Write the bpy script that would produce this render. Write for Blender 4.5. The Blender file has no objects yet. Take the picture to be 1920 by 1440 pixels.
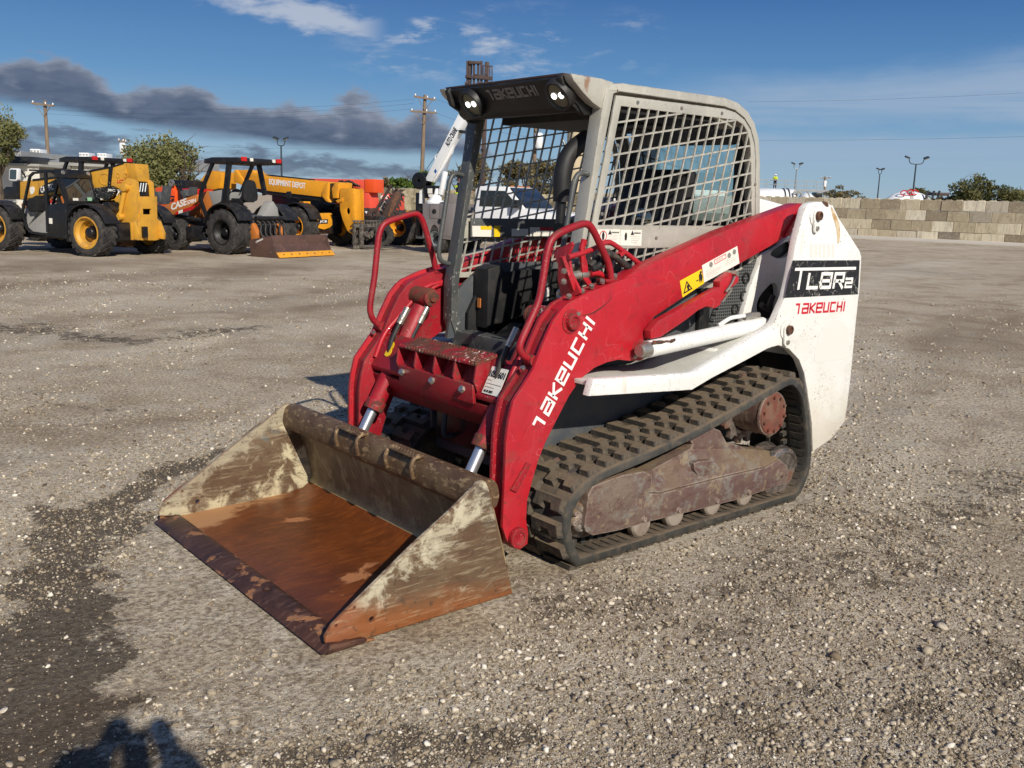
import bpy, bmesh, math, random
import numpy as np
from mathutils import Vector, Matrix, noise
from mathutils.geometry import tessellate_polygon
random.seed(7)
S=bpy.context.scene
COL=S.collection
R_=math.radians
# ------------------------------------------------------------------ camera
cam=bpy.data.cameras.new('camera'); CAM=bpy.data.objects.new('camera',cam); COL.objects.link(CAM)
cam.sensor_width=36; cam.lens=36*1751.2/1920; cam.clip_start=.05; cam.clip_end=3000
def cam_basis(yaw,pitch,roll):
    f=Vector((math.cos(yaw)*math.cos(pitch),math.sin(yaw)*math.cos(pitch),-math.sin(pitch)))
    r=Vector((math.sin(yaw),-math.cos(yaw),0)); d=f.cross(r)
    return math.cos(roll)*r+math.sin(roll)*d, -math.sin(roll)*r+math.cos(roll)*d, f
r_,d_,f_=cam_basis(R_(229.983),R_(11.11),R_(-1.632))
M=Matrix((r_,-d_,-f_)).transposed().to_4x4(); M.translation=Vector((3.584,3.594,1.599))
CAM.matrix_world=M; S.camera=CAM
# survey of the photograph: a point seen at (x, y) of an enlarged view, taken on a known plane of the machine
VIEW={'h':(0,0,1),'a1':(800,100,360/1728),'a2':(1080,100,.25),'a3':(640,360,420/1512),'a4':(960,380,360/1620),'a5':(1200,360,440/1584),'a6':(960,660,1/3),'a7':(640,600,420/1315),'a8':(280,720,700/1920)}
def _on(ax,v,z,p):
    o=VIEW[z]; px,py=o[0]+p[0]*o[2],o[1]+p[1]*o[2]
    d=r_*((px-960)/1751.187)+d_*((py-720)/1751.187)+f_; c=M.translation
    q=c+d*((v-c[ax])/d[ax]); return [round(q[i],3) for i in range(3) if i!=ax]
def YY(v,z,*pts): return [tuple(_on(1,v,z,p)) for p in pts]
def XX(v,z,*pts): return [tuple(_on(0,v,z,p)) for p in pts]
def Y1(v,z,p): return tuple(_on(1,v,z,p))
def X1(v,z,p): return tuple(_on(0,v,z,p))
def Z1(v,z,p): return tuple(_on(2,v,z,p))
# ------------------------------------------------------------------ sun and sky
SUN_AZ=74.4; SUN_EL=31.5
sd=bpy.data.lights.new('sun','SUN'); sd.energy=4.9; sd.angle=R_(.53); sd.color=(1,.925,.82)
so=bpy.data.objects.new('sun',sd); COL.objects.link(so)
so.rotation_euler=(R_(90-SUN_EL),0,R_(SUN_AZ+90))
S.view_settings.view_transform='Standard'; S.view_settings.look='None'
S.view_settings.exposure=0.0; S.view_settings.gamma=1; S.view_settings.use_curve_mapping=False
def lin(r,g,b):
    return tuple((c/255/12.92 if c/255<=.04045 else ((c/255+.055)/1.055)**2.4) for c in (r,g,b))+(1,)
class NT:
    """small helper round a node tree"""
    def __init__(s,tree): s.t=tree; s.t.nodes.clear()
    def n(s,typ,ins=None,**kw):
        x=s.t.nodes.new(typ)
        for k,v in kw.items(): setattr(x,k,v)
        for k,v in (ins or {}).items(): s.set(x.inputs[k],v)
        return x
    def set(s,sock,v):
        if isinstance(v,bpy.types.NodeSocket): s.t.links.new(v,sock)
        else: sock.default_value=v
    def m(s,op,a,b=0.,c=0.,clamp=False):
        x=s.n('ShaderNodeMath',operation=op,use_clamp=clamp)
        for i,v in enumerate((a,b,c)): s.set(x.inputs[i],v)
        return x.outputs[0]
    def vm(s,op,a,b=(0,0,0)):
        x=s.n('ShaderNodeVectorMath',operation=op); s.set(x.inputs[0],a); s.set(x.inputs[1],b)
        return x.outputs['Value'] if op in('LENGTH','DOT_PRODUCT','DISTANCE') else x.outputs[0]
    def mix(s,f,a,b,bt='MIX'):
        x=s.n('ShaderNodeMix',data_type='RGBA',blend_type=bt); s.set(x.inputs[0],f); s.set(x.inputs[6],a); s.set(x.inputs[7],b)
        return x.outputs[2]
    def ss(s,v,lo,hi,a=0.,b=1.):
        x=s.n('ShaderNodeMapRange',interpolation_type='SMOOTHSTEP')
        for i,q in enumerate((v,lo,hi,a,b)): s.set(x.inputs[i],q)
        return x.outputs[0]
    def noise(s,vec,scale,detail=4,rough=.55,dist=0.,out=0):
        return s.n('ShaderNodeTexNoise',{'Vector':vec,'Scale':scale,'Detail':detail,'Roughness':rough,'Distortion':dist}).outputs[out]
    def vor(s,vec,scale,feature='F1',out=0,rand=1.):
        return s.n('ShaderNodeTexVoronoi',{'Vector':vec,'Scale':scale,'Randomness':rand},feature=feature).outputs[out]
    def mapping(s,vec,loc=(0,0,0),rot=(0,0,0),sc=(1,1,1)):
        return s.n('ShaderNodeMapping',{0:vec,1:loc,2:rot,3:sc}).outputs[0]
    def ramp(s,f,stops,interp='LINEAR'):
        x=s.n('ShaderNodeValToRGB'); s.set(x.inputs[0],f); e=x.color_ramp; e.interpolation=interp
        while len(e.elements)<len(stops): e.elements.new(.5)
        for el,(p,c) in zip(e.elements,stops): el.position=p; el.color=c
        return x.outputs[0]
    def curve(s,f,pts):
        x=s.n('ShaderNodeFloatCurve'); s.set(x.inputs[1],f); c=x.mapping.curves[0]
        while len(c.points)<len(pts): c.points.new(.5,.5)
        for p,(a,b) in zip(c.points,pts): p.location=(a,b); p.handle_type='AUTO'
        x.mapping.update(); return x.outputs[0]
W=bpy.data.worlds.new('World'); S.world=W; W.use_nodes=True
def world():
    k=NT(W.node_tree)
    co=k.n('ShaderNodeTexCoord').outputs['Generated']
    sep=k.n('ShaderNodeSeparateXYZ',{0:co}).outputs
    el=k.m('MULTIPLY',k.m('ARCSINE',sep[2]),57.2958)             # elevation, degrees
    # azimuth measured from the view's heading, + to the right, degrees
    h=R_(229.983); fx,fy=math.cos(h),math.sin(h)
    a=k.vm('DOT_PRODUCT',co,(fx,fy,0)); b=k.vm('DOT_PRODUCT',co,(fy,-fx,0))
    az=k.m('MULTIPLY',k.m('ARCTAN2',b,a),57.2958)
    sky=k.n('ShaderNodeTexSky',sky_type='NISHITA',sun_disc=False,sun_elevation=R_(SUN_EL),sun_rotation=R_(90-SUN_AZ),altitude=10,air_density=1.,dust_density=.3,ozone_density=3.).outputs[0]
    grad=k.ramp(k.m('DIVIDE',k.m('MAXIMUM',el,0.),90.),[(0,lin(152,180,200)),(.03,lin(128,166,198)),(.075,lin(80,134,186)),(.13,lin(45,97,162)),(.4,lin(30,74,138)),(1,lin(22,58,116))])
    base=k.mix(.86,sky,k.vm('MULTIPLY',grad,(10.,10.,10.)))
    # clouds as directions on the sky: flattened noise space
    p=k.n('ShaderNodeCombineXYZ',{0:k.m('MULTIPLY',az,.09),1:k.m('MULTIPLY',el,.28),2:0.}).outputs[0]
    n1=k.noise(p,1.5,9,.6,.25); n2=k.noise(k.mapping(p,(7,3,1)),4.,7,.6,.2); n3=k.noise(k.mapping(p,(2,9,4),(0,0,.18),(.5,2.6,1)),1.9,8,.62,.6)
    x01=k.m('DIVIDE',k.m('ADD',az,40.),80.,clamp=True)
    # dark bank low on the left
    pl=k.n('ShaderNodeCombineXYZ',{0:k.m('MULTIPLY',az,.09),1:k.m('MULTIPLY',el,.07),2:0.}).outputs[0]
    wob=k.m('MULTIPLY',k.m('SUBTRACT',n1,.5),2.6); wob2=k.m('MULTIPLY',k.m('SUBTRACT',n2,.5),2.6)
    top=k.m('ADD',k.m('MULTIPLY',k.curve(x01,[(0,.565),(.141,.56),(.19,.565),(.225,.53),(.278,.485),(.355,.475),(.395,.465),(.426,.42),(.46,.34),(.51,.2),(.58,.06),(1,.0)]),12.4),k.m('ADD',k.m('ADD',wob,k.m('MULTIPLY',wob2,.6)),k.m('ADD',k.m('MULTIPLY',k.m('SUBTRACT',.34,k.vor(k.vm('ADD',pl,k.vm('MULTIPLY',k.noise(p,5.,4,.6,0.,1),(.10,.10,.10))),3.2)),1.9),k.m('MULTIPLY',k.m('SUBTRACT',.3,k.vor(k.vm('ADD',pl,k.vm('MULTIPLY',k.noise(p,9.,3,.6,0.,1),(.05,.05,.05))),9.)),.8))))
    bot=k.m('ADD',k.m('MULTIPLY',k.curve(x01,[(0,.36),(.141,.36),(.175,.345),(.22,.285),(.27,.26),(.30,.24),(.355,.215),(.42,.21),(.5,.2),(1,.2)]),12.),k.m('MULTIPLY',wob,.35))
    bank=k.m('MULTIPLY',k.ss(k.m('SUBTRACT',top,el),-.05,.6),k.ss(k.m('SUBTRACT',el,bot),-.25,.55))
    # second, ragged layer below it
    low=k.m('MULTIPLY',k.m('MULTIPLY',k.ss(k.m('SUBTRACT',k.m('ADD',k.m('MULTIPLY',k.curve(x01,[(0,.3),(.15,.29),(.25,.26),(.4,.17),(.52,.15),(.6,.1),(1,.0)]),12.),wob2),el),0,.5),k.ss(k.m('ADD',el,wob2),.9,1.6)),k.ss(n1,.40,.56))
    low=k.m('MULTIPLY',low,k.ss(x01,.7,.5))
    bank=k.m('MAXIMUM',bank,k.m('MULTIPLY',low,.85))
    rim=k.ss(k.m('ADD',k.m('SUBTRACT',top,el),k.m('MULTIPLY',wob2,.7)),1.5,.1)
    bankc=k.mix(rim,k.mix(k.ss(n2,.35,.65),lin(76,90,114),lin(98,109,131)),lin(142,149,165))
    # bright streak at the top left, thin veils on the right
    st=k.m('ABSOLUTE',k.m('SUBTRACT',el,k.m('ADD',k.m('MULTIPLY',az,-.148),8.1)))
    streak=k.m('MULTIPLY',k.ss(k.m('ADD',st,k.m('MULTIPLY',k.m('SUBTRACT',n2,.5),2.6)),1.0,.15),k.m('MULTIPLY',k.ss(az,-22.,-15.),k.ss(az,-7.5,-10.)))
    small=k.m('MULTIPLY',k.m('MULTIPLY',k.ss(n1,.46,.62),k.ss(n2,.42,.60)),k.m('MULTIPLY',k.m('MULTIPLY',k.ss(el,6.,8.),k.ss(el,11.5,9.5)),k.m('MULTIPLY',k.ss(az,-12.,-6.),k.ss(az,9.,4.))))
    t1=k.m('ADD',k.m('ADD',7.4,k.m('MULTIPLY',k.m('SUBTRACT',az,11.),.09)),k.m('MULTIPLY',k.m('SUBTRACT',n1,.5),2.4)); soft=k.ss(n3,.25,.62,.45,1.)
    v1=k.m('MULTIPLY',k.m('MULTIPLY',k.ss(k.m('SUBTRACT',t1,el),-.3,2.2),k.ss(k.m('ADD',el,k.m('MULTIPLY',wob2,.5)),4.3,5.4)),k.ss(az,2.,14.))
    v2=k.m('MULTIPLY',k.m('MULTIPLY',k.ss(k.m('ADD',el,k.m('MULTIPLY',wob2,.4)),4.5,3.7),k.ss(el,1.4,3.)),k.m('MULTIPLY',k.ss(az,6.,16.),.75))
    veil=k.m('MULTIPLY',k.m('MAXIMUM',v1,v2),soft)
    base2=k.mix(k.m('MULTIPLY',veil,.8),base,k.vm('MULTIPLY',lin(158,178,202)[:3],(10.,10.,10.)))
    base3=k.mix(k.m('MULTIPLY',k.m('MAXIMUM',streak,small),.78),base2,k.vm('MULTIPLY',lin(188,196,210)[:3],(10.,10.,10.)))
    fin=k.mix(k.m('MULTIPLY',bank,.95),base3,k.vm('MULTIPLY',bankc,(10.,10.,10.)))
    cir=k.m('MULTIPLY',k.ss(k.noise(k.mapping(p,(5,2,8),(0,0,.2),(.7,1.6,1)),1.3,8,.6,.6),.40,.66),k.ss(el,12.5,22.))  # unseen high cloud added to make the sky's fill light more neutral
    fin=k.mix(k.m('MULTIPLY',cir,.3),fin,k.vm('MULTIPLY',lin(176,186,200)[:3],(10.,10.,10.)))
    bg=k.n('ShaderNodeBackground',{0:fin,1:.1})
    k.t.links.new(bg.outputs[0],k.n('ShaderNodeOutputWorld').inputs[0])
world()
# ------------------------------------------------------------------ scene tree helpers
def tag(o,label=None,cat=None,group=None,kind=None):
    if label: o['label']=label
    if cat: o['category']=cat
    if group: o['group']=group
    if kind: o['kind']=kind
    return o
def thing(name,label,cat,loc=(0,0,0),rz=0,group=None):
    o=bpy.data.objects.new(name,None); COL.objects.link(o); o.empty_display_size=.2
    o.location=loc; o.rotation_euler=(0,0,rz); return tag(o,label,cat,group)
def kids(o): return [c for c in bpy.data.objects if c.parent is o]
def dup(o,parent=None):
    c=o.copy(); COL.objects.link(c); c.parent=parent
    for ch in kids(o): dup(ch,c)
    return c
def inset(poly,d):
    n=len(poly); A=sum(poly[i][0]*poly[(i+1)%n][1]-poly[(i+1)%n][0]*poly[i][1] for i in range(n)); sg=1 if A>0 else -1
    out=[]
    for i in range(n):
        p,q,r=Vector(poly[i-1]),Vector(poly[i]),Vector(poly[(i+1)%n])
        a=(q-p).normalized(); b=(r-q).normalized(); na=Vector((-a.y,a.x))*sg; nb=Vector((-b.y,b.x))*sg
        m=(na+nb); m=m/max(m.length_squared/2,.35) if m.length>1e-6 else na
        out.append(tuple(q+m*d))
    return out
def rnd(path,r,n=4,closed=False):
    """round the corners of a 3D path"""
    P=[Vector(p) for p in path]; out=[]
    N=len(P)
    for i in range(N):
        if not closed and i in(0,N-1): out.append(P[i]); continue
        p,q,s=P[i-1],P[i],P[(i+1)%N]; a,b=p-q,s-q
        ra=min(r,a.length*.48); rb=min(r,b.length*.48)
        A=q+a.normalized()*ra; B=q+b.normalized()*rb
        for j in range(n+1):
            t=j/n; out.append(A*(1-t)**2+q*2*t*(1-t)+B*t*t)
    return out
class MB:
    def __init__(s): s.v=[]; s.f=[]
    def add(s,v,f):
        o=len(s.v); s.v+=[tuple(q) for q in v]; s.f+=[tuple(i+o for i in q) for q in f]; return s
    def box(s,x0,x1,y0,y1,z0,z1):
        v=[(x,y,z) for x in(x0,x1) for y in(y0,y1) for z in(z0,z1)]
        return s.add(v,[(0,1,3,2),(4,6,7,5),(0,4,5,1),(2,3,7,6),(0,2,6,4),(1,5,7,3)])
    def obox(s,c,sz,rot=None):
        v=[Vector((x*sz[0]/2,y*sz[1]/2,z*sz[2]/2)) for x in(-1,1) for y in(-1,1) for z in(-1,1)]
        if rot is not None: v=[rot@q for q in v]
        c=Vector(c); return s.add([q+c for q in v],[(0,1,3,2),(4,6,7,5),(0,4,5,1),(2,3,7,6),(0,2,6,4),(1,5,7,3)])
    def beam(s,p0,p1,w,h,up=(0,0,1)):
        p0,p1=Vector(p0),Vector(p1); z=(p1-p0).normalized(); u=Vector(up)
        if abs(z.dot(u))>.98: u=Vector((1,0,0))
        x=z.cross(u).normalized(); y=x.cross(z)
        v=[p+x*a*w/2+y*b*h/2 for p in(p0,p1) for a,b in((-1,-1),(1,-1),(1,1),(-1,1))]
        return s.add(v,[(0,1,2,3),(7,6,5,4),(0,4,5,1),(1,5,6,2),(2,6,7,3),(3,7,4,0)])
    def loft(s,rings,cap=True,closed=False):
        n=len(rings[0]); v=[q for r in rings for q in r]; f=[]
        K=len(rings)
        for i in range(K if closed else K-1):
            j=(i+1)%K
            for a in range(n):
                b=(a+1)%n; f.append((i*n+a,i*n+b,j*n+b,j*n+a))
        if cap and not closed: f+= [tuple(range(n))[::-1],tuple((K-1)*n+a for a in range(n))]
        return s.add(v,f)
    def prism(s,pts,a,b,ax='y'):
        g={'y':lambda p,c:(p[0],c,p[1]),'x':lambda p,c:(c,p[0],p[1]),'z':lambda p,c:(p[0],p[1],c)}[ax]
        return s.loft([[g(p,a) for p in pts],[g(p,b) for p in pts]])
    def plate(s,outer,holes,a,b,ax='y'):
        g={'y':lambda p,c:(p[0],c,p[1]),'x':lambda p,c:(c,p[0],p[1]),'z':lambda p,c:(p[0],p[1],c)}[ax]
        loops=[outer]+holes; flat=[p for l in loops for p in l]
        tri=tessellate_polygon([[Vector((p[0],p[1],0)) for p in l] for l in loops]); n=len(flat)
        v=[g(p,a) for p in flat]+[g(p,b) for p in flat]
        f=[tuple(t) for t in tri]+[tuple(i+n for i in t[::-1]) for t in tri]; o=0
        for l in loops:
            k=len(l)
            for i in range(k): j=(i+1)%k; f.append((o+i,o+j,o+j+n,o+i+n))
            o+=k
        return s.add(v,f)
    def tube(s,path,r,n=8,cap=True,closed=False):
        P=[Vector(p) for p in path]; K=len(P); rs=r if isinstance(r,(list,tuple)) else [r]*K
        rings=[]; u=None
        for i in range(K):
            if closed: t=(P[(i+1)%K]-P[i-1])
            else: t=P[min(i+1,K-1)]-P[max(i-1,0)]
            t.normalize()
            if u is None:
                u=t.orthogonal().normalized()
            else:
                u=(u-t*u.dot(t)).normalized()
            w=t.cross(u)
            rings.append([P[i]+(u*math.cos(2*math.pi*k/n)+w*math.sin(2*math.pi*k/n))*rs[i] for k in range(n)])
        return s.loft(rings,cap,closed)
    def cyl(s,p0,p1,r0,r1=None,n=16): return s.tube([p0,p1],[r0,r0 if r1 is None else r1],n)
    def lathe(s,prof,o=(0,0,0),ax=(0,0,1),n=24,closed=True):
        """prof: (radius, height) list; closed makes a ring section"""
        z=Vector(ax).normalized(); x=z.orthogonal().normalized(); y=z.cross(x); o=Vector(o)
        rings=[[o+z*h+(x*math.cos(2*math.pi*k/n)+y*math.sin(2*math.pi*k/n))*max(r,1e-4) for k in range(n)] for r,h in prof]
        return s.loft(rings,cap=not closed,closed=closed)
    def ball(s,c,r,n=8,sc=(1,1,1)):
        c=Vector(c); rings=[]
        for i in range(1,n):
            th=math.pi*i/n
            rings.append([c+Vector((math.sin(th)*math.cos(2*math.pi*k/(2*n))*r*sc[0],math.sin(th)*math.sin(2*math.pi*k/(2*n))*r*sc[1],math.cos(th)*r*sc[2])) for k in range(2*n)])
        return s.loft(rings)
    def mesh(s,name,bev=0,seg=2,ang=32,sm=None):
        me=bpy.data.meshes.new(name); me.from_pydata(s.v,[],s.f)
        bm=bmesh.new(); bm.from_mesh(me); bmesh.ops.recalc_face_normals(bm,faces=bm.faces)
        if bev:
            bmesh.ops.remove_doubles(bm,verts=bm.verts,dist=1e-5)
            es=[e for e in bm.edges if len(e.link_faces)==2 and e.calc_face_angle(0)>R_(ang)]
            bmesh.ops.bevel(bm,geom=es,offset=bev,segments=seg,affect='EDGES',clamp_overlap=True,profile=.6)
        for f in bm.faces: f.smooth=True
        bm.to_mesh(me); bm.free()
        me.set_sharp_from_angle(angle=R_(sm or (21 if bev else 52))); return me
    def build(s,name,mat,parent=None,bev=0,seg=2,ang=32,loc=None):
        o=bpy.data.objects.new(name,s.mesh(name,bev,seg,ang)); COL.objects.link(o); o.data.materials.append(mat)
        if parent: o.parent=parent
        if loc: o.location=loc
        return o
def text_mesh(txt,size=1.,bold=0.,depth=.001,shear=0.,space=1.):
    cu=bpy.data.curves.new('lettering','FONT'); cu.body=txt; cu.size=size; cu.offset=bold; cu.extrude=depth; cu.shear=shear; cu.space_character=space; cu.resolution_u=3
    o=bpy.data.objects.new('lettering',cu); COL.objects.link(o)
    dg=bpy.context.evaluated_depsgraph_get(); me=bpy.data.meshes.new_from_object(o.evaluated_get(dg))
    bpy.data.objects.remove(o); return me
def text(name,txt,mat,o,u,v,h,parent=None,length=None,bold=0.,shear=0.,depth=.0012):
    """lettering with its lower left corner at o, running along u, upright along v, cap height h"""
    me=text_mesh(txt,1.,bold,1.,shear)
    xs=[p.co.x for p in me.vertices]; ys=[p.co.y for p in me.vertices]; x0,x1,y0,y1=min(xs),max(xs),min(ys),max(ys)
    u=Vector(u).normalized(); v=Vector(v).normalized(); w=u.cross(v); o=Vector(o); sy=h/(y1-y0); sx=length/(x1-x0) if length else sy
    for p in me.vertices: c=p.co.copy(); p.co=o+u*(c.x-x0)*sx+v*(c.y-y0)*sy+w*c.z*depth
    ob=bpy.data.objects.new(name,me); COL.objects.link(ob); me.materials.clear(); me.materials.append(mat)
    if parent: ob.parent=parent
    return ob
def strokes(name,glyphs,mat,o,u,v,h,parent=None,length=None,wt=.18,slant=0.,depth=.0015):
    """logo lettering from polyline strokes (unit cells), mitred flat bars"""
    m=MB(); u=Vector(u).normalized(); v=Vector(v).normalized(); w=u.cross(v); o=Vector(o)
    tot=glyphs[-1][0]+glyphs[-1][1]; sx=(length or tot*h)/tot
    def place(p): return o+u*((p[0])*sx+p[1]*slant*h)+v*p[1]*h
    for gx,gw,lines in glyphs:
        for ln in lines:
            pts=[Vector((gx+a*gw,b)) for a,b in ln]; t=wt/2; L=[];Rr=[]
            asp=h/sx
            for i,p in enumerate(pts):
                dirs=[]
                if i>0: dirs.append((p-pts[i-1]))
                if i<len(pts)-1: dirs.append((pts[i+1]-p))
                dirs=[Vector((q.x*sx/h,q.y)).normalized() for q in dirs]
                nn=[Vector((-q.y,q.x)) for q in dirs]; b=sum(nn,Vector((0,0)))
                b=b/max(b.length_squared,.6)*(len(nn)) if len(nn)>1 else nn[0]
                off=Vector((b.x*t*asp,b.y*t)); L.append(p+off); Rr.append(p-off)
            for i in range(len(pts)-1):
                q=[place(c) for c in(L[i],L[i+1],Rr[i+1],Rr[i])]
                m.add([c+w*depth for c in q]+[c-w*.0005 for c in q],[(0,1,2,3),(7,6,5,4),(0,4,5,1),(1,5,6,2),(2,6,7,3),(3,7,4,0)])
    return m.build(name,mat,parent)
# techno logotype: cells (x, width, strokes in 0..1)
LOGO=[(0,.75,[[(0,.92),(.62,.92),(.62,0)]]),
 (1.,.75,[[(0,.92),(1,.92),(1,.08),(0,.08),(0,.5),(1,.5)]]),
 (2.,.75,[[(.08,0),(.08,1)],[(1,.96),(.2,.5),(1,.04)]]),
 (3.,.75,[[(1,.08),(0,.08),(0,.92),(1,.92),(1,.5),(0,.5)]]),
 (4.,.75,[[(.08,1),(.08,.08),(.95,.08),(.95,1)]]),
 (5.,.75,[[(1,.92),(.08,.92),(.08,.08),(1,.08)]]),
 (6.,.75,[[(.08,0),(.08,1)],[(.95,0),(.95,1)],[(.08,.5),(.95,.5)]]),
 (7.,.2,[[(.5,0),(.5,1)]])]

# ------------------------------------------------------------------ materials
def surf(name,base,rough=.5,metal=0.,layers=(),bump=(),coat=0.,rvar=.12,spec=.5):
    """layers: dicts k=noise/scratch/edge/streak/dust, c colour, s scale, lo, hi, st stretch, a amount, r roughness"""
    m=bpy.data.materials.new(name); m.use_nodes=True; k=NT(m.node_tree)
    tc=k.n('ShaderNodeTexCoord').outputs['Object']
    col=base; ro=k.m('ADD',rough-rvar/2,k.m('MULTIPLY',k.noise(tc,9,4),rvar)); me=metal; hb=None
    for i,l in enumerate(layers):
        v=k.mapping(tc,(i*3.7+1.3,i*5.1,i*2.3),l.get('rot',(0,0,0)),l.get('st',(1,1,1)))
        t=l.get('k','noise')
        if t=='noise': f=k.ss(k.noise(v,l['s'],l.get('d',7),l.get('ro',.62),l.get('dist',.4)),l['lo'],l['hi'])
        elif t=='scratch':
            w=k.vm('ADD',v,k.vm('SCALE' if False else 'MULTIPLY',k.noise(v,l['s']*.7,2,out=1),(l.get('warp',.25),)*3))
            e=k.vor(w,l['s'],'DISTANCE_TO_EDGE'); f=k.m('MULTIPLY',k.ss(e,l.get('w',.02),0.),k.ss(k.noise(k.mapping(v,(9,1,4)),l['s']*.8,3),l['lo'],l['hi']))
        elif t=='edge':
            bv=k.n('ShaderNodeBevel',{0:l.get('w',.008)},samples=4).outputs[0]; g=k.n('ShaderNodeNewGeometry').outputs['Normal']
            d=k.m('SUBTRACT',1.,k.vm('DOT_PRODUCT',bv,g)); f=k.m('MULTIPLY',k.ss(d,.02,.12),k.ss(k.noise(v,l.get('s',30),5,.65),l.get('lo',.42),l.get('hi',.58)))
        elif t=='up':
            g=k.n('ShaderNodeNewGeometry').outputs['Normal']; f=k.m('MULTIPLY',k.ss(k.n('ShaderNodeSeparateXYZ',{0:g}).outputs[2],.3,.8),k.ss(k.noise(v,l['s'],7,.65),l['lo'],l['hi']))
        elif t=='z':
            z=k.n('ShaderNodeSeparateXYZ',{0:tc}).outputs[l.get('axis',2)]
            f=k.ss(k.m('ADD',z,k.m('MULTIPLY',k.m('SUBTRACT',k.noise(v,l['s'],6,.65),.5),l.get('n',.3))),l['lo'],l['hi'])
        elif t=='lin':
            g=k.vm('DOT_PRODUCT',tc,l['n3']); f=k.ss(k.m('ADD',g,k.m('MULTIPLY',k.m('SUBTRACT',k.noise(v,l['s'],9,.68,.5),.5),l['n'])),l['lo'],l['hi'])
        if 'also' in l:
            a=l['also']; f=k.m('MULTIPLY',f,k.ss(k.noise(k.mapping(tc,(i*2.1,4.4,i*1.9)),a[0],3),a[1],a[2]))
        f=k.m('MULTIPLY',f,l.get('a',1.))
        if 'c' in l: col=k.mix(f,col,l['c'])
        if 'r' in l: ro=k.m('ADD',k.m('MULTIPLY',ro,k.m('SUBTRACT',1.,f)),k.m('MULTIPLY',f,l['r']))
        if 'm' in l:
            me=k.m('ADD',k.m('MULTIPLY',me,k.m('SUBTRACT',1.,f)),k.m('MULTIPLY',f,l['m']))
        if 'h' in l:
            q=k.m('MULTIPLY',f,l['h']); hb=q if hb is None else k.m('ADD',hb,q)
    b=k.n('ShaderNodeBsdfPrincipled'); k.set(b.inputs['Base Color'],col); k.set(b.inputs['Roughness'],ro); k.set(b.inputs['Metallic'],me)
    b.inputs['Coat Weight'].default_value=coat; b.inputs['Specular IOR Level'].default_value=spec
    for (sc,st) in bump:
        q=k.m('MULTIPLY',k.noise(tc,sc,5,.6),st); hb=q if hb is None else k.m('ADD',hb,q)
    if hb is not None:
        bu=k.n('ShaderNodeBump',{'Height':hb,'Strength':1.,'Distance':1.}); k.t.links.new(bu.outputs[0],b.inputs['Normal'])
    k.t.links.new(b.outputs[0],k.n('ShaderNodeOutputMaterial').inputs[0]); return m
def flat(name,c,rough=.5,metal=0.,**kw): return surf(name,c,rough,metal,**kw)
def emit(name,c,st):
    m=bpy.data.materials.new(name); m.use_nodes=True; k=NT(m.node_tree)
    e=k.n('ShaderNodeEmission',{0:c,1:st}); k.t.links.new(e.outputs[0],k.n('ShaderNodeOutputMaterial').inputs[0]); return m
def glass(name,c,rough=.03,alpha=.5):
    m=bpy.data.materials.new(name); m.use_nodes=True; k=NT(m.node_tree)
    t=k.n('ShaderNodeBsdfTransparent',{0:c}); g=k.n('ShaderNodeBsdfGlossy',{0:(1,1,1,1),1:rough}); f=k.n('ShaderNodeFresnel',{0:1.5}).outputs[0]
    mx=k.n('ShaderNodeMixShader',{0:k.m('ADD',k.m('MULTIPLY',f,1.),alpha*.08)}); k.t.links.new(t.outputs[0],mx.inputs[1]); k.t.links.new(g.outputs[0],mx.inputs[2])
    k.t.links.new(mx.outputs[0],k.n('ShaderNodeOutputMaterial').inputs[0]); return m
RUST=lin(92,54,34); MUD=lin(122,104,84); DARK=lin(30,28,27)
dust=lambda a=.5,lo=.45,hi=.7,s=5,c=MUD: dict(s=s,lo=lo,hi=hi,a=a,c=c,r=.9)
chips=lambda c,s=60,lo=.62,hi=.66,a=1.,also=(4,.45,.6): dict(s=s,lo=lo,hi=hi,c=c,a=a,r=.7,d=3,ro=.5,also=also)
m_red=surf('red_paint',lin(180,23,36),.46,0,[dict(s=2.2,lo=.35,hi=.7,c=lin(152,19,34),a=.8),dict(s=1.3,lo=.5,hi=.75,c=lin(176,44,56),a=.5,r=.6),dict(s=22,lo=.52,hi=.7,c=lin(120,26,32),a=.45),dict(s=5,lo=.6,hi=.72,st=(.4,1,1.6),rot=(0,.4,0),c=lin(120,60,52),a=.5,r=.8),dict(k='scratch',s=4,w=.006,lo=.48,hi=.54,c=lin(206,110,110),a=.5,warp=.8),dict(k='scratch',s=7,w=.012,lo=.5,hi=.56,c=lin(200,84,92),a=.35),dict(k='scratch',s=15,w=.02,lo=.53,hi=.58,c=lin(196,100,104),a=.3,st=(1,1,.4)),dust(.25,.5,.75,6,lin(140,70,66)),chips(lin(190,120,120),150,.69,.72,.6),chips(RUST,60,.67,.70),dict(k='edge',c=lin(130,70,60),s=34,lo=.45,hi=.6,r=.8)],[(240,.0004)],coat=.15)
m_redworn=surf('worn_red_paint',lin(160,19,35),.5,0,[dict(s=3,lo=.35,hi=.7,c=lin(122,16,28),a=.8),dict(k='up',s=14,lo=.46,hi=.6,c=lin(96,58,44),a=.9,r=.9),dust(.4,.5,.7,9,lin(120,70,60)),chips(lin(206,150,146),140,.64,.69,.7,(6,.45,.62)),chips(RUST,46,.60,.66,1,(5,.45,.6)),dict(k='edge',c=lin(110,70,56),s=30,lo=.4,hi=.55,r=.85)],[(150,.0006)])
m_redrust=surf('rusty_red_paint',lin(150,22,34),.6,0,[dict(s=9,lo=.42,hi=.56,c=lin(104,60,42),r=.9),dict(s=26,lo=.5,hi=.6,c=lin(70,50,40),a=.8,r=.95),chips(lin(220,190,180),60,.6,.64)],[(120,.002)])
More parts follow.
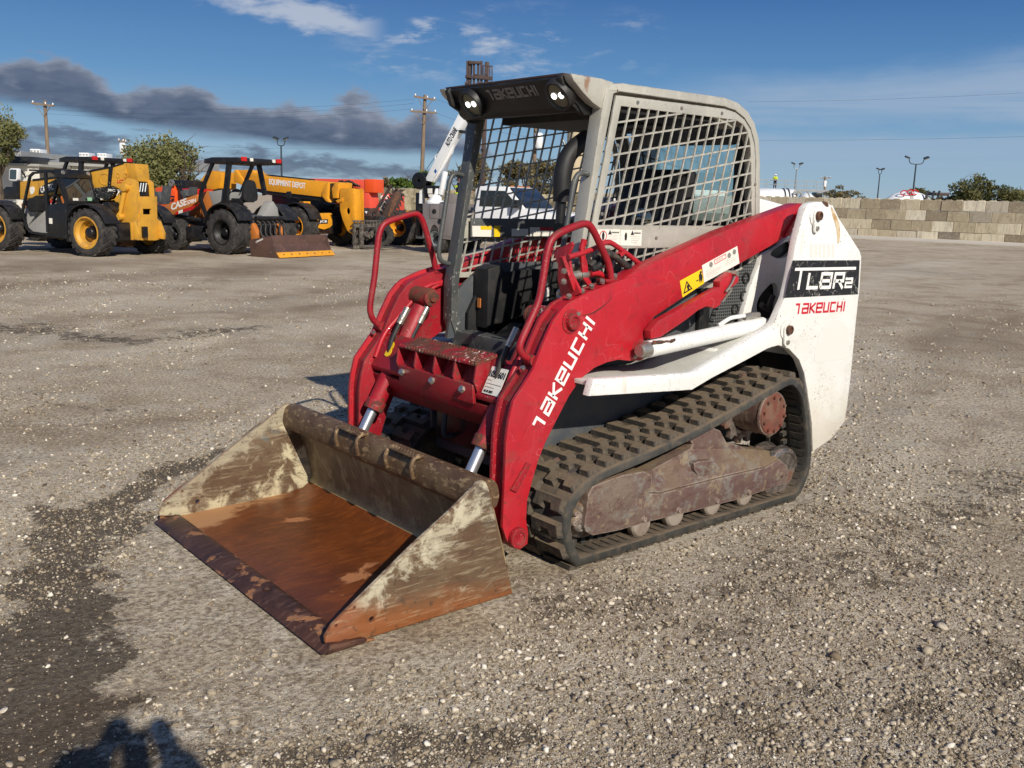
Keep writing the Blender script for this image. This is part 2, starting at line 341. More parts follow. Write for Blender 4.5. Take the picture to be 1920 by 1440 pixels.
m_white=surf('white_paint',lin(230,230,225),.45,0,[dict(s=1.7,lo=.4,hi=.75,c=lin(214,212,202),a=.7),dict(k='scratch',s=9,w=.010,lo=.50,hi=.55,c=lin(118,108,92),a=.8,warp=.7),dict(k='scratch',s=5,w=.005,lo=.50,hi=.56,c=lin(96,88,76),a=.8,warp=1.,st=(1,1,1.5)),dict(k='scratch',s=24,w=.018,lo=.55,hi=.6,c=lin(110,100,84),a=.7,warp=.6),dict(k='z',lo=.75,hi=.3,s=7,n=.5,c=lin(176,160,130),a=.45,r=.8),chips(lin(120,92,66),90,.67,.70),dict(s=7,lo=.62,hi=.75,st=(1,1,.25),c=lin(180,140,90),a=.5),dict(k='edge',c=lin(120,96,72),s=26,lo=.5,hi=.62)],[(200,.0004)],coat=.1)
m_whitedark=surf('grey_white_paint',lin(196,196,188),.5,0,[dust(.35),dict(k='scratch',s=14,w=.02,lo=.5,hi=.58,c=MUD,a=.5)])
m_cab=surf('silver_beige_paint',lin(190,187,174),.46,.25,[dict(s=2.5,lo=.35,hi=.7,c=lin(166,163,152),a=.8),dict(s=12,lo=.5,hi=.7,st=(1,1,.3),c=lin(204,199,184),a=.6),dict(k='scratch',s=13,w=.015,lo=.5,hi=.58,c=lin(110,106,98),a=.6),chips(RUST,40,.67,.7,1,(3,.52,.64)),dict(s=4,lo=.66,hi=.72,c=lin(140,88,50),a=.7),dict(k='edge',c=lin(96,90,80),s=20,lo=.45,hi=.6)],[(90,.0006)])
m_cabdark=surf('dark_grey_and_shaded_paint',lin(84,87,86),.45,.1,[dict(s=4,lo=.35,hi=.7,c=lin(66,69,69),a=.8),dust(.35,.5,.75,8,lin(118,112,100)),chips(lin(170,168,160),60,.63,.66,1,(5,.45,.6)),dict(k='edge',c=lin(160,158,150),s=24,lo=.45,hi=.6)],[(120,.0005)])  # real dark grey trim, and the painted shade of the far cab frame
m_body=surf('charcoal_body_paint',lin(72,76,80),.5,0,[dust(.5,.45,.7,6,lin(112,104,92)),dict(k='scratch',s=10,w=.015,lo=.5,hi=.57,c=lin(120,116,108),a=.5)])
m_black=surf('black_plastic',lin(24,24,25),.5,0,[dust(.3,.5,.75,7,lin(84,78,70)),dict(k='up',s=5,lo=.4,hi=.65,c=lin(80,74,66),a=.35,r=.9),dict(k='edge',c=lin(70,68,64),s=20,lo=.45,hi=.6)],[(260,.0004)])
m_ghost=flat('faded_white_paint',lin(216,215,208),.6)
m_blackpaint=surf('black_paint',lin(24,25,27),.35,0,[dust(.2,.5,.75,5,lin(90,84,74))])
m_interior=surf('dark_cab_trim',lin(25,25,26),.6,0,[dust(.16,.5,.72,9,lin(88,82,74))])
m_rubber=surf('track_rubber',lin(46,46,43),.75,0,[dict(s=4,lo=.35,hi=.65,c=lin(62,61,56),a=.8),dust(.45,.46,.68,16,lin(104,92,76)),dict(k='up',s=8,lo=.28,hi=.6,c=lin(112,96,76),a=.8,r=.95)],[(60,.002)])
m_lug=surf('dusty_tread_rubber',lin(52,49,45),.88,0,[dict(k='up',s=9,lo=.15,hi=.55,c=lin(122,106,85),a=.9),dust(.6,.4,.62,14,lin(108,95,78)),dict(s=24,lo=.55,hi=.7,c=lin(70,62,54),a=.6)],[(50,.004),(180,.0015)])
m_tyre=surf('tyre_rubber',lin(36,35,35),.8,0,[dict(s=5,lo=.35,hi=.65,c=lin(66,63,60),a=.7),dust(.4,.5,.7,10,lin(104,94,82))],[(60,.003)])
m_under=surf('mud_worn_steel',lin(112,92,84),.6,.2,[dict(s=6,lo=.36,hi=.66,c=lin(96,72,66),a=.8),dict(s=4,lo=.45,hi=.7,c=lin(128,116,100),a=.6,r=.9),dict(s=9,lo=.52,hi=.60,ro=.72,c=lin(132,130,122),a=.65),dict(s=30,lo=.5,hi=.62,st=(.3,1,1.2),rot=(0,.3,0),c=lin(92,64,58),a=.6),dict(s=16,lo=.56,hi=.62,ro=.7,c=lin(150,134,106),a=.6),dict(k='scratch',s=16,w=.03,lo=.5,hi=.58,c=lin(78,56,48),a=.8),dict(s=6,lo=.5,hi=.7,c=lin(146,126,92),a=.45,also=(2.,.45,.6)),dict(s=34,lo=.55,hi=.65,c=lin(84,58,52),a=.5),dict(k='edge',c=lin(176,158,146),w=.012,s=16,lo=.38,hi=.55,r=.5),dict(k='up',s=6,lo=.4,hi=.6,c=lin(124,106,80),a=.8,r=.95)],[(60,.002)])
m_steel=surf('worn_bare_steel',lin(150,142,134),.35,.85,[dict(s=12,lo=.45,hi=.62,c=lin(104,76,62),m=.1,r=.8)],[(90,.0008)])
m_roller=surf('worn_roller_steel',lin(168,156,142),.45,.35,[dict(s=9,lo=.45,hi=.65,c=lin(122,98,80),a=.7)])
m_chrome=surf('chrome_rod',lin(214,216,218),.32,.85)
m_zinc=surf('zinc_fitting',lin(176,172,162),.35,.8,[dict(s=20,lo=.5,hi=.66,c=lin(110,100,86),m=.2,r=.7)])
m_rust=surf('rusted_steel',lin(98,66,48),.75,.1,[dict(s=10,lo=.4,hi=.6,c=lin(72,54,46),a=.9),dict(s=24,lo=.52,hi=.64,c=lin(150,96,58),a=.7)],[(80,.002)])
m_orange=surf('orange_rust_paint',lin(112,60,46),.7,0,[dict(s=9,lo=.4,hi=.62,c=lin(92,62,50),a=.85),dust(.5,.45,.65,14)],[(60,.002)])
m_hose=surf('hydraulic_hose',lin(30,30,32),.6,0,[dust(.4,.45,.7,12)])
m_decalw=surf('white_decal',lin(228,224,212),.5,0,[dust(.3,.5,.7,12,lin(170,160,140))])
m_decaly=surf('yellow_decal',lin(236,196,24),.5,0,[dust(.2,.55,.75,12,lin(190,160,60))])
m_decalk=surf('black_decal',lin(26,27,30),.5,0,[dict(k='scratch',s=9,w=.02,lo=.5,hi=.56,c=lin(214,210,198),a=.9,warp=.6),dict(s=9,lo=.66,hi=.68,c=lin(220,216,204)),dict(k='scratch',s=18,w=.03,lo=.56,hi=.6,c=lin(214,210,198),a=.9)])
m_ink=flat('black_print',lin(32,32,34),.6); m_inkg=flat('grey_print',lin(128,126,120),.6); m_inkr=flat('red_print',lin(196,32,52),.55); m_inkw=flat('white_print',lin(236,234,228),.5)
m_lampglow=emit('lit_lamp',(1,1,.96,1),3.)
m_lens=surf('lamp_lens',lin(104,104,88),.2,.5)
m_tint=glass('green_tinted_glass',(.80,.90,.885,1),.02,.9)
m_dark_glass=surf('dark_vehicle_glass',lin(22,27,30),.06,0,spec=.8)
def bucket_side(name,cream):
    # n3: direction along which a wear zone grows; object frame x forward, z up
    base=[dict(s=6,lo=.36,hi=.68,c=lin(86,62,44),a=.85),dict(s=20,lo=.5,hi=.68,c=lin(122,104,78),a=.5,st=(.35,1,1.3),rot=(0,.75,0))]
    if cream=='near':
        base+=[dict(k='lin',n3=(-1.0,0,1.1),s=9,n=.55,lo=-1.02,hi=-.86,c=lin(96,98,90),a=.35),
         dict(k='lin',n3=(.513,0,.858),s=9,n=.85,lo=1.08,hi=1.19,c=lin(198,190,164),a=.88,r=.7),
         dict(s=5,lo=.53,hi=.62,d=9,ro=.75,c=lin(190,182,156),a=.7,r=.7,st=(.55,1,1.5),rot=(0,.75,0)),
         dict(k='lin',n3=(.2,0,-1.6),s=7,n=.30,lo=.06,hi=.30,c=lin(140,82,40),a=.9),
         dict(k='lin',n3=(1.,0,0.),s=9,n=.16,lo=1.94,hi=2.02,c=lin(140,84,52),a=.8)]
    else:
        base+=[dict(k='lin',n3=(-.75,0,-.2),s=8,n=1.1,lo=-1.16,hi=-1.02,c=lin(204,194,160),a=.88,r=.7),
         dict(k='lin',n3=(.1,0,-1.0),s=9,n=.5,lo=.07,hi=.16,c=lin(198,188,156),a=.8,r=.7),
         dict(s=6,lo=.56,hi=.64,c=lin(104,108,104),a=.7,st=(.6,1,1.3),rot=(0,.6,0)),
         dict(k='lin',n3=(.513,0,.858),s=12,n=.34,lo=1.08,hi=1.14,c=lin(168,158,134),a=.8)]
    base+=[dict(s=60,lo=.54,hi=.63,c=lin(186,172,140),a=.3,st=(.12,1,1.3),rot=(0,.72,0)),dict(s=70,lo=.54,hi=.63,c=lin(62,50,40),a=.3,st=(.10,1,1.3),rot=(0,.62,0)),dict(k='scratch',s=13,w=.012,lo=.5,hi=.55,c=lin(64,52,40),a=.75,warp=.6),dict(s=30,lo=.58,hi=.64,c=lin(74,58,44),a=.6),dict(k='edge',c=lin(120,66,34),s=14,lo=.3,hi=.5)]
    return surf(name,lin(108,88,66),.62,.12,base,[(110,.0012)])
m_bside=bucket_side('bucket_side_steel','near'); m_bside2=bucket_side('bucket_far_side_steel','far')
m_bfloor=surf('rusty_bucket_floor',lin(110,57,20),.36,.0,[dict(s=2.2,lo=.35,hi=.7,c=lin(82,42,19),a=.9),dict(s=7,lo=.42,hi=.7,st=(.5,1.6,1),c=lin(128,68,26),a=.5),dict(s=60,lo=.5,hi=.64,st=(.12,1,1),c=lin(78,42,22),a=.5),dict(k='lin',n3=(1.,.25,0),s=3,n=.3,lo=1.98,hi=2.2,c=lin(80,46,26),a=.85,r=.5),dict(s=30,lo=.5,hi=.66,st=(.4,1.4,1),c=lin(150,84,36),a=.35),dict(s=2.6,lo=.62,hi=.66,c=lin(176,118,74),a=.8,r=.85,also=(1.6,.52,.56)),dict(k='lin',n3=(.55,-1.,0),s=5,n=.5,lo=1.60,hi=1.70,c=lin(184,138,92),a=.8,r=.85),dict(k='scratch',s=9,w=.012,lo=.5,hi=.56,c=lin(64,36,20),a=.6,st=(.4,1.6,1),warp=.3)],[(70,.0008)])
m_bback=surf('bucket_back_steel',lin(140,122,90),.6,.1,[dict(s=4,lo=.4,hi=.65,c=lin(106,92,68),a=.9),dict(s=16,lo=.5,hi=.62,c=lin(176,164,124),a=.6,st=(1,1,.5)),dict(k='scratch',s=12,w=.02,lo=.47,hi=.54,c=lin(62,52,40),a=.8,warp=.7),dict(k='z',lo=.12,hi=.06,s=6,n=.05,c=lin(196,178,132),a=.8)],[(90,.001)])
m_blip=surf('worn_bucket_lip',lin(104,82,58),.55,.2,[dict(s=8,lo=.4,hi=.6,c=lin(84,62,44),a=.9),dict(s=44,lo=.55,hi=.62,c=lin(166,140,104),a=.7,st=(1,.4,1)),dict(k='scratch',s=26,w=.03,lo=.5,hi=.56,c=lin(176,154,118),a=.7),dict(s=6,lo=.54,hi=.70,c=lin(134,116,84),a=.45)],[(90,.0012)])
m_bedge=surf('cutting_edge_steel',lin(88,58,46),.5,.35,[dict(s=5,lo=.42,hi=.62,c=lin(64,44,38),a=.9),dict(s=9,lo=.57,hi=.6,c=lin(176,124,84),a=.85,r=.8),dict(s=30,lo=.5,hi=.65,st=(.3,1.5,1),c=lin(120,90,74),a=.6)],[(90,.001)])
def screen_mat():
    m=bpy.data.materials.new('perforated_screen'); m.use_nodes=True; k=NT(m.node_tree); tc=k.n('ShaderNodeTexCoord').outputs['Object']
    sp=k.n('ShaderNodeSeparateXYZ',{0:tc}).outputs; f=None
    for a in (0,2):
        w=k.m('ABSOLUTE',k.m('SUBTRACT',k.m('FRACT',k.m('MULTIPLY',sp[a],1/.0165)),.5)); q=k.ss(w,.30,.36); f=q if f is None else k.m('MAXIMUM',f,q)
    b=k.n('ShaderNodeBsdfPrincipled',{'Roughness':.6}); k.set(b.inputs['Base Color'],k.mix(f,lin(22,23,25),lin(96,98,98)))
    bu=k.n('ShaderNodeBump',{'Height':k.m('MULTIPLY',f,.004),'Distance':1.}); k.t.links.new(bu.outputs[0],b.inputs['Normal'])
    k.t.links.new(b.outputs[0],k.n('ShaderNodeOutputMaterial').inputs[0]); return m
m_screen=screen_mat()
# background paints
m_catyel=surf('machine_yellow',lin(208,154,50),.5,0,[dict(s=1.4,lo=.4,hi=.7,c=lin(188,140,56),a=.7),dict(k='up',s=6,lo=.4,hi=.65,c=lin(150,124,84),a=.6,r=.9),dust(.45,.45,.75,4,lin(146,112,62)),dict(s=3,lo=.55,hi=.7,st=(2.,2.,.3),c=lin(128,98,56),a=.5),dict(k='edge',c=lin(110,84,48),w=.02,s=9,lo=.4,hi=.6),chips(lin(110,84,50),30,.66,.69)])
m_jcbyel=surf('bright_machine_yellow',lin(230,158,32),.5,0,[dict(s=1.2,lo=.4,hi=.7,c=lin(210,142,36),a=.7),dict(k='up',s=6,lo=.4,hi=.65,c=lin(160,124,70),a=.5,r=.9),dust(.35,.45,.75,3,lin(160,112,46)),dict(k='edge',c=lin(110,80,40),w=.02,s=9,lo=.4,hi=.6),chips(lin(120,84,40),30,.67,.7)])
m_caseor=surf('burnt_orange_paint',lin(186,112,52),.45,0,[dust(.3,.5,.75,3,lin(130,90,60))])
m_orangered=surf('orange_red_paint',lin(226,84,62),.5,0,[dust(.25,.5,.75,2,lin(180,90,70))])
m_orange2=surf('vivid_orange_paint',lin(232,84,30),.45,0,[dust(.2,.5,.75,3)])
m_greyp=surf('grey_panel_paint',lin(150,150,146),.5,0,[dust(.3,.5,.75,4)])
m_trucksteel=surf('grey_truck_body',lin(132,126,124),.45,.2,[dust(.3,.5,.75,3,lin(140,126,112)),dict(s=3,lo=.45,hi=.7,st=(1,1,.3),c=lin(116,108,108),a=.6)])
m_truckwhite=surf('white_truck_paint',lin(228,230,230),.35,0,[dust(.15,.5,.75,3)],coat=.4)
m_blade=surf('brown_blade_steel',lin(92,68,58),.55,.1,[dict(s=3,lo=.4,hi=.65,c=lin(74,56,50),a=.8),dict(s=9,lo=.55,hi=.7,st=(.4,1,1),c=lin(120,92,76),a=.5)])
m_mast=surf('rust_brown_mast',lin(64,47,42),.6,.1,[dict(s=4,lo=.42,hi=.6,c=lin(58,44,40),a=.9),dict(s=12,lo=.55,hi=.66,c=lin(98,64,50),a=.5)])
m_forks=surf('weathered_grey_steel',lin(112,106,98),.6,.3,[dict(s=9,lo=.42,hi=.6,c=lin(66,60,56),a=.9),dict(s=20,lo=.55,hi=.66,c=lin(150,140,126),a=.7)])
m_wood=surf('weathered_pole_wood',lin(132,114,94),.85,0,[dict(s=6,lo=.4,hi=.65,st=(3,3,.3),c=lin(98,84,70),a=.8)])
m_pole=flat('dark_pole_paint',lin(52,62,66),.5,.3)
m_galv=flat('galvanised_steel',lin(150,154,156),.4,.6)
m_concrete=None
m_taillight=surf('red_lamp_lens',lin(190,28,24),.25); m_hivis=flat('hi_vis_yellow',lin(206,232,30),.7); m_navy=flat('navy_cloth',lin(24,30,48),.85); m_skin=flat('skin',lin(170,116,92),.6); m_jean=flat('dark_jeans',lin(48,52,64),.9); m_whitehat=flat('white_hard_hat',lin(236,236,232),.4)
m_mirror=surf('mirror_face',lin(120,124,120),.05,1.)

# ------------------------------------------------------------------ ground
def vnoise(x,y,seed=0):
    """smooth lattice noise, numpy, 0..1"""
    xi=np.floor(x).astype(np.int64); yi=np.floor(y).astype(np.int64); u=x-xi; v=y-yi; u=u*u*(3-2*u); v=v*v*(3-2*v)
    def h(a,b): 
        q=np.sin(a*127.1+b*311.7+seed*74.7)*43758.5453; return q-np.floor(q)
    return (h(xi,yi)*(1-u)+h(xi+1,yi)*u)*(1-v)+(h(xi,yi+1)*(1-u)+h(xi+1,yi+1)*u)*v
def fbm(x,y,s,o=4,seed=0):
    t=0;a=.5;n=0
    for i in range(o): t=t+a*vnoise(x*s,y*s,seed+i);n+=a;a*=.5;s*=2.03
    return t/n
# damp, dark stains of the yard: centre, half lengths, turn
STREAK=[([(1.277,-1.953),(1.668,-1.643),(2.055,-1.384),(2.411,-1.021),(2.66,-0.544),(2.71,-0.146),(2.906,0.205),(2.975,0.635),(3.094,0.961),(3.012,1.172)],[.06,.13,.09,.26,.18,.25,.30,.30,.32,.36],1.),
 ([(2.526,-1.443),(2.411,-1.021),(2.155,-1.032)],[.05,.18,.05],1.),
 ([(1.446,-8.563),(0.866,-7.466),(0.284,-6.604),(-0.674,-6.922),(-1.292,-7.117)],[.55,.5,.28,.42,.2],.6),
 ([(2.633,1.217),(2.408,1.371),(2.18,1.475),(1.899,1.635)],[.08,.17,.19,.10],.95),
 ([(1.871,-3.959),(1.727,-3.649),(1.505,-3.443)],[.03,.08,.05],.55),
 ([(-1.33,0.511),(-1.314,1.011),(-1.095,1.602),(-1.313,1.85)],[.15,.3,.25,.2],.4),
 ([(-0.09,2.028),(0.031,2.23),(0.287,2.486)],[.05,.14,.1],.55),
 ([(2.636,0.604),(2.601,0.657)],[.04,.04],.6),
 ([(-0.303,-12.363),(-2.139,-12.068),(-6.285,-15.763),(-7.614,-15.689)],[.2,.5,.6,.3],.34),
 ([(-22.126,-10.712),(-21.838,-8.372),(-22.183,-6.451)],[.6,.9,.6],.4),
 ([(1.128,1.011),(0.55,1.368),(-0.407,1.549),(-2.349,1.345)],[.3,.5,.6,.5],.5),([(1.239,2.206),(0.171,2.386)],[.4,.5],.5),
 ([(1.86,0.769),(1.737,1.266),(1.472,1.767),(0.963,2.024)],[.1,.2,.25,.2],.22)]
def patchmask(x,y):
    m=np.zeros_like(x); nz=(fbm(x,y,2.2,5,3)-.5)*.9+(fbm(x,y,8.,4,8)-.5)*.8
    for P,Wd,s in STREAK:
        for (ax,ay),(bx,by),wa,wb in zip(P,P[1:],Wd,Wd[1:]):
            dx,dy=bx-ax,by-ay; t=np.clip(((x-ax)*dx+(y-ay)*dy)/(dx*dx+dy*dy),0,1); w=wa+(wb-wa)*t
            d=np.hypot(x-ax-t*dx,y-ay-t*dy)/(w*1.25)+nz*1.5; m=np.maximum(m,np.clip((1.25-d)/1.1,0,1)*s)
    return m
def bands(x,y):
    # wheel ruts and loose gravel bands running along the yard
    al=R_(205); U=x*np.cos(al)+y*np.sin(al); V=-x*np.sin(al)+y*np.cos(al); fade=np.clip(1-np.sqrt(x**2+y**2)/120,0,1)
    w=(fbm(x,y,.35,3,61)-.5)*1.6
    return np.clip((fbm(U*.22,(V+w)*1.5,.5,4,31)-.52)*6,0,1)*fade, np.clip((fbm(U*.3,(V+w)*1.3,.6,5,41)-.50)*5,0,1)*fade
def ground_mat():
    m=bpy.data.materials.new('gravel_yard'); m.use_nodes=True; k=NT(m.node_tree)
    tc=k.n('ShaderNodeTexCoord').outputs['Object']
    big=k.noise(tc,.55,6,.6,.6); mid=k.noise(tc,2.6,7,.62,.5); fine=k.noise(tc,42,6,.7); grit=k.noise(tc,190,3,.7)
    col=k.mix(k.ss(big,.36,.62),lin(194,175,145),lin(230,214,184))
    col=k.mix(k.ss(mid,.42,.68),col,lin(232,219,194))
    col=k.mix(k.m('MULTIPLY',k.ss(k.noise(k.mapping(tc,(3,8,0)),1.1,6,.65,.7),.5,.66),.5),col,lin(148,123,94))
    # pebbles too small to build; dark cells mix dirt with painted shade of gaps
    for sc,th,am,c in ((46,.32,.8,lin(200,194,182)),(85,.36,.8,lin(190,183,170)),(150,.38,.7,lin(208,202,190)),(110,.34,.75,lin(66,56,44))):
        v=k.n('ShaderNodeTexVoronoi',{'Vector':k.vm('ADD',tc,k.vm('MULTIPLY',k.noise(tc,sc*.6,2,out=1),(.4/sc,)*3)),'Scale':sc},feature='F1')
        rnd_=k.n('ShaderNodeSeparateColor',{0:v.outputs['Color']}).outputs[0]
        f=k.m('MULTIPLY',k.ss(v.outputs['Distance'],th,th*.6),k.ss(rnd_,.45,.6))
        f=k.m('MULTIPLY',f,k.ss(k.noise(k.mapping(tc,(sc,1,0)),1.6,5,.6),.38,.58)); col=k.mix(k.m('MULTIPLY',f,am),col,c)
        hb=k.m('MULTIPLY',f,.25/sc) if sc==46 else k.m('ADD',hb,k.m('MULTIPLY',f,.25/sc))
    col=k.mix(k.ss(fine,.38,.64,.0,.85),col,lin(116,97,74)); col=k.mix(k.ss(grit,.5,.7,0,.45),col,lin(206,196,178)); col=k.mix(k.ss(k.noise(k.mapping(tc,(4,2,1)),260,2,.6),.55,.7,0,.5),col,lin(70,58,46))  # brown dirt, with dark specks painting in self-shadow between fine grains
    at=k.n('ShaderNodeAttribute',attribute_name='damp').outputs['Fac']
    edge=k.m('ADD',at,k.m('MULTIPLY',k.m('SUBTRACT',k.noise(tc,8,10,.8),.5),2.3))
    far_=k.n('ShaderNodeAttribute',attribute_name='rut').outputs['Fac']
    col=k.mix(k.m('MULTIPLY',far_,.6),col,lin(116,97,74)); col=k.mix(k.m('MULTIPLY',k.m('MULTIPLY',k.n('ShaderNodeAttribute',attribute_name='loose').outputs['Fac'],.7),k.ss(k.noise(tc,36,5,.7),.38,.6)),col,lin(224,214,194))
    wet=k.m('MULTIPLY',k.ss(edge,.42,.62),k.ss(at,.12,.3)); soft=k.m('MULTIPLY',at,.35)
    col=k.mix(k.m('MAXIMUM',soft,k.m('MULTIPLY',wet,.8)),col,lin(62,50,38))
    b=k.n('ShaderNodeBsdfPrincipled',{'Roughness':.92}); k.set(b.inputs['Base Color'],col); b.inputs['Specular IOR Level'].default_value=.25
    h=k.m('ADD',hb,k.m('ADD',k.m('MULTIPLY',fine,.02),k.m('ADD',k.m('MULTIPLY',grit,.008),k.m('MULTIPLY',mid,.03))))
    bu=k.n('ShaderNodeBump',{'Height':h,'Distance':1.,'Strength':.9}); k.t.links.new(bu.outputs[0],b.inputs['Normal'])
    k.t.links.new(b.outputs[0],k.n('ShaderNodeOutputMaterial').inputs[0]); return m
def gheight(x,y):
    d=np.sqrt(x*x+y*y); near=np.clip((9-d)/3,0,1)
    h=(fbm(x,y,.9,3,1)-.5)*.03+(fbm(x,y,4.,3,2)-.5)*.016
    under=np.clip((np.maximum(np.abs(x-.5)/1.9,np.abs(y)/1.05)-1)*4,0,1)
    return h*near*(.25+.75*under)-.006*near*(1-under)
def ground():
    def axis(lo,hi,st,far):
        a=list(np.arange(lo,hi+1e-6,st)); s=st
        while a[-1]<far: s*=1.1; a.append(a[-1]+s)
        s=st
        while a[0]>-far: s*=1.1; a.insert(0,a[0]-s)
        return np.array(a)
    X=axis(-5.,4.5,.05,1500.); Y=axis(-6.5,4.5,.05,1500.)
    gx,gy=np.meshgrid(X,Y,indexing='ij'); nx,ny=gx.shape
    z=gheight(gx,gy)
    v=np.stack([gx,gy,z],-1).reshape(-1,3); i=np.arange(nx*ny).reshape(nx,ny)
    f=np.stack([i[:-1,:-1],i[1:,:-1],i[1:,1:],i[:-1,1:]],-1).reshape(-1,4)
    me=bpy.data.meshes.new('ground'); me.vertices.add(len(v)); me.vertices.foreach_set('co',v.ravel())
    me.loops.add(f.size); me.loops.foreach_set('vertex_index',f.ravel().astype(np.int32)); me.polygons.add(len(f)); me.polygons.foreach_set('loop_start',np.arange(0,f.size,4,dtype=np.int32)); me.polygons.foreach_set('loop_total',np.full(len(f),4,dtype=np.int32))
    me.polygons.foreach_set('use_smooth',np.ones(len(f),bool)); me.update(calc_edges=True)
    at=me.attributes.new('damp','FLOAT','POINT'); at.data.foreach_set('value',patchmask(gx,gy).ravel().astype(np.float32))
    # vehicle ruts and loose bands running along the yard, as wide shapes on the surface itself
    rut,loose=bands(gx,gy)
    for nm,q in (('rut',rut),('loose',loose)): t_=me.attributes.new(nm,'FLOAT','POINT'); t_.data.foreach_set('value',q.ravel().astype(np.float32))
    o=bpy.data.objects.new('ground',me); COL.objects.link(o); me.materials.append(ground_mat()); tag(o,'pale grey brown gravel yard with dark damp stains','ground',kind='structure')
ground()
def stone_mat():
    m=bpy.data.materials.new('limestone_gravel'); m.use_nodes=True; k=NT(m.node_tree)
    a=k.n('ShaderNodeAttribute',attribute_name='shade').outputs['Fac']; tc=k.n('ShaderNodeTexCoord').outputs['Object']
    col=k.ramp(a,[(0,lin(74,64,50)),(.25,lin(122,107,86)),(.55,lin(164,151,128)),(.8,lin(200,189,168)),(1,lin(228,220,204))])
    col=k.mix(k.ss(k.noise(tc,120,4,.6),.4,.7,0,.5),col,lin(140,124,102))
    b=k.n('ShaderNodeBsdfPrincipled',{'Roughness':.9}); k.set(b.inputs['Base Color'],col); k.t.links.new(b.outputs[0],k.n('ShaderNodeOutputMaterial').inputs[0]); return m
def gravel():
    rng=np.random.default_rng(5)
    bm=bmesh.new(); bmesh.ops.create_icosphere(bm,subdivisions=1,radius=1.); bv=np.array([v.co for v in bm.verts]); bf=np.array([[v.index for v in f.verts] for f in bm.faces]); bm.free()
    fh=np.array([f_.x,f_.y]); fh/=np.linalg.norm(fh); rh=np.array([fh[1],-fh[0]]); c0=np.array([3.584,3.594])
    N=480000
    D=1.9+ (rng.random(N)**2.1)*17.; L=(rng.random(N)*2-1)*(.62*D+.25)
    xy=c0+D[:,None]*fh+L[:,None]*rh; x,y=xy[:,0],xy[:,1]
    den=fbm(x,y,.8,4,11)*.6+fbm(x,y,2.7,3,12)*.4
    streak=fbm(x*.5+y*.2,y*1.1-x*.9,1.1,3,20)
    p=np.clip(.13+.85*bands(x,y)[1]+(den*.5+streak*.5-.5)*3.,.08,1.)*np.clip(1.25-D/19.,.15,1)
    keep=rng.random(N)<p
    inside=(np.abs(x-.0)<1.05)&(np.abs(y)<.84)|((x>1.15)&(x<2.2)&(np.abs(y)<.86))
    keep&=~inside; xy=xy[keep]; D=D[keep]; n=len(xy)
    size=.0022*(1-rng.random(n))**(-1/2.5); size=np.minimum(size,.0115)*(.8+.07*D)
    big=rng.random(n)<.0005; size[big]=rng.uniform(.012,.021,big.sum())
    sh=np.clip(rng.normal(.48,.25,n)+np.where(size>.007,.06,0)-.18*patchmask(x[keep],y[keep])*(rng.random(n)<.6),0,1)
    q=rng.normal(size=(n,4)); q/=np.linalg.norm(q,axis=1)[:,None]; w,a,b,c=q.T
    R=np.stack([1-2*(b*b+c*c),2*(a*b-c*w),2*(a*c+b*w),2*(a*b+c*w),1-2*(a*a+c*c),2*(b*c-a*w),2*(a*c-b*w),2*(b*c+a*w),1-2*(a*a+b*b)],-1).reshape(n,3,3)
    sc=rng.uniform(.45,1.35,(n,3))*size[:,None]
    z=gheight(xy[:,0],xy[:,1])+size*.28; pos=np.concatenate([xy,z[:,None]],1)
    ov=np.array([(1,0,0),(-1,0,0),(0,1,0),(0,-1,0),(0,0,1),(0,0,-1)],float)*1.15; of=np.array([(0,2,4),(2,1,4),(1,3,4),(3,0,4),(2,0,5),(1,2,5),(3,1,5),(0,3,5)])
    VV_=[];FF_=[];SS_=[];base=0
    for sel,tv,tf,jt in ((size>=.0052,bv,bf,.30),(size<.0052,ov,of,.28)):
        m_=sel.sum(); nv=len(tv)
        V=tv[None]*(1+rng.normal(size=(m_,nv))*jt)[:,:,None]*sc[sel][:,None,:]; V=np.einsum('nij,nvj->nvi',R[sel],V); V[:,:,2]*=.72; V+=pos[sel][:,None,:]
        VV_.append(V.reshape(-1,3)); FF_.append((tf[None]+(np.arange(m_)*nv)[:,None,None]).reshape(-1,3)+base); SS_.append(np.repeat(sh[sel],nv)); base+=m_*nv
    V=np.concatenate(VV_); fl=np.concatenate(FF_)
    me=bpy.data.meshes.new('gravel'); me.vertices.add(len(V)); me.vertices.foreach_set('co',V.ravel())
    me.loops.add(fl.size); me.loops.foreach_set('vertex_index',fl.ravel().astype(np.int32)); me.polygons.add(len(fl)); me.polygons.foreach_set('loop_start',np.arange(0,fl.size,3,dtype=np.int32)); me.polygons.foreach_set('loop_total',np.full(len(fl),3,dtype=np.int32)); me.update(calc_edges=True)
    at=me.attributes.new('shade','FLOAT','POINT'); at.data.foreach_set('value',np.concatenate(SS_).astype(np.float32))
    print('stone triangles',len(fl))
    o=bpy.data.objects.new('gravel',me); COL.objects.link(o); me.materials.append(stone_mat()); tag(o,'loose pale limestone gravel scattered over the yard','gravel',kind='stuff')
    print('stones',n)
gravel()

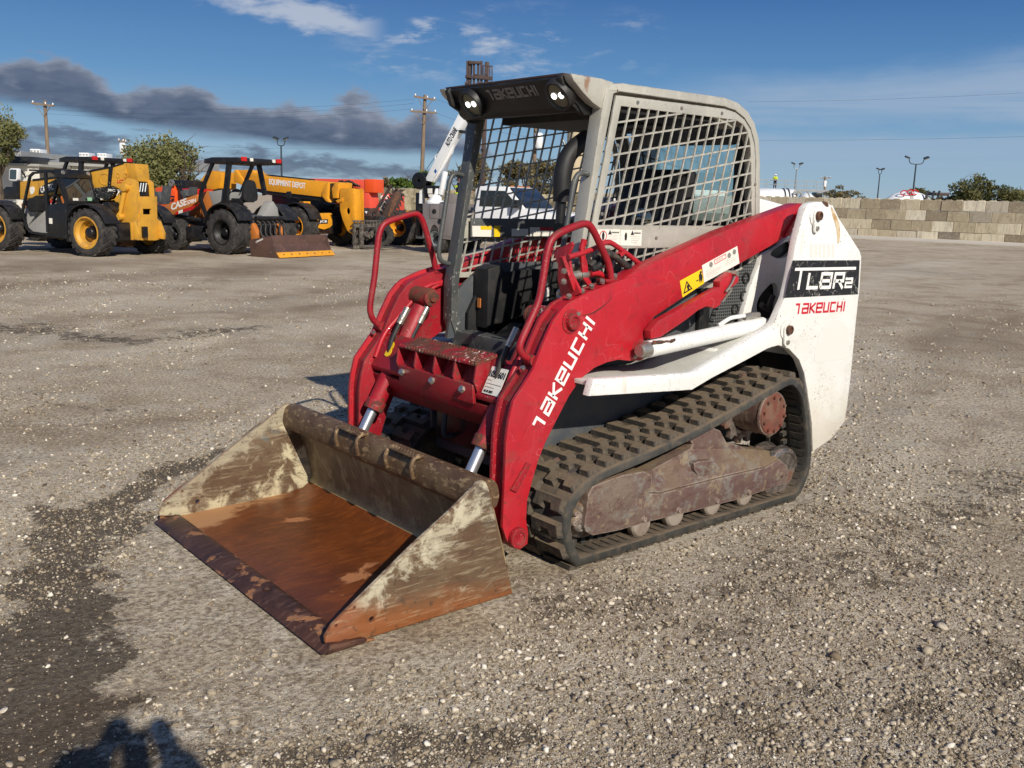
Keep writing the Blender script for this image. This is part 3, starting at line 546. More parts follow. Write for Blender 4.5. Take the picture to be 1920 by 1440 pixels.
# ------------------------------------------------------------------ compact track loader (x forward, y to its left, z up)
LD=thing('track_loader','red and white compact track loader with silver cab and rusty bucket lowered on the gravel','track loader')
def sgn(m,s):
    if s<0: m.v=[(x,-y,z) for x,y,z in m.v]
    return m
def part(m,name,mat,parent=LD,bev=0,s=1,**k): return sgn(m,s).build(name,mat,parent,bev,**k)
def circ(c,r,n=20,ph=0.,ry=None): return [(c[0]+r*math.cos(ph+2*math.pi*i/n),c[1]+(ry or r)*math.sin(ph+2*math.pi*i/n)) for i in range(n)]
def curve2(pts,n=4):
    """smooth closed polygon, Catmull-Rom"""
    out=[]; K=len(pts)
    for i in range(K):
        a,b,c,d=[Vector(pts[(i+j-1)%K]) for j in range(4)]
        for j in range(n):
            t=j/n; out.append(tuple(.5*((2*b)+(c-a)*t+(2*a-5*b+4*c-d)*t*t+(3*b-a-3*c+d)*t**3)))
    return out
# ---- rubber tracks
TO=[(0.827,0.006),(0.888,0.092),(0.92,0.189),(0.917,0.277),(0.883,0.335),(0.812,0.395),(0.688,0.437),(0.483,0.466),(0.24,0.506),(-0.019,0.557),(-0.295,0.622),(-0.514,0.677),(-0.636,0.709),(-0.719,0.72),(-0.796,0.681),(-0.872,0.594),(-0.926,0.447),(-0.969,0.283),(-0.973,0.174),(-0.939,0.086),(-0.872,0.01),(-0.806,-0.005),(-0.527,-0.005),(-0.223,-0.012),(0.058,-0.016),(0.32,-0.02),(0.564,-0.021),(0.737,-0.016)]
TO=[(x,max(z,.004) if z<.05 else z) for x,z in TO]
def even(poly,step):
    P=[Vector(p) for p in poly]; N=len(P); L=[(P[(i+1)%N]-P[i]).length for i in range(N)]; T=sum(L); k=round(T/step); out=[]
    i=0;acc=0
    for j in range(k):
        t=T*j/k
        while acc+L[i]<t: acc+=L[i]; i+=1
        out.append(P[i].lerp(P[(i+1)%N],(t-acc)/L[i]))
    return out
TP=even(curve2(TO,4),.0535)
if len(TP)%2: TP=TP[:-1]
def track(s):
    n=len(TP); c=sum(TP,Vector((0,0)))/n
    nor=[]
    for i in range(n):
        t=(TP[(i+1)%n]-TP[i-1]).normalized(); q=Vector((t.y,-t.x)); q=q if q.dot(TP[i]-c)>0 else -q; nor.append(q)
    m=MB(); rings=[]
    for p,q in zip(TP,nor):
        f=lambda d,y:(p.x+q.x*d,y,p.y+q.y*d)
        rings.append([f(0,.415),f(-.0,.785),f(-.012,.8),f(-.042,.8),f(-.048,.79),f(-.04,.74),f(-.04,.41),f(-.03,.4),f(-.01,.4)])
    m.loft(rings,closed=True)
    belt=part(m,'rubber_track',m_rubber,s=s)
    # moulded tread lugs, two staggered rows, each with a notch
    def lug(w,l,notch):
        a,b,h,tp=w/2,l/2,.024,.008
        pl=[(-b,-a),(b,-a),(b,-notch[1]),(b-notch[0],-notch[1]*.7),(b-notch[0],notch[1]*.7),(b,notch[1]),(b,a),(-b,a)]
        q=inset(pl,tp); k=MB(); k.loft([[(x,y,-.004) for x,y in pl],[(x,y,h) for x,y in q]]); return k.mesh('tread_lug')
    la=lug(.184,.074,(.026,.030))
    for row,(yc,off) in enumerate(((.695,0),(.505,1))):
        for i in range(off,n,2):
            p=TP[i]; q=nor[i]; t=Vector((q.y,-q.x)); 
            o=bpy.data.objects.new('tread_lug',la); COL.objects.link(o); o.parent=belt
            if not la.materials: la.materials.append(m_lug)
            fl=1 if row==0 else -1
            o.matrix_local=Matrix(((t.x*fl,0,q.x,p.x),(0,s*1.0,0,s*yc),(t.y*fl,0,q.y,p.y),(0,0,0,1)))
    # inner guide teeth and steel cores
    m=MB()
    for i in range(0,n):
        p=TP[i];q=nor[i];t=Vector((q.y,-q.x))
        rot=Matrix(((t.x,0,q.x),(0,1,0),(t.y,0,q.y)))
        for y in (.56,.655):
            m.obox((p.x-q.x*.058,y,p.y-q.y*.058),(.026,.022,.04),rot)
        m.obox((p.x-q.x*.042,.74,p.y-q.y*.042),(.034,.1,.01),rot)
    tag(part(m,'guide_teeth',m_rubber,belt,s=s),kind='stuff')
    return belt
def undercarriage(s):
    low=[(0.765,0.173),(0.755,0.148),(0.706,0.121),(0.532,0.109),(0.362,0.11),(0.022,0.099),(-0.414,0.088),(-0.634,0.098),(-0.782,0.102),(-0.814,0.139),(-0.793,0.204),(-0.71,0.258),(-0.584,0.228),(-0.247,0.236),(0.26,0.238),(0.593,0.304),(0.663,0.329),(0.73,0.329),(0.761,0.285)]
    fr=part(MB().prism(low,.66,.765),'track_frame',m_under,bev=.008,s=s)
    a=[(0.735,0.329),(0.645,0.327),(0.266,0.243),(-0.24,0.241),(-0.577,0.233),(-0.702,0.26)]; b=[(0.593,0.324),(0.523,0.337),(0.241,0.338),(-0.033,0.399),(-0.526,0.325),(-0.759,0.275)]
    m=MB(); 
    ra=[(x,.763,z) for x,z in a]; rb=[(x,.69,z) for x,z in b]; rc=[(x,.52,z) for x,z in b]; rdd=[(x,.52,z-.08) for x,z in a]
    m.loft([[p,q,r,t] for p,q,r,t in zip(ra,rb,rc,rdd)])
    part(m,'upper_slope',m_under,fr,s=s,bev=.006)
    br=[(-0.025,0.384),(-0.057,0.417),(-0.019,0.454),(-0.094,0.459),(-0.19,0.493),(-0.273,0.461),(-0.333,0.39),(-0.427,0.362),(-0.574,0.3),(-0.346,0.277),(-0.121,0.332)]
    part(MB().prism(br,.5,.69),'axle_bracket',m_under,fr,bev=.01,s=s)
    oct_=[(0.002,0.344),(-0.031,0.348),(-0.137,0.338),(-0.176,0.313),(-0.182,0.26),(-0.09,0.249),(-0.047,0.264),(-0.004,0.308)]
    part(MB().prism(oct_,.68,.752),'cover_plate',m_under,fr,bev=.004,s=s)
    cov=[(0.773,0.178),(0.76,0.153),(0.717,0.126),(0.543,0.114),(0.514,0.124),(0.445,0.246),(0.335,0.25),(0.337,0.347),(0.395,0.376),(0.539,0.381),(0.653,0.372),(0.731,0.361),(0.757,0.328)]
    part(MB().prism([(x,z) for x,z in cov],.70,.776),'adjuster_cover',m_under,fr,bev=.01,s=s)
    for c in ((742,940),(938,888),(1150,835),(1330,788),(1520,690)):
        p=Y1(.766,'a6',c); part(MB().lathe([(.004,.012),(.011,.012),(.016,0),(.004,0)],(p[0],.765,p[1]),(0,1,0),10),'axle_bolt',m_under,fr,s=s)
    for i,c in enumerate(((728,978),(918,922),(1130,868),(1310,812))):
        p=Y1(.755,'a6',c); z=.102
        part(MB().lathe([(.02,-.18),(.055,-.18),(.063,-.16),(.063,-.12),(.045,-.11),(.045,-.05),(.063,-.04),(.064,-.008),(.055,.004),(.02,.004)],(p[0],.757,z),(0,1,0),28,closed=False),'bottom_roller',m_roller,s=s,bev=.002)
    p=(-0.8,0.137); part(MB().lathe([(.02,-.16),(.15,-.16),(.165,-.13),(.15,-.09),(.15,-.06),(.165,-.03),(.155,.0),(.13,.01),(.125,.0),(.02,.0)],(p[0],.73,p[1]+.005),(0,1,0),36,closed=False),'rear_idler',m_steel,s=s,bev=.002)
    p=(.685,.262); part(MB().lathe([(.03,-.2),(.17,-.2),(.18,-.17),(.16,-.12),(.16,-.07),(.18,-.03),(.17,0),(.12,.02),(.03,.03)],(p[0],.70,p[1]),(0,1,0),36,closed=False),'front_idler',m_steel,s=s,bev=.002)
    m=MB()
    for c,r in (((395,880),.03),((370,935),.035),((375,985),.025),((350,905),.02),((340,960),.02)):
        q=Y1(.735,'a6',c); m.lathe([(.004,0),(r,0),(r,.02),(r*.6,.035),(.004,.035)],(q[0],.72,q[1]),(0,1,0),12)
    part(m,'idler_nuts',m_under,s=s)
    # sprocket and drive motor
    p=(-0.599,0.525); cx,cz=p
    dm=part(MB().lathe([(.002,.0),(.118,0),(.122,-.012),(.118,-.02),(.118,-.2),(.14,-.21),(.14,-.26),(.002,-.26)],(cx,.775,cz),(0,1,0),36),'drive_motor',m_under,s=s,bev=.003)
    part(MB().lathe([(.002,.006),(.108,.006),(.112,0),(.002,0)],(cx,.775,cz),(0,1,0),36),'motor_cover',m_orange,dm,s=s)
    bm_=MB()
    for i in range(10):
        a=2*math.pi*i/10+.2; bm_.lathe([(.002,.014),(.008,.014),(.008,0),(.002,0)],(cx+.092*math.cos(a),.78,cz+.092*math.sin(a)),(0,1,0),6)
    part(bm_,'cover_bolts',m_orange,dm,s=s)
    ring=[]
    T=14
    for i in range(T):
        for da,r in ((-.30,.165),(-.12,.198),(.12,.198),(.30,.165)):
            a=2*math.pi*(i+da*1.0)/T; ring.append((cx+r*math.cos(a),cz+r*math.sin(a)))
    part(MB().plate(ring,[circ((cx,cz),.125,28)],.575,.605),'sprocket',m_steel,s=s,bev=.003)
for s in (1,-1): track(s); undercarriage(s)
# ---- chassis
part(MB().prism([(.78,.30),(.78,.80),(.45,.84),(-1.1,.84),(-1.1,.34),(-.9,.25),(.62,.25)],-.37,.37),'chassis',m_body,bev=.012)
for s in (1,-1):
    part(MB().prism([(.80,.40),(.80,.74),(.1,.76),(-.4,.80),(-.9,.80),(-.9,.62),(-.2,.50),(.5,.36)],.372,.395),'side_skirt',m_body,s=s,bev=.004)
m=MB()
for y in (.16,-.16):
    m.tube(rnd([(.78,y-.03,.56),(.84,y-.03,.56),(.86,y-.03,.40),(.80,y-.03,.40)],.04),.012,8)
part(m,'tow_loop',m_body)
part(MB().box(.78,.80,-.33,.33,.36,.72),'front_panel',m_blackpaint,bev=.004)
# ---- fender and rear tower
TWR=[(0.793,0.779),(0.768,0.852),(0.127,0.818),(0.084,0.822),(-0.44,0.98),(-0.527,1.021),(-0.565,1.08),(-0.607,1.147),(-0.636,1.262),(-0.663,1.435),(-0.716,1.603),(-0.747,1.626),(-0.794,1.637),(-0.888,1.639),(-0.949,1.625),(-1.29,1.375),(-1.313,1.342),(-1.327,1.174),(-1.323,0.955),(-1.326,0.653),(-1.319,0.487),(-1.31,0.393),(-1.179,0.306),(-1.003,0.257),(-0.965,0.429),(-0.896,0.607),(-0.847,0.722),(-0.784,0.803),(-0.681,0.87),(-0.582,0.896),(-0.494,0.887),(-0.298,0.837),(-0.046,0.775),(0.098,0.732)]
def tower(s):
    o=part(MB().plate(TWR,[],.745,.785),'tower_plate',m_white,s=s,bev=.006)
    # fender shelf going inwards
    sh=[(.76,.835),(.13,.805),(-.43,.965),(-.43,.945),(.13,.785),(.76,.815)]
    part(MB().prism(sh,.40,.744),'fender',m_whitedark,o,s=s,bev=.004)
    # pins with keeper plates
    for i,(c,k) in enumerate((((1187,160),(1180,245)),((988,928),(980,1012)))):
        p=Y1(.79,'a5',c); q=Y1(.79,'a5',k); b=MB()
        d=Vector((q[0]-p[0],q[1]-p[1])); L=d.length; d/=L; nn=Vector((-d.y,d.x)); P0=Vector(p)
        ol=[P0+nn*.032*math.cos(t)-d*.032*math.sin(t) for t in [math.pi*j/8 for j in range(9)]]+[P0+d*L+nn*-.024*math.cos(t)+d*.024*math.sin(t) for t in [math.pi*j/8 for j in range(9)]]
        part(MB().lathe([(.002,0),(.052,0),(.052,.008),(.002,.008)],(p[0],.784,p[1]),(0,1,0),24),'pin_boss',m_white,o,s=s,bev=.002)
        part(MB().prism([tuple(v) for v in ol],.793,.803),'keeper_plate',m_white,o,s=s,bev=.002)
        part(MB().lathe([(.008,0),(.024,0),(.024,.02),(.016,.022),(.012,.012),(.008,.012)],(p[0],.80,p[1]),(0,1,0),20),'pivot_pin',m_rust,o,s=s)
        part(MB().lathe([(.002,.012),(.012,.012),(.014,0),(.002,0)],(q[0],.80,q[1]),(0,1,0),6),'keeper_bolt',m_zinc,o,s=s)
    # inner plate with its two cut-outs
    inn=[(-0.745,1.347),(-0.882,1.389),(-1.016,1.487),(-1.096,1.627),(-1.383,1.624),(-1.574,1.444),(-1.671,0.903),(-1.064,0.769),(-0.622,0.846),(-0.601,1.023),(-0.653,1.177)]
    h1=curve2([(-0.812,1.171),(-0.868,1.192),(-0.909,1.151),(-0.918,1.034),(-0.891,0.977),(-0.777,1.0),(-0.731,1.044),(-0.736,1.109)],3)
    h2=curve2([(-0.875,1.389),(-0.983,1.421),(-1.032,1.38),(-0.981,1.339),(-0.899,1.324),(-0.812,1.35)],3)
    part(MB().plate(inn,[h1,h2],.50,.53),'inner_plate',m_white,o,s=s,bev=.004)
    return o
TW={s:tower(s) for s in (1,-1)}
part(MB().box(-1.34,-1.30,-.745,.745,.46,1.33),'rear_door',m_white,bev=.01)
part(MB().prism([(-.80,.84),(-.80,1.30),(-.90,1.52),(-1.30,1.45),(-1.30,.42),(-1.0,.42)],-.495,.495),'engine_block',m_blackpaint,bev=.01)
hd=curve2([(-1.544,1.574),(-1.565,1.61),(-1.622,1.644),(-1.784,1.646),(-2.088,1.635),(-2.115,1.473),(-1.646,1.472)],3)
part(MB().prism([(-.86,1.40),(-.86,1.56),(-.90,1.63),(-.97,1.66),(-1.28,1.62),(-1.29,1.40)],-.40,.30),'engine_hood',m_white,bev=.03)
# side screens and panels between cab and tower
for s in (1,-1):
    scr=[(-0.728,1.333),(-0.635,1.018),(-0.372,0.97),(-0.454,1.135),(-0.543,1.242)]
    part(MB().prism(scr,.48,.505),'radiator_screen',m_screen,s=s)
    for c,r in (((715,580),.032),((700,700),.03),((640,790),.03)):
        p=Y1(.508,'a5',c); part(MB().lathe([(r*.7,.0),(r,.0),(r,.008),(r*.7,.008)],(p[0],.505,p[1]),(0,1,0),20),'screen_ring',m_black,s=s)
    pan=[(.66,.86),(.62,1.10),(.40,1.26),(-.55,1.26),(-.80,1.20),(-.80,.86)]
    part(MB().prism(pan,.44,.47),'side_panel',m_body,s=s,bev=.006)
    part(MB().box(-.36,-.28,.47,.50,.86,1.26),'panel_pillar',m_black,s=s,bev=.006)
# ---- lift arms
LEGO=[(1.048,0.098),(1.1,0.12),(1.126,0.162),(1.149,0.22),(1.147,0.351),(1.142,0.611),(1.13,0.692),(1.109,0.77),(1.002,0.897),(0.955,0.999),(0.899,1.098),(0.854,1.144),(0.821,1.168),(0.708,1.209),(0.466,1.267),(0.403,1.272),(0.176,1.246),(0.132,1.224),(0.256,1.083),(0.288,1.057),(0.296,0.984),(0.3,0.941),(0.294,0.91),(0.318,0.886),(0.358,0.88),(0.405,0.881),(0.485,0.894),(0.561,0.888),(0.638,0.87),(0.719,0.829),(0.789,0.757),(0.861,0.652),(0.919,0.564),(0.957,0.49),(0.992,0.39),(1.014,0.314),(1.016,0.229),(1.001,0.164),(1.003,0.115)]
BOOM=[(0.836,1.141),(0.802,1.165),(0.445,1.272),(0.366,1.302),(-0.238,1.477),(-0.871,1.625),(-0.926,1.629),(-0.961,1.598),(-0.803,1.452),(-0.418,1.318),(-0.14,1.228),(0.024,1.159),(0.237,1.072),(0.265,0.961),(0.535,0.907),(0.702,0.873),(0.836,0.956)]
def arm(s):
    o=part(MB().prism(BOOM,.552,.642),'lift_arm',m_red,s=s,bev=.014)
    part(MB().prism(LEGO,.640,.660),'outer_plate',m_red,o,s=s,bev=.005)
    part(MB().prism(inset(LEGO,.022),.568,.640),'leg_core',m_redworn,o,s=s,bev=.004)
    part(MB().prism(inset(LEGO,.004),.548,.568),'inner_plate',m_redworn,o,s=s,bev=.004)
    for i,(c,r) in enumerate((((1075,603),.036),((1203,657),.034),((972,1009),.047))):
        p=Y1(.675,'h',c); b=part(MB().lathe([(.002,-.13),(r,-.13),(r,.014),(r*.93,.022),(r*.6,.022),(r*.55,.014),(.002,.014)],(p[0],.665,p[1]),(0,1,0),28),'arm_pin',m_redworn,o,s=s,bev=.002)
        if i<2:
            for a in ((2.4,) if i==0 else (2.2,-.7)):
                part(MB().lathe([(.002,.012),(.010,.012),(.012,0),(.002,0)],(p[0]+r*1.25*math.cos(a),.662,p[1]+r*1.25*math.sin(a)),(0,1,0),6),'pin_bolt',m_zinc,o,s=s)
            part(MB().lathe([(r,0),(r*1.5,0),(r*1.5,.006),(r,.006)],(p[0],.659,p[1]),(0,1,0),24),'pin_flange',m_redworn,o,s=s,bev=.001)
    # small lug plate near the foot and the hook below the pin
    st=[(1.032,0.495),(1.005,0.483),(1.085,0.369),(1.117,0.387)]; part(MB().prism(st,.660,.672),'stop_plate',m_redworn,o,s=s,bev=.002)
    # weld line on the boom nose
    nose=[(-0.857,1.585),(-0.847,1.562),(-0.771,1.475),(-0.755,1.445),(-0.807,1.459),(-0.844,1.538)]; part(MB().prism(nose,.642,.652),'nose_plate',m_red,o,s=s,bev=.002)
    # handrail
    if s>0: rail=[(0.987,0.933),(1.034,0.96),(1.047,0.995),(0.94,1.181),(0.903,1.397),(0.881,1.449),(0.811,1.479),(0.7,1.51),(0.663,1.506),(0.632,1.477),(0.525,1.328),(0.508,1.258)]
    else: rail=[(0.982,0.933),(1.027,0.971),(1.04,1.03),(1.009,1.191),(0.986,1.397),(0.964,1.454),(0.924,1.476),(0.776,1.517),(0.737,1.514),(0.708,1.479),(0.639,1.285),(0.622,1.216)]
    b=MB(); b.tube(rnd([(x,.61*s,z) for x,z in rail],.04,3),.0165,10); h=b.build('handrail',m_redworn,o)
    x,z=rail[0]; b=MB(); b.lathe([(.002,0),(.024,0),(.024,.05),(.002,.05)],(x-.01,.585*s,z-.005),(0,s,0),12); b.build('rail_boss',m_redworn,h)
    b=MB(); b.lathe([(.002,0),(.012,0),(.012,.012),(.002,.012)],(x+.03,.61*s,z-.04),(.6,0,.8),6); b.build('rail_bolt',m_zinc,h)
    x,z=rail[-1]; b=MB(); b.box(x-.05,x+.05,.585*s-.02,.585*s+.045,z-.01,z+.004); b.build('rail_foot',m_redworn,h,bev=.003)
    # front pipe lines running down the inside face
    b=MB()
    for dx,yy in ((.0,.535),(-.055,.535)):
        b.tube(rnd([(.60+dx,s*yy,1.16),(.74+dx,s*yy,1.14),(1.0+dx,s*yy,.90),(1.05+dx,s*yy,.78)],.06),.013,8)
    b.build('hydraulic_pipe',m_red,o)
    return o
AR={s:arm(s) for s in (1,-1)}
# lift cylinders
for s in (1,-1):
    a=Vector((.27,.715,.925)); b=Vector((-.735,.665,.965))
    p0=Vector((0.358,0.941)); p1=Vector((-0.586,0.998))
    A=Vector((p0.x,.72,p0.y)); B=Vector((p1.x,.69,p1.y)); m=MB(); m.tube([A,A.lerp(B,.97),A.lerp(B,.98),B],[.040,.040,.034,.03],24)
    cy_=part(m,'lift_cylinder',m_white,s=s,bev=.002)
    part(MB().cyl(A+(A-B).normalized()*.06,A,.028,.038),'cylinder_neck',m_zinc,cy_,s=s)
    part(MB().cyl(B,B+(B-A).normalized()*.16,.028,.028),'rod_end',m_blackpaint,cy_,s=s)
    pts=[(-0.19,1.013),(-0.282,1.047),(-0.379,1.051),(-0.518,1.051)]; part(MB().tube(rnd([(x,.69,z) for x,z in pts],.03),.011,8),'oil_pipe',m_white,cy_,s=s)
    pts=[(-0.398,1.044),(-0.454,1.05),(-0.518,1.048)]; part(MB().tube([(x,.69,z) for x,z in pts],.017,10),'pipe_fitting',m_zinc,cy_,s=s)
    pts=[(-0.668,1.087),(-0.74,1.051),(-0.747,1.099),(-0.769,1.13)]; part(MB().tube(rnd([(x,.6,z) for x,z in pts],.03),.016,8),'oil_hose',m_hose,cy_,s=s)
    # red lock strut under the boom
    lk=[(0.334,1.025),(0.287,1.067),(-0.159,1.21),(-0.174,1.121),(-0.124,1.104),(-0.065,1.119),(0.001,1.101),(0.085,1.061),(0.188,1.019),(0.259,0.99),(0.329,0.985)]
    l=part(MB().prism(lk,.668,.712),'arm_lock',m_red,s=s,bev=.006)
    bk=[(-0.167,1.235),(-0.262,1.28),(-0.288,1.264),(-0.32,1.252),(-0.317,1.226),(-0.243,1.192),(-0.202,1.138),(-0.179,1.135)]; part(MB().prism(bk,.655,.70),'lock_bracket',m_red,l,s=s,bev=.004)
    p=(-0.266,1.274); part(MB().cyl((p[0],.66,p[1]),(p[0],.73,p[1]),.012,n=12),'lock_pin',m_zinc,l,s=s)
    pts=[(-0.263,1.259),(-0.243,1.223),(-0.195,1.18),(-0.222,1.201),(-0.252,1.197),(-0.177,1.133)]; part(MB().tube(rnd([(x,.715,z) for x,z in pts],.02),.005,6),'pin_wire',m_zinc,l,s=s)
part(MB().prism([(-0.103,0.829),(-0.166,0.9),(-0.201,0.897),(-0.218,0.845)],.55,.70),'fender_bracket',m_white,bev=.004)
# ---- cross tube with its tread step
ct=[(0.989,0.877),(1.002,0.871),(1.072,0.74),(1.057,0.727),(0.989,0.698)]; 
CT=[(.96,.90),(.995,.885),(1.07,.74),(1.065,.72),(1.00,.70),(.90,.70),(.90,.88)]
ctb=part(MB().prism(CT,-.549,.549),'cross_tube',m_redworn,bev=.014)
m=MB()
q=lambda y:[(.985,y,.915),(1.075,y,.875),(1.075,y,.868),(.985,y,.905)]
y0,y1=(-0.27,0.832)[0],(0.363,0.858)[0]
m.prism([(.96,.912),(1.085,.882),(1.085,.872),(.96,.900)],y0,y1)
st=part(m,'step_plate',m_redrust,ctb,bev=.003)
m=MB()
N=26
for j,xx in enumerate((.965,1.08)):
    for i in range(N):
        y=y0+(y1-y0)*(i+.5)/N; z=.912-(xx-.96)*.24; m.add([(xx-.006,y-.01,z-.004),(xx+.006,y-.01,z-.004),(xx+.006,y+.01,z-.004),(xx-.006,y+.01,z-.004),(xx-.003,y-.006,z+.007),(xx+.003,y-.006,z+.007),(xx+.003,y+.006,z+.007),(xx-.003,y+.006,z+.007)],[(0,1,5,4),(1,2,6,5),(2,3,7,6),(3,0,4,7),(4,5,6,7)])
tag(part(m,'step_teeth',m_redrust,st),kind='stuff')
for i in range(5):
    y=y0+(y1-y0)*i/4; part(MB().prism([(1.0,.892),(1.083,.875),(1.095,.80),(1.075,.755),(1.02,.83)],y-.006 if i else y,y+.006),'step_gusset',m_redworn,st,bev=.002)
part(MB().prism([(1.083,.79),(1.095,.785),(1.088,.70),(1.07,.705)],y0+.02,y1-.01),'step_apron',m_redworn,st,bev=.003)
for y in (y0+.06,(y0+y1)/2,y1-.08):
    part(MB().lathe([(.002,.014),(.016,.014),(.020,0),(.002,0)],(1.095,y,.755),(.8,0,.5),6),'step_bolt',m_zinc,ctb)
# lower plate linking the legs
part(MB().prism([(.90,.70),(1.06,.70),(1.04,.64),(.93,.55),(.90,.58)],-.549,.549),'lower_web',m_redworn,ctb,bev=.01)
# ---- tilt cylinders
for s in (1,-1):
    A=Vector((.79,.455,1.09)); B=Vector((1.225,.455,.33)); d=(B-A).normalized()
    o=part(MB().tube([A+d*.06,A+d*.63],[.046,.046],24),'tilt_cylinder',m_redworn,s=s,bev=.003)
    part(MB().tube([A+d*.60,A+d*.655],[.052,.052],24),'gland',m_redrust,o,s=s,bev=.004)
    part(MB().tube([A+d*.64,B],[.027,.027],20),'piston_rod',m_chrome,o,s=s)
    part(MB().lathe([(.002,-.06),(.05,-.06),(.05,.10),(.002,.10)],(A.x,.47,A.z),(0,1,0),24),'head_eye',m_redrust,o,s=s,bev=.004)
    part(MB().lathe([(.002,0),(.045,0),(.045,.02),(.022,.022),(.02,.035),(.002,.035)],(A.x+.005,.41,A.z),(0,-1,0),20),'head_pin',m_redrust,o,s=s,bev=.002)
    for j,(dx,yy) in enumerate(((-.03,.415),(.075,.44))):
        p=A+Vector((dx,0,.0)); P=[(p.x+.05,yy,p.z-.05),(p.x+.10,yy,p.z-.13),(p.x+.155,yy,p.z-.22),(p.x+.16,yy,p.z-.34)]
        part(MB().tube(rnd(P,.05),.013,8),'tilt_hose',m_hose,o,s=s)
        part(MB().tube([P[0],P[1]],.018,10),'hose_fitting',m_zinc,o,s=s)
# ---- coupler behind the bucket
cp=part(MB().prism([(1.12,.12),(1.19,.10),(1.30,.40),(1.25,.44),(1.17,.30)],-.60,.60),'quick_coupler',m_rust,bev=.01)
# ---- bucket
BK=MB()
HW=.8365
prof=[(2.0,.022),(1.42,.034),(1.33,.05),(1.29,.075),(1.278,.11),(1.29,.18),(1.345,.385),(1.335,.388),(1.275,.19),(1.262,.11),(1.275,.06),(1.325,.032),(1.42,.018),(2.0,.008)]
fl=MB(); fl.prism(prof[:4]+prof[10:],-HW+.014,HW-.014); BKO=fl.build('bucket',m_bfloor,LD)
part(MB().prism([(1.289,.0745),(1.277,.11),(1.289,.18),(1.345,.388),(1.333,.388),(1.272,.19),(1.258,.11),(1.272,.06)],-HW+.014,HW-.014),'back_plate',m_bback,BKO)
lipc=(1.375,.455); lp=[(lipc[0]+.062*math.cos(t)*1.0,lipc[1]+.058*math.sin(t)) for t in [2*math.pi*i/20 for i in range(20)]]
lp=[(1.335,.392),(1.405,.386),(1.432,.405),(1.437,.44),(1.43,.485),(1.41,.51),(1.375,.518),(1.34,.508),(1.318,.48),(1.31,.44),(1.318,.405)]
part(MB().prism(curve2(lp,3),-HW+.012,HW-.012),'top_lip',m_blip,BKO)
SIDE=[(2.098,0.043),(1.944,0.011),(1.234,0.006),(1.265,0.111),(1.377,0.49),(1.389,0.512),(1.407,0.523),(1.428,0.517),(1.548,0.435),(1.734,0.325),(2.071,0.103),(2.098,0.066)]
SIDE=[(x,max(z,.006)) for x,z in SIDE]
hol=[circ((1.907,0.079),.011,12),circ((1.98,0.145),.006,10),circ((2.054,0.096),.006,10)]
for s in (1,-1):
    sp=part(MB().plate(SIDE,hol,HW-.014,HW),'side_plate',m_bside if s>0 else m_bside2,BKO,s=s,bev=.003)
    if s<0:
        rib=[SIDE[8],SIDE[9],SIDE[10],(SIDE[10][0]-.03,SIDE[10][1]-.02),(SIDE[9][0]-.035,SIDE[9][1]-.03),(SIDE[8][0]-.02,SIDE[8][1]-.03)]
        part(MB().prism(rib,HW,HW+.02),'edge_rib',m_bside,sp,s=s,bev=.003)
        part(MB().prism([(1.28,.10),(1.30,.10),(1.42,.50),(1.38,.50)],HW,HW+.03),'corner_rib',m_bside,sp,s=s,bev=.003)
    part(MB().prism([(2.10,.004),(2.085,.036),(1.96,.026),(1.90,.004)],HW,HW+.017),'wear_strip',m_bedge,sp,s=s,bev=.002)
ed=part(MB().prism([(2.118,.006),(2.082,.026),(2.02,.034),(1.998,.028),(1.998,.004)],-HW-.010,HW+.010),'cutting_edge',m_bedge,BKO,bev=.002)
for c in ((458,942),(605,1047),(762,1160)):
    p=Z1(.035,'a8',c); part(MB().lathe([(.002,.012),(.012,.010),(.020,.0),(.002,0)],(p[0],p[1],.033),(0,0,1),14),'edge_bolt',m_bedge,ed)
for c0,c1 in (((930,225),(1075,262)),((1150,335),(1335,380))):
    p=Z1(.525,'a8',c0); q=Z1(.525,'a8',c1); ya,yb=p[1],q[1]
    b=MB(); b.box(1.395,1.45,ya,yb,.519,.527); t=part(b,'step_tread',m_blip,BKO,bev=.002)
    for y in (ya,yb):
        part(MB().tube(rnd([(1.40,y,.522),(1.445,y,.522),(1.462,y,.48),(1.448,y,.43)],.025),.010,8),'tread_bar',m_blip,t)
    n=9; b=MB()
    for i in range(n):
        y=ya+(yb-ya)*(i+.5)/n; b.lathe([(.006,.0),(.014,0),(.012,.006),(.006,.006)],(1.421,y,.527),(0,0,1),8)
    part(b,'tread_grip',m_blip,t)

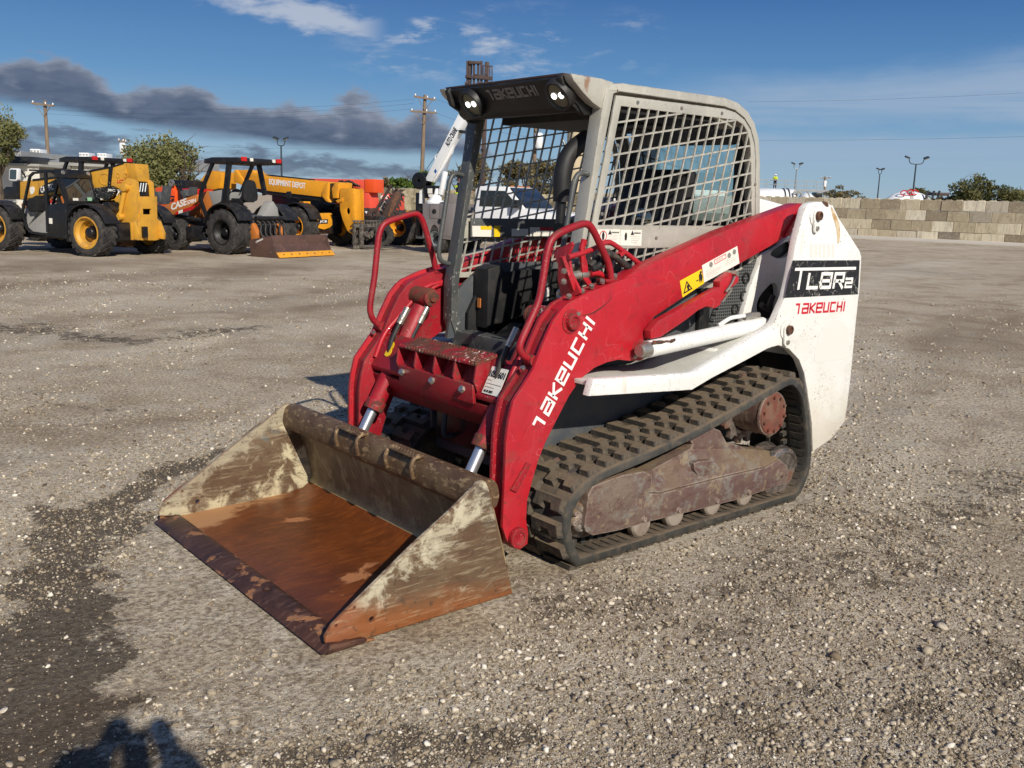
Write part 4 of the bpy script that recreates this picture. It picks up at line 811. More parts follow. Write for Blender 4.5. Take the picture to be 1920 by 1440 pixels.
# ---- cab
def cab():
    # side frames: front post, roof rail, rear post in one bent section
    outer=[(.60,.85),(.645,.96),(.645,1.16),(.58,1.52),(.50,2.04),(.485,2.10),(.45,2.128),(.38,2.136),(-.36,2.138),(-.47,2.122),(-.56,2.085),(-.625,2.03),(-.672,1.95),(-.695,1.85),(-.745,1.45),(-.77,1.20)]
    inner=[(-.725,1.20),(-.705,1.45),(-.66,1.84),(-.64,1.93),(-.595,2.005),(-.535,2.053),(-.455,2.084),(-.36,2.096),(.40,2.097),(.436,2.085),(.565,1.44),(.60,1.16),(.60,.99),(.555,.86)]
    fr={}
    for s in (1,-1):
        fr[s]=part(MB().plate(outer+inner,[],.425,.500),'cab_frame',m_cab if s>0 else m_cabdark,s=s,bev=.02)  # same grey frame on both sides; far one painted darker for its shade
        # guard plate with slanted grid
        gl=[(.585,1.18),(.553,1.44),(.424,2.080),(-.36,2.084),(-.452,2.073),(-.53,2.043),(-.588,1.997),(-.630,1.926),(-.65,1.84),(-.695,1.45),(-.715,1.18)]
        w1=[(.503,1.500),(.388,2.035),(-.46,2.036),(-.52,2.018),(-.565,1.985),(-.59,1.94),(-.605,1.88),(-.655,1.55),(-.66,1.500)]
        w2=[(.55,1.21),(.525,1.391),(-.66,1.391),(-.68,1.21)]
        gp=part(MB().plate(gl,[w1,w2],.493,.504),'side_guard',m_cab,fr[s],s=s,bev=.002)
        m=MB()
        def clip(poly,p,d):
            """segment of the line p+t*d inside a convex-ish polygon"""
            ts=[]; n=len(poly)
            for i in range(n):
                a=Vector(poly[i]); b=Vector(poly[(i+1)%n]); e=b-a; den=d.x*e.y-d.y*e.x
                if abs(den)<1e-9: continue
                t=((a.x-p.x)*e.y-(a.y-p.y)*e.x)/den; u=((a.x-p.x)*d.y-(a.y-p.y)*d.x)/den
                if 0<=u<1: ts.append(t)
            ts.sort(); return [(ts[i],ts[i+1]) for i in range(0,len(ts)-1,2)]
        for w in (w1,w2):
            for base,step,d,n in ((Vector((.66,1.5)),Vector((-.0655,0)),Vector((-.255,1.)),30),(Vector((0.,1.1)),Vector((0,.0715)),Vector((-1,.168)),18)):
                d=d.normalized()
                for i in range(n):
                    for t0,t1 in clip(w,base+step*i,d):
                        if t1-t0<.01: continue
                        a=base+step*i+d*(t0-.006); b=base+step*i+d*(t1+.006)
                        dy=.0 if abs(d.x)>.5 else .0006
                        m.beam((a.x,.4985+dy,a.y),(b.x,.4985+dy,b.y),.0085,.008,up=(0,1,0))
        part(m,'guard_grid',m_cab,gp,s=s)
        for x,z in ((.40,1.86),(.48,1.55),(.28,2.06),(-.03,2.06),(-.34,2.06),(-.66,1.72),(-.695,1.5),(0.10,1.44),(-.45,1.44)):
            part(MB().lathe([(.002,.006),(.007,.006),(.010,0),(.002,0)],(x,.504,z),(0,1,0),10),'guard_bolt',m_zinc,gp,s=s)
        # inner band and black lining behind the lower grid
        part(MB().box(-.66,.50,.455,.468,1.40,1.50),'inner_band',m_cabdark,fr[s],s=s,bev=.003)
        # grab handle on the front post
        z0,z1=(1.735,1.30)
        x0=.545
        pth=[(.535,.475,1.72),(.60,.475,1.735),(.635,.475,1.70),(.70,.475,1.33),(.69,.475,1.27),(.61,.475,1.255)]
        part(MB().tube(rnd(pth,.04),.0125,10),'grab_handle',m_cabdark,fr[s],s=s)
    # roof
    rf=part(MB().prism([(.50,2.05),(.485,2.128),(-.36,2.136),(-.52,2.10),(-.62,2.03),(-.55,2.0),(-.3,2.07),(.4,2.06)],-.424,.424),'roof',m_cab,bev=.01)
    for s in (1,-1): part(MB().prism([(.700,2.148),(.680,2.118),(.618,2.072),(.56,2.036),(.50,2.012),(.44,2.04),(.43,2.136),(.50,2.145)],.440,.494),'roof_cheek',m_cab,rf,s=s,bev=.010)
    # visor with lamps
    v=MB(); pr=[(.680,2.150),(.690,2.135),(.640,2.075),(.615,2.02),(.585,2.00),(.54,2.00),(.50,2.06),(.48,2.125),(.50,2.140)]
    v.prism(pr,-.428,.428); vis=part(v,'visor',m_black,bev=.012)
    for s in (1,-1):
        chk=[(.690,2.152),(.705,2.135),(.675,2.065),(.60,2.03),(.555,1.985),(.50,1.99),(.46,2.05),(.47,2.13)]
        part(MB().prism(chk,.405,.438),'visor_cheek',m_black,vis,s=s,bev=.010)
    part(MB().box(.50,.685,-.455,.43,2.146,2.156),'roof_lip',m_mast,vis,bev=.003)
    nrm=Vector((.80,0,-.60)).normalized()
    for y in (-.265,.375):
        c=Vector((.648,y,2.072)); 
        h=part(MB().lathe([(.002,.012),(.060,.012),(.062,.028),(.072,.028),(.078,0),(.074,-.05),(.002,-.05)],c,nrm,28),'work_lamp',m_black,vis,bev=.002)
        part(MB().lathe([(.002,.016),(.058,.016),(.058,.010),(.002,.010)],c,nrm,28),'lamp_glass',m_lens,h)
        sx=Vector((0,1,0))
        for k in (-1,1):
            q=c+sx*k*.0235+Vector((0,0,.003)); part(MB().cyl(q+nrm*.012,q+nrm*.023,.0145,n=24),'lit_bulb',m_lampglow,h)
    # sill, floor and steps
    part(MB().box(.50,.615,-.46,.46,.80,.905),'door_sill',m_cabdark,bev=.015)
    part(MB().prism([(.62,.80),(.86,.815),(.88,.80),(.88,.77),(.62,.77)],-.42,.42),'step_deck',m_greyp,bev=.006)
    part(MB().box(.58,.76,-.40,.40,.815,.835),'foot_plate',m_black,bev=.005)
    part(MB().box(-.66,.50,-.425,.425,.84,.87),'cab_floor',m_interior,bev=.004)
    for s in (1,-1):
        part(MB().prism([(.55,.86),(.55,1.0),(.45,1.18),(.2,1.22),(-.66,1.22),(-.66,.86)],.40,.424),'cab_side',m_interior,s=s,bev=.006)
    part(MB().box(-.69,-.66,-.425,.425,.86,1.47),'rear_wall',m_interior,bev=.004)
    hw=[(-.424,1.47),(.424,1.47),(.424,2.05),(-.424,2.05)]
    wn=curve2([(-.33,1.52),(.33,1.52),(.35,1.54),(.35,1.90),(.33,1.93),(-.33,1.93),(-.35,1.90),(-.35,1.54)],2)
    rw=part(MB().plate(hw,[wn],-.69,-.67,'x'),'rear_frame',m_black,bev=.003)
    part(MB().box(-.682,-.677,-.37,.37,1.50,1.95),'rear_window',m_tint,rw)
    # seat
    seat=part(MB().prism([(-.45,1.10),(.02,1.12),(.08,1.16),(.06,1.22),(-.42,1.19)],-.25,.25),'seat',m_interior,bev=.03)
    part(MB().prism([(-.38,1.16),(-.30,1.20),(-.42,1.72),(-.47,1.80),(-.53,1.78),(-.50,1.4)],-.23,.23),'backrest',m_interior,seat,bev=.04)
    part(MB().box(-.42,.02,-.22,.22,.87,1.10),'seat_box',m_interior,seat,bev=.02)
    # consoles, joysticks, lap bar
    con=[(0.519,1.178),(0.453,1.176),(0.367,1.051),(0.386,1.003),(0.523,0.938)]; part(MB().prism([(.50,1.24),(.42,1.26),(.24,1.06),(.26,.98),(.50,.92)],-.424,-.30),'left_console' if False else 'side_console',m_interior,bev=.01)
    part(MB().box(.506,.512,-.375,-.35,1.03,1.08),'orange_switch',m_caseor)
    for y,x in ((.30,.34),(-.28,.10)):
        pod=part(MB().box(x-.30,x+.07,y-.09,y+.09,.88,1.06),'control_pod',m_interior,bev=.03)
        j=part(MB().tube([(x,y,1.05),(x,y,1.08),(x,y,1.10),(x,y,1.12),(x+.005,y,1.14),(x+.008,y,1.17),(x+.01,y,1.22),(x+.012,y,1.28),(x+.014,y,1.31),(x+.014,y,1.318)],[.06,.055,.045,.04,.03,.024,.026,.030,.028,.012],14),'joystick',m_blackpaint,pod)
        b=MB()
        for i in range(4): b.lathe([(.03,0),(.05-.006*i,.006),(.03,.012)],(x,y,1.07+.018*i),(0,0,1),14)
        part(b,'joystick_boot',m_blackpaint,pod)
    for y in (-.15,.12): part(MB().obox((.48,y,.92),(.16,.10,.02),Matrix.Rotation(.5,3,'Y')),'foot_pedal',m_blackpaint,bev=.004)
    lap=[(-.10,.33,1.98),(.15,.32,1.98),(.36,.31,1.91),(.51,.30,1.83),(.545,.30,1.75),(.545,.30,1.66),(.55,.30,1.50)]
    lb=part(MB().tube(rnd(lap,.1),.024,10),'lap_bar',m_blackpaint)
    part(MB().tube(rnd([(.40,.305,1.90),(.51,.30,1.83),(.548,.30,1.74),(.545,.30,1.60)],.06),.042,12),'bar_pad',m_interior,lb)
    part(MB().box(-.42,.35,-.40,.40,1.99,2.045),'headliner',m_interior,rf)
    # mirror on the far right guard
    part(MB().lathe([(.002,0),(.045,0),(.05,.01),(.002,.02)],(.10,.40,1.53),(.6,.8,0),20),'inside_mirror',m_mirror)
    return vis,fr
VIS,CABF=cab()
# ---- auxiliary couplers and hoses on the near arm
def couplers():
    s=1
    bp=part(MB().prism([(0.443,1.382),(0.516,1.407),(0.561,1.428),(0.573,1.416),(0.549,1.37),(0.569,1.293),(0.63,1.22),(0.631,1.207),(0.538,1.164),(0.514,1.177),(0.482,1.255),(0.482,1.324)],.708,.722,'x'),'coupler_bracket',m_red,AR[1],bev=.002)
    for y in (.505,.60):
        pass
    for c,x in (((340,530),.78),((330,655),.78),((310,785),.79)):
        y,z=X1(.76,'a4',c); b=MB(); b.lathe([(.004,-.07),(.024,-.07),(.024,-.045),(.030,-.045),(.030,-.02),(.025,-.02),(.025,0),(.029,0),(.029,.03),(.018,.034),(.004,.03)],(.66,y,z),(1,0,0),20); part(b,'hose_coupler',m_zinc,bp,bev=.001)
    y,z=(0.527,1.276); part(MB().lathe([(.004,0),(.020,0),(.020,-.05),(.026,-.05),(.026,-.09),(.019,-.09),(.019,-.15),(.024,-.15),(.024,-.18),(.004,-.18)],(.70,y+.02,z),(1,0,-.05),20),'hose_coupler',m_zinc,bp,bev=.001)
    part(MB().prism([(0.806,1.364),(0.789,1.369),(0.734,1.27),(0.687,1.213),(0.701,1.201),(0.731,1.218)],.575,.60),'bracket_rib',m_red,bp,bev=.002)
    part(MB().prism([(0.669,1.399),(0.653,1.441),(0.635,1.438),(0.63,1.423),(0.647,1.391),(0.621,1.328),(0.609,1.264),(0.577,1.23),(0.599,1.22),(0.646,1.265)],.555,.57),'bracket_rib',m_red,bp,bev=.002)
    for c in ((437,585),(435,672),(590,752),(670,712),(760,672),(480,798),(865,625)):
        x,z=Y1(.61,'a4',c); part(MB().lathe([(.002,.012),(.012,.012),(.014,0),(.002,0)],(x,.61,z),(.3,.5,.8),6),'bracket_bolt',m_zinc,bp)
    pts=[(0.739,1.361),(0.682,1.371),(0.58,1.396),(0.506,1.426),(0.476,1.424),(0.427,1.402),(0.345,1.36),(0.239,1.304)]; g=part(MB().tube(rnd([(x,.565,z) for x,z in pts],.03),.0125,8),'hose_guard',m_red,AR[1])
    pts=[(0.601,1.284),(0.571,1.288),(0.533,1.282),(0.485,1.254)]; part(MB().tube(rnd([(x,.57,z) for x,z in pts],.03),.014,8),'hose_guard',m_red,AR[1])
    for dy,P in ((.55,((660,540),(720,470),(790,400),(860,450),(940,510),(1050,590))),(.575,((670,560),(740,540),(790,430),(850,440),(960,530),(1040,600)))):
        pts=YY(dy,'a4',*P); part(MB().tube(rnd([(x,dy,z) for x,z in pts],.05),.016,8),'aux_hose',m_hose,AR[1])
    part(MB().prism([(0.432,1.373),(0.402,1.389),(0.389,1.378),(0.419,1.357)],.555,.585),'hose_clamp',m_red,g)
couplers()
# ---- lettering and stickers
def decal(pts,y,mat,name,parent,th=.0015): return part(MB().prism(pts,y,y+th),name,mat,parent)
a=Vector((0.947,0.622)); b=Vector((0.648,1.076)); c=Vector((1.022,0.625))
u=(b-a); v=(c-a); v=v-u.normalized()*v.dot(u.normalized())
strokes('arm_lettering',LOGO,m_inkw,(a.x,.6605,a.y),(u.x,0,u.y),(v.x,0,v.y),v.length,AR[1],length=u.length,wt=.2)
TLP=[(-0.647,1.336),(-1.294,1.325),(-1.311,1.133),(-0.6,1.144),(-0.62,1.231)]; decal(TLP,.7855,m_decalk,'model_plate',TW[1])
a=Vector((-0.706,1.182)); b=Vector((-1.149,1.173)); c=Vector((-0.71,1.286))
u=b-a; h=(c-a).y
TL8=[(-2,50,[[(.5,0),(.5,1.)]],.16),(70,80,[[(.12,.84),(.12,.08),(.98,.08)]],.15),(157,83,[[(.1,.08),(.1,.78),(.9,.78),(.9,.08),(.1,.08)],[(.1,.42),(.9,.42)]],.15),(247,78,[[(.12,0),(.12,.78),(.9,.78),(.9,.40),(.12,.40)],[(.5,.40),(.95,0)]],.15),(333,55,[[(.0,.50),(.9,.50),(.9,.29),(.1,.29),(.1,.07),(1.,.07)]],.11)]
sc=u.length/310.
for gx,gw,ln,wt in TL8:
    o_=Vector((a.x,.7875,a.y))+Vector((u.x,0,u.y))*((gx-15)/310.-.01)
    strokes('letter',[(0,1,ln)],m_inkw,o_,(u.x,0,u.y),(0,0,1),h,TW[1],length=gw*sc,wt=wt*1.15,slant=.14)
p=[(-0.671,1.297),(-1.26,1.289),(-1.259,1.273),(-0.668,1.282)]; decal(p,.7872,m_inkw,'model_bar',TW[1])
a=Vector((-0.705,1.053)); b=Vector((-1.184,1.043)); u=b-a
strokes('brand_lettering',LOGO,m_inkr,(a.x,.7857,a.y),(u.x,0,u.y),(0,0,1),.056,TW[1],length=u.length,wt=.2,slant=.08)
gh=curve2([(-0.935,0.779),(-0.939,0.89),(-0.99,0.976),(-1.089,1.001),(-1.199,0.976),(-1.254,0.909),(-1.273,0.801),(-1.267,0.767),(-1.098,0.773)],2); decal(gh,.7853,m_ghost,'faded_patch',TW[1],.0008)
for i in range(6):
    x0=1150+i*29; q=YY(.786,'a5',(x0,350),(x0+18,348),(x0+18,440),(x0,445)); decal(q,.7853,m_ghost,'faded_number',TW[1],.0006)
rs=[(-0.955,1.614),(-0.979,1.599),(-1.049,1.529),(-1.072,1.457),(-1.055,1.414),(-1.026,1.497),(-0.977,1.567)]; decal(curve2(rs,2),.7853,surf('rust_run',lin(176,140,92),.7,0,[dict(s=14,lo=.4,hi=.6,c=lin(206,190,160))]),'rust_run',TW[1],.0005)
rs=[(-0.864,1.638),(-0.912,1.638),(-0.933,1.617),(-0.91,1.613)]; decal(curve2(rs,2),.7853,m_rust,'rust_spot',TW[1],.0007)
# arm stickers
dy=.661
yd=decal(YY(dy,'a5',(288,602),(433,522),(452,618),(306,714)),.6425,m_decaly,'warning_sticker',AR[1])
tri=YY(dy,'a5',(332,600),(372,655),(310,692)); part(MB().plate(tri,[inset(tri,.006)],.644,.6455),'warning_triangle',m_ink,yd)
for c,r in (((342,640),.010),((345,660),.008)): q=Y1(dy,'a5',c); part(MB().prism(circ(q,r,8),.644,.6453),'hazard_mark',m_ink,yd)
q=YY(dy,'a5',(415,560),(424,552),(434,556),(440,575),(436,615),(428,590),(424,618),(418,600)); part(MB().prism(q,.644,.6453),'person_mark',m_ink,yd); q=Y1(dy,'a5',(428,545)); part(MB().prism(circ(q,.007,10),.644,.6453),'head_mark',m_ink,yd)
q=YY(dy,'a5',(398,600),(412,593),(412,600),(398,607)); part(MB().prism(q,.644,.6453),'arrow_mark',m_ink,yd)
wd=decal(YY(dy,'a5',(437,497),(675,366),(690,482),(452,613)),.6425,m_decalw,'safety_sticker',AR[1])
bx=YY(dy,'a5',(517,462),(598,418),(600,448),(522,492)); part(MB().plate(bx,[inset(bx,.003)],.644,.6452),'sticker_frame',m_inkr,wd)
def prints(par,y,corners,rows,mat,x0=.06,x1=.94,th=.028):
    """rows of fine print on a four cornered sticker (tl,tr,br,bl in side view)"""
    tl,tr,br,bl=[Vector(c) for c in corners]; rr=random.Random(len(rows)*7+int(abs(tl.x)*1000)); m=MB()
    for v,a,b in rows:
        x=a
        while x<b:
            w=rr.uniform(.02,.06); e=min(x+w,b)
            P=lambda s,t:(tl.lerp(tr,s)).lerp(bl.lerp(br,s),t)
            m.prism([tuple(P(x,v-th/2)),tuple(P(e,v-th/2)),tuple(P(e,v+th/2)),tuple(P(x,v+th/2))],y,y+.0006); x=e+.015
    return part(m,'fine_print',mat,par)
cs=YY(dy,'a5',(437,497),(675,366),(690,482),(452,613)); prints(wd,.644,cs,[(.2,.38,.58),(.3,.38,.6)],m_inkr,th=.03); prints(wd,.644,cs,[(.45,.08,.3),(.5,.65,.9),(.58,.08,.5),(.66,.08,.5),(.62,.6,.92),(.74,.08,.45),(.72,.6,.9),(.84,.1,.4)],m_inkg,th=.018)
for q in ((1008,460),(620,430),(655,405)):
    x,z=Y1(dy,'a5',q) if q!=(1008,460) else Y1(dy,'a5',(497,492)); part(MB().prism(circ((x,z),.014,10),.644,.6449),'round_mark',m_inkg,wd)
# guard stickers
for i,P in enumerate((((722,225),(910,225),(910,358),(720,355)),((917,230),(1097,230),(1092,366),(912,360)))):
    cs=YY(.506,'a4',*P); d=decal(cs,.5045,m_decalw,'warning_sticker',CABF[1]); prints(d,.506,cs,[(.2,.62,.95)],m_ink,th=.09); prints(d,.506,cs,[(.42,.45,.9),(.55,.5,.92),(.66,.5,.85),(.8,.5,.8)],m_inkg,th=.02)
    tl,tr,br,bl=[Vector(c) for c in cs]; T=tl.lerp(tr,.55).lerp(bl.lerp(br,.55),.2); part(MB().prism([(T.x+.012,T.y-.009),(T.x,T.y+.012),(T.x-.012,T.y-.009)],.506,.5068),'warning_triangle',m_ink,d)
    cc=tl.lerp(tr,.25).lerp(bl.lerp(br,.25),.42)
    if i==0: part(MB().plate(circ(tuple(cc),.024,20),[circ(tuple(cc),.020,20)],.506,.5068),'ban_ring',m_inkr,d)
    part(MB().prism([(cc.x-.006,cc.y-.018),(cc.x+.006,cc.y-.018),(cc.x+.009,cc.y+.004),(cc.x+.004,cc.y+.018),(cc.x-.004,cc.y+.018),(cc.x-.009,cc.y+.004)],.506,.5066),'person_mark',m_ink,d)
# stickers on the inside band of the far guard
for y0,y1,mt,md in ((.40,.20,m_decaly,None),(.17,.10,m_decaly,None),(-.05,-.13,m_decalw,None),(-.15,-.36,m_decalw,m_inkr),(-.40,-.58,m_decalw,None)):
    pass
def farband():
    yb=-.455
    for P,mt,bar in ((((885,228),(1015,230),(1013,302),(886,300)),m_decalw,m_decaly),(((1033,228),(1073,228),(1072,302),(1033,302)),m_decaly,None),(((1152,248),(1262,248),(1262,298),(1152,298)),m_decalw,None),(((1275,238),(1430,240),(1430,298),(1275,298)),m_decalw,m_inkr)):
        q=YY(yb+.003,'a3',*P); d=part(MB().prism(q,yb,yb+.002),'warning_sticker',mt,CABF[-1])
        if bar:
            tl,tr,br,bl=[Vector(c) for c in q]; w=[tuple(tl.lerp(tr,.42)),tuple(tr),tuple(tr.lerp(br,.35)),tuple(tl.lerp(tr,.42).lerp(bl.lerp(br,.42),.35))]; part(MB().prism(w,yb+.002,yb+.003),'sticker_header',bar,d)
farband()
# visor lettering: on the sloping face of the visor
c0=Vector((.668,-.03,2.075)); nv=Vector((.77,0,-.64)); 
ys=-.055,.20
strokes('visor_lettering',LOGO,m_inkg,(.6435,-.13,2.0775),(0,1,0),(.05,0,.06),.055,VIS,length=.36,wt=.2,depth=.0015)
# lot sticker and chalk number on the cross tube
q=[X1(1.04,'a7',p) for p in ((893,302),(980,325),(926,452),(832,425))]
def onct(y,t):   # t 0..1 down the sloping face of the cross tube
    return Vector((.997+.074*t,y,.8865-.146*t))
nct=Vector((.146,0,.074)).normalized()
ya=max(p[0] for p in q); yb=min(p[0] for p in q)
ya,yb=.388,.503
st_=MB(); P=[onct(ya,.12),onct(yb,.12),onct(yb,.9),onct(ya,.9)]; st_.add([p+nct*.003 for p in P]+[p+nct*.0045 for p in P],[(3,2,1,0),(4,5,6,7),(0,1,5,4),(1,2,6,5),(2,3,7,6),(3,0,4,7)])
ls=part(st_,'lot_sticker',m_decalw,ctb)
text('lot_number','1051601',m_ink,onct(ya+.004,.42)+nct*.005,(0,1,0),onct(0,0)-onct(0,1),.032,ls,length=.105,bold=.03)
text('lot_date','06-21-2023',m_ink,onct(ya+.01,.86)+nct*.005,(0,1,0),onct(0,0)-onct(0,1),.012,ls,length=.06,bold=.03)
m=MB()
for t,a,b in ((.5,.05,.3),(.6,.05,.95),(.7,.05,.6)):
    y0_,y1_=ya+(yb-ya)*a,ya+(yb-ya)*b; P=[onct(y0_,t),onct(y1_,t),onct(y1_,t+.02),onct(y0_,t+.02)]; m.add([p+nct*.0052 for p in P],[(0,1,2,3)])
part(m,'fine_print',m_inkg,ls)
text('chalk_number','3',m_decaly,onct(-.46,.62)+nct*.002,(0,1,0),onct(0,0)-onct(0,1),.085,ctb,length=.05,bold=.05)

# old scars: rust line on the white cylinder, grease scrape on the arm
q=[Y1(.762,'a5',p) for p in ((95,1016),(130,1014),(165,1012),(190,1006),(215,1008),(243,998))]
m=MB(); rr=random.Random(2)
for (x0,z0),(x1,z1) in zip(q,q[1:]):
    w=rr.uniform(.003,.008); m.prism([(x0,z0-w),(x1,z1-w*.8),(x1,z1+w*.8),(x0,z0+w)],.752,.7595)
tag(part(m,'rust_line',m_rust,[c for c in LD.children if c.name.startswith('lift_cylinder')][0]),kind='stuff')
sc_=[(0.736,1.113),(0.696,1.113),(0.653,1.123),(0.61,1.142),(0.574,1.164),(0.554,1.181)]; m=MB(); n_=len(sc_)
up=[(x,z+.004*(1-abs(i/(n_-1)*2-1))+.001) for i,(x,z) in enumerate(sc_)]; lo=[(x,z-.004*(1-abs(i/(n_-1)*2-1))-.001) for i,(x,z) in enumerate(sc_)]
part(m.prism(up+lo[::-1],.660,.6606),'scrape_mark',surf('dark_scrape',lin(92,34,32),.7),AR[1])

# ------------------------------------------------------------------ machines parked along the far side of the yard
FRAMES={'cat': ((-3.03, -20.0, 0.0), 118.0), 'case': ((-6.44, -20.0, 0.0), 109.0), 'jcb': ((-9.86, -22.98, 0.0), 107.0), 'truck': ((-12.56, -19.3, 0.0), 112.0)}
# each frame: x along the machine towards the right, y away from the camera, z up
VIEW.update(b1=(0,240,240/1329),b2=(100,260,1/6),b3=(280,260,1/6),b4=(440,280,280/1833),b5=(640,300,280/1920),b6=(700,100,260/1337))
def _fp(fr,ax,v,z,p):
    o,a=FRAMES[fr]; u=Vector((math.cos(R_(a)),math.sin(R_(a)),0)); w=Vector((-u.y,u.x,0)); n=u if ax else w; O=Vector(o); k=VIEW[z]
    d=r_*((k[0]+p[0]*k[2]-960)/1751.187)+d_*((k[1]+p[1]*k[2]-720)/1751.187)+f_; c=M.translation-O
    q=c+d*((v-c.dot(n))/d.dot(n)); return (round((q.dot(w) if ax else q.dot(u)),3),round(q.z,3))
def VV(fr,v,z,*pts): return [_fp(fr,0,v,z,p) for p in pts]
def WW(fr,v,z,*pts): return [_fp(fr,1,v,z,p) for p in pts]
def V1(fr,v,z,p): return _fp(fr,0,v,z,p)
def W1(fr,v,z,p): return _fp(fr,1,v,z,p)
def fthing(fr,name,label,cat,group=None):
    o,a=FRAMES[fr]; return thing(name,label,cat,o,R_(a),group)
def bp(m,name,mat,par,bev=0,**k): return m.build(name,mat,par,bev,**k)
def wheel(par,c,R,w,rr,rim,lug=20,ang=.5,hub=None,face=-1,tyre=None,deep=.55):
    """wheel with its outer face at y=c[1] and the tyre behind it (face=-1: outer face towards -y)"""
    x,y,z=c; f=-face
    t=MB().lathe([(rr,0.0),(rr+.03,-.012*1),(R*.86,-.02),(R*.955,.02),(R*.965,.06*1),(R*.965,w-.06),(R*.955,w-.02),(R*.86,w+.02),(rr+.03,w+.012),(rr,w)],(0,0,0),(0,f,0),40)
    o=bp(t,'wheel',tyre or m_tyre,par,loc=(x,y,z))
    k=MB()
    for i in range(lug):
        for half in (0,1):
            a=2*math.pi*(i+.5*half)/lug; y0,y1=(.0,w*.52) if half==0 else (w*.48,w)
            if half: y0,y1=y1,y0
            da=ang*w/R*.7
            def P(r,aa,yy): return (r*math.cos(aa),f*yy,r*math.sin(aa))
            tw=1.05*math.pi/lug*.5; r0,r1=R*.94,R*1.0
            v=[P(r,aa,yy) for (aa0,yy) in ((a,y0),(a+da,y1)) for r in(r0,r1) for aa in(aa0-tw,aa0+tw)]
            k.add(v,[(0,1,3,2),(4,6,7,5),(0,4,5,1),(2,3,7,6),(0,2,6,4),(1,5,7,3)])
    tag(bp(k,'tread',tyre or m_tyre,o),kind='stuff')
    bp(MB().lathe([(rr*1.02,-.012),(rr*.93,-.012),(rr*.90,w*.12),(rr*.74,w*.2),(rr*.70,w*deep),(rr*.05,w*deep),(rr*.05,w*deep+.03),(rr*1.0,w*deep+.03),(rr*1.02,w*.3)],(0,0,0),(0,f,0),36),'rim',rim,o)
    h=hub or m_blackpaint
    bp(MB().lathe([(.002,w*.16),(rr*.28,w*.16),(rr*.34,w*.22),(rr*.36,w*.5),(rr*.44,w*.52),(rr*.44,w*.6),(.002,w*.6)],(0,0,0),(0,f,0),18,closed=False),'hub',h,o)
    return o
def fender(par,c,R,y0,y1,a0,a1,mat=None,th=.03,tail=0):
    pts=[(c[0]+R*math.cos(R_(a)),c[1]+R*math.sin(R_(a))) for a in np.linspace(a0,a1,12)]
    q=[(c[0]+(R-th)*math.cos(R_(a)),c[1]+(R-th)*math.sin(R_(a))) for a in np.linspace(a1,a0,12)]
    return bp(MB().prism(pts+q,y0,y1),'fender',mat or m_black,par,bev=.008)
def bar(par,name,mat,pts,r,n=8,rd=.08):
    return bp(MB().tube(rnd(pts,rd),r,n),name,mat,par)
def onside(l,y): return [(x,y,z) for x,z in l]
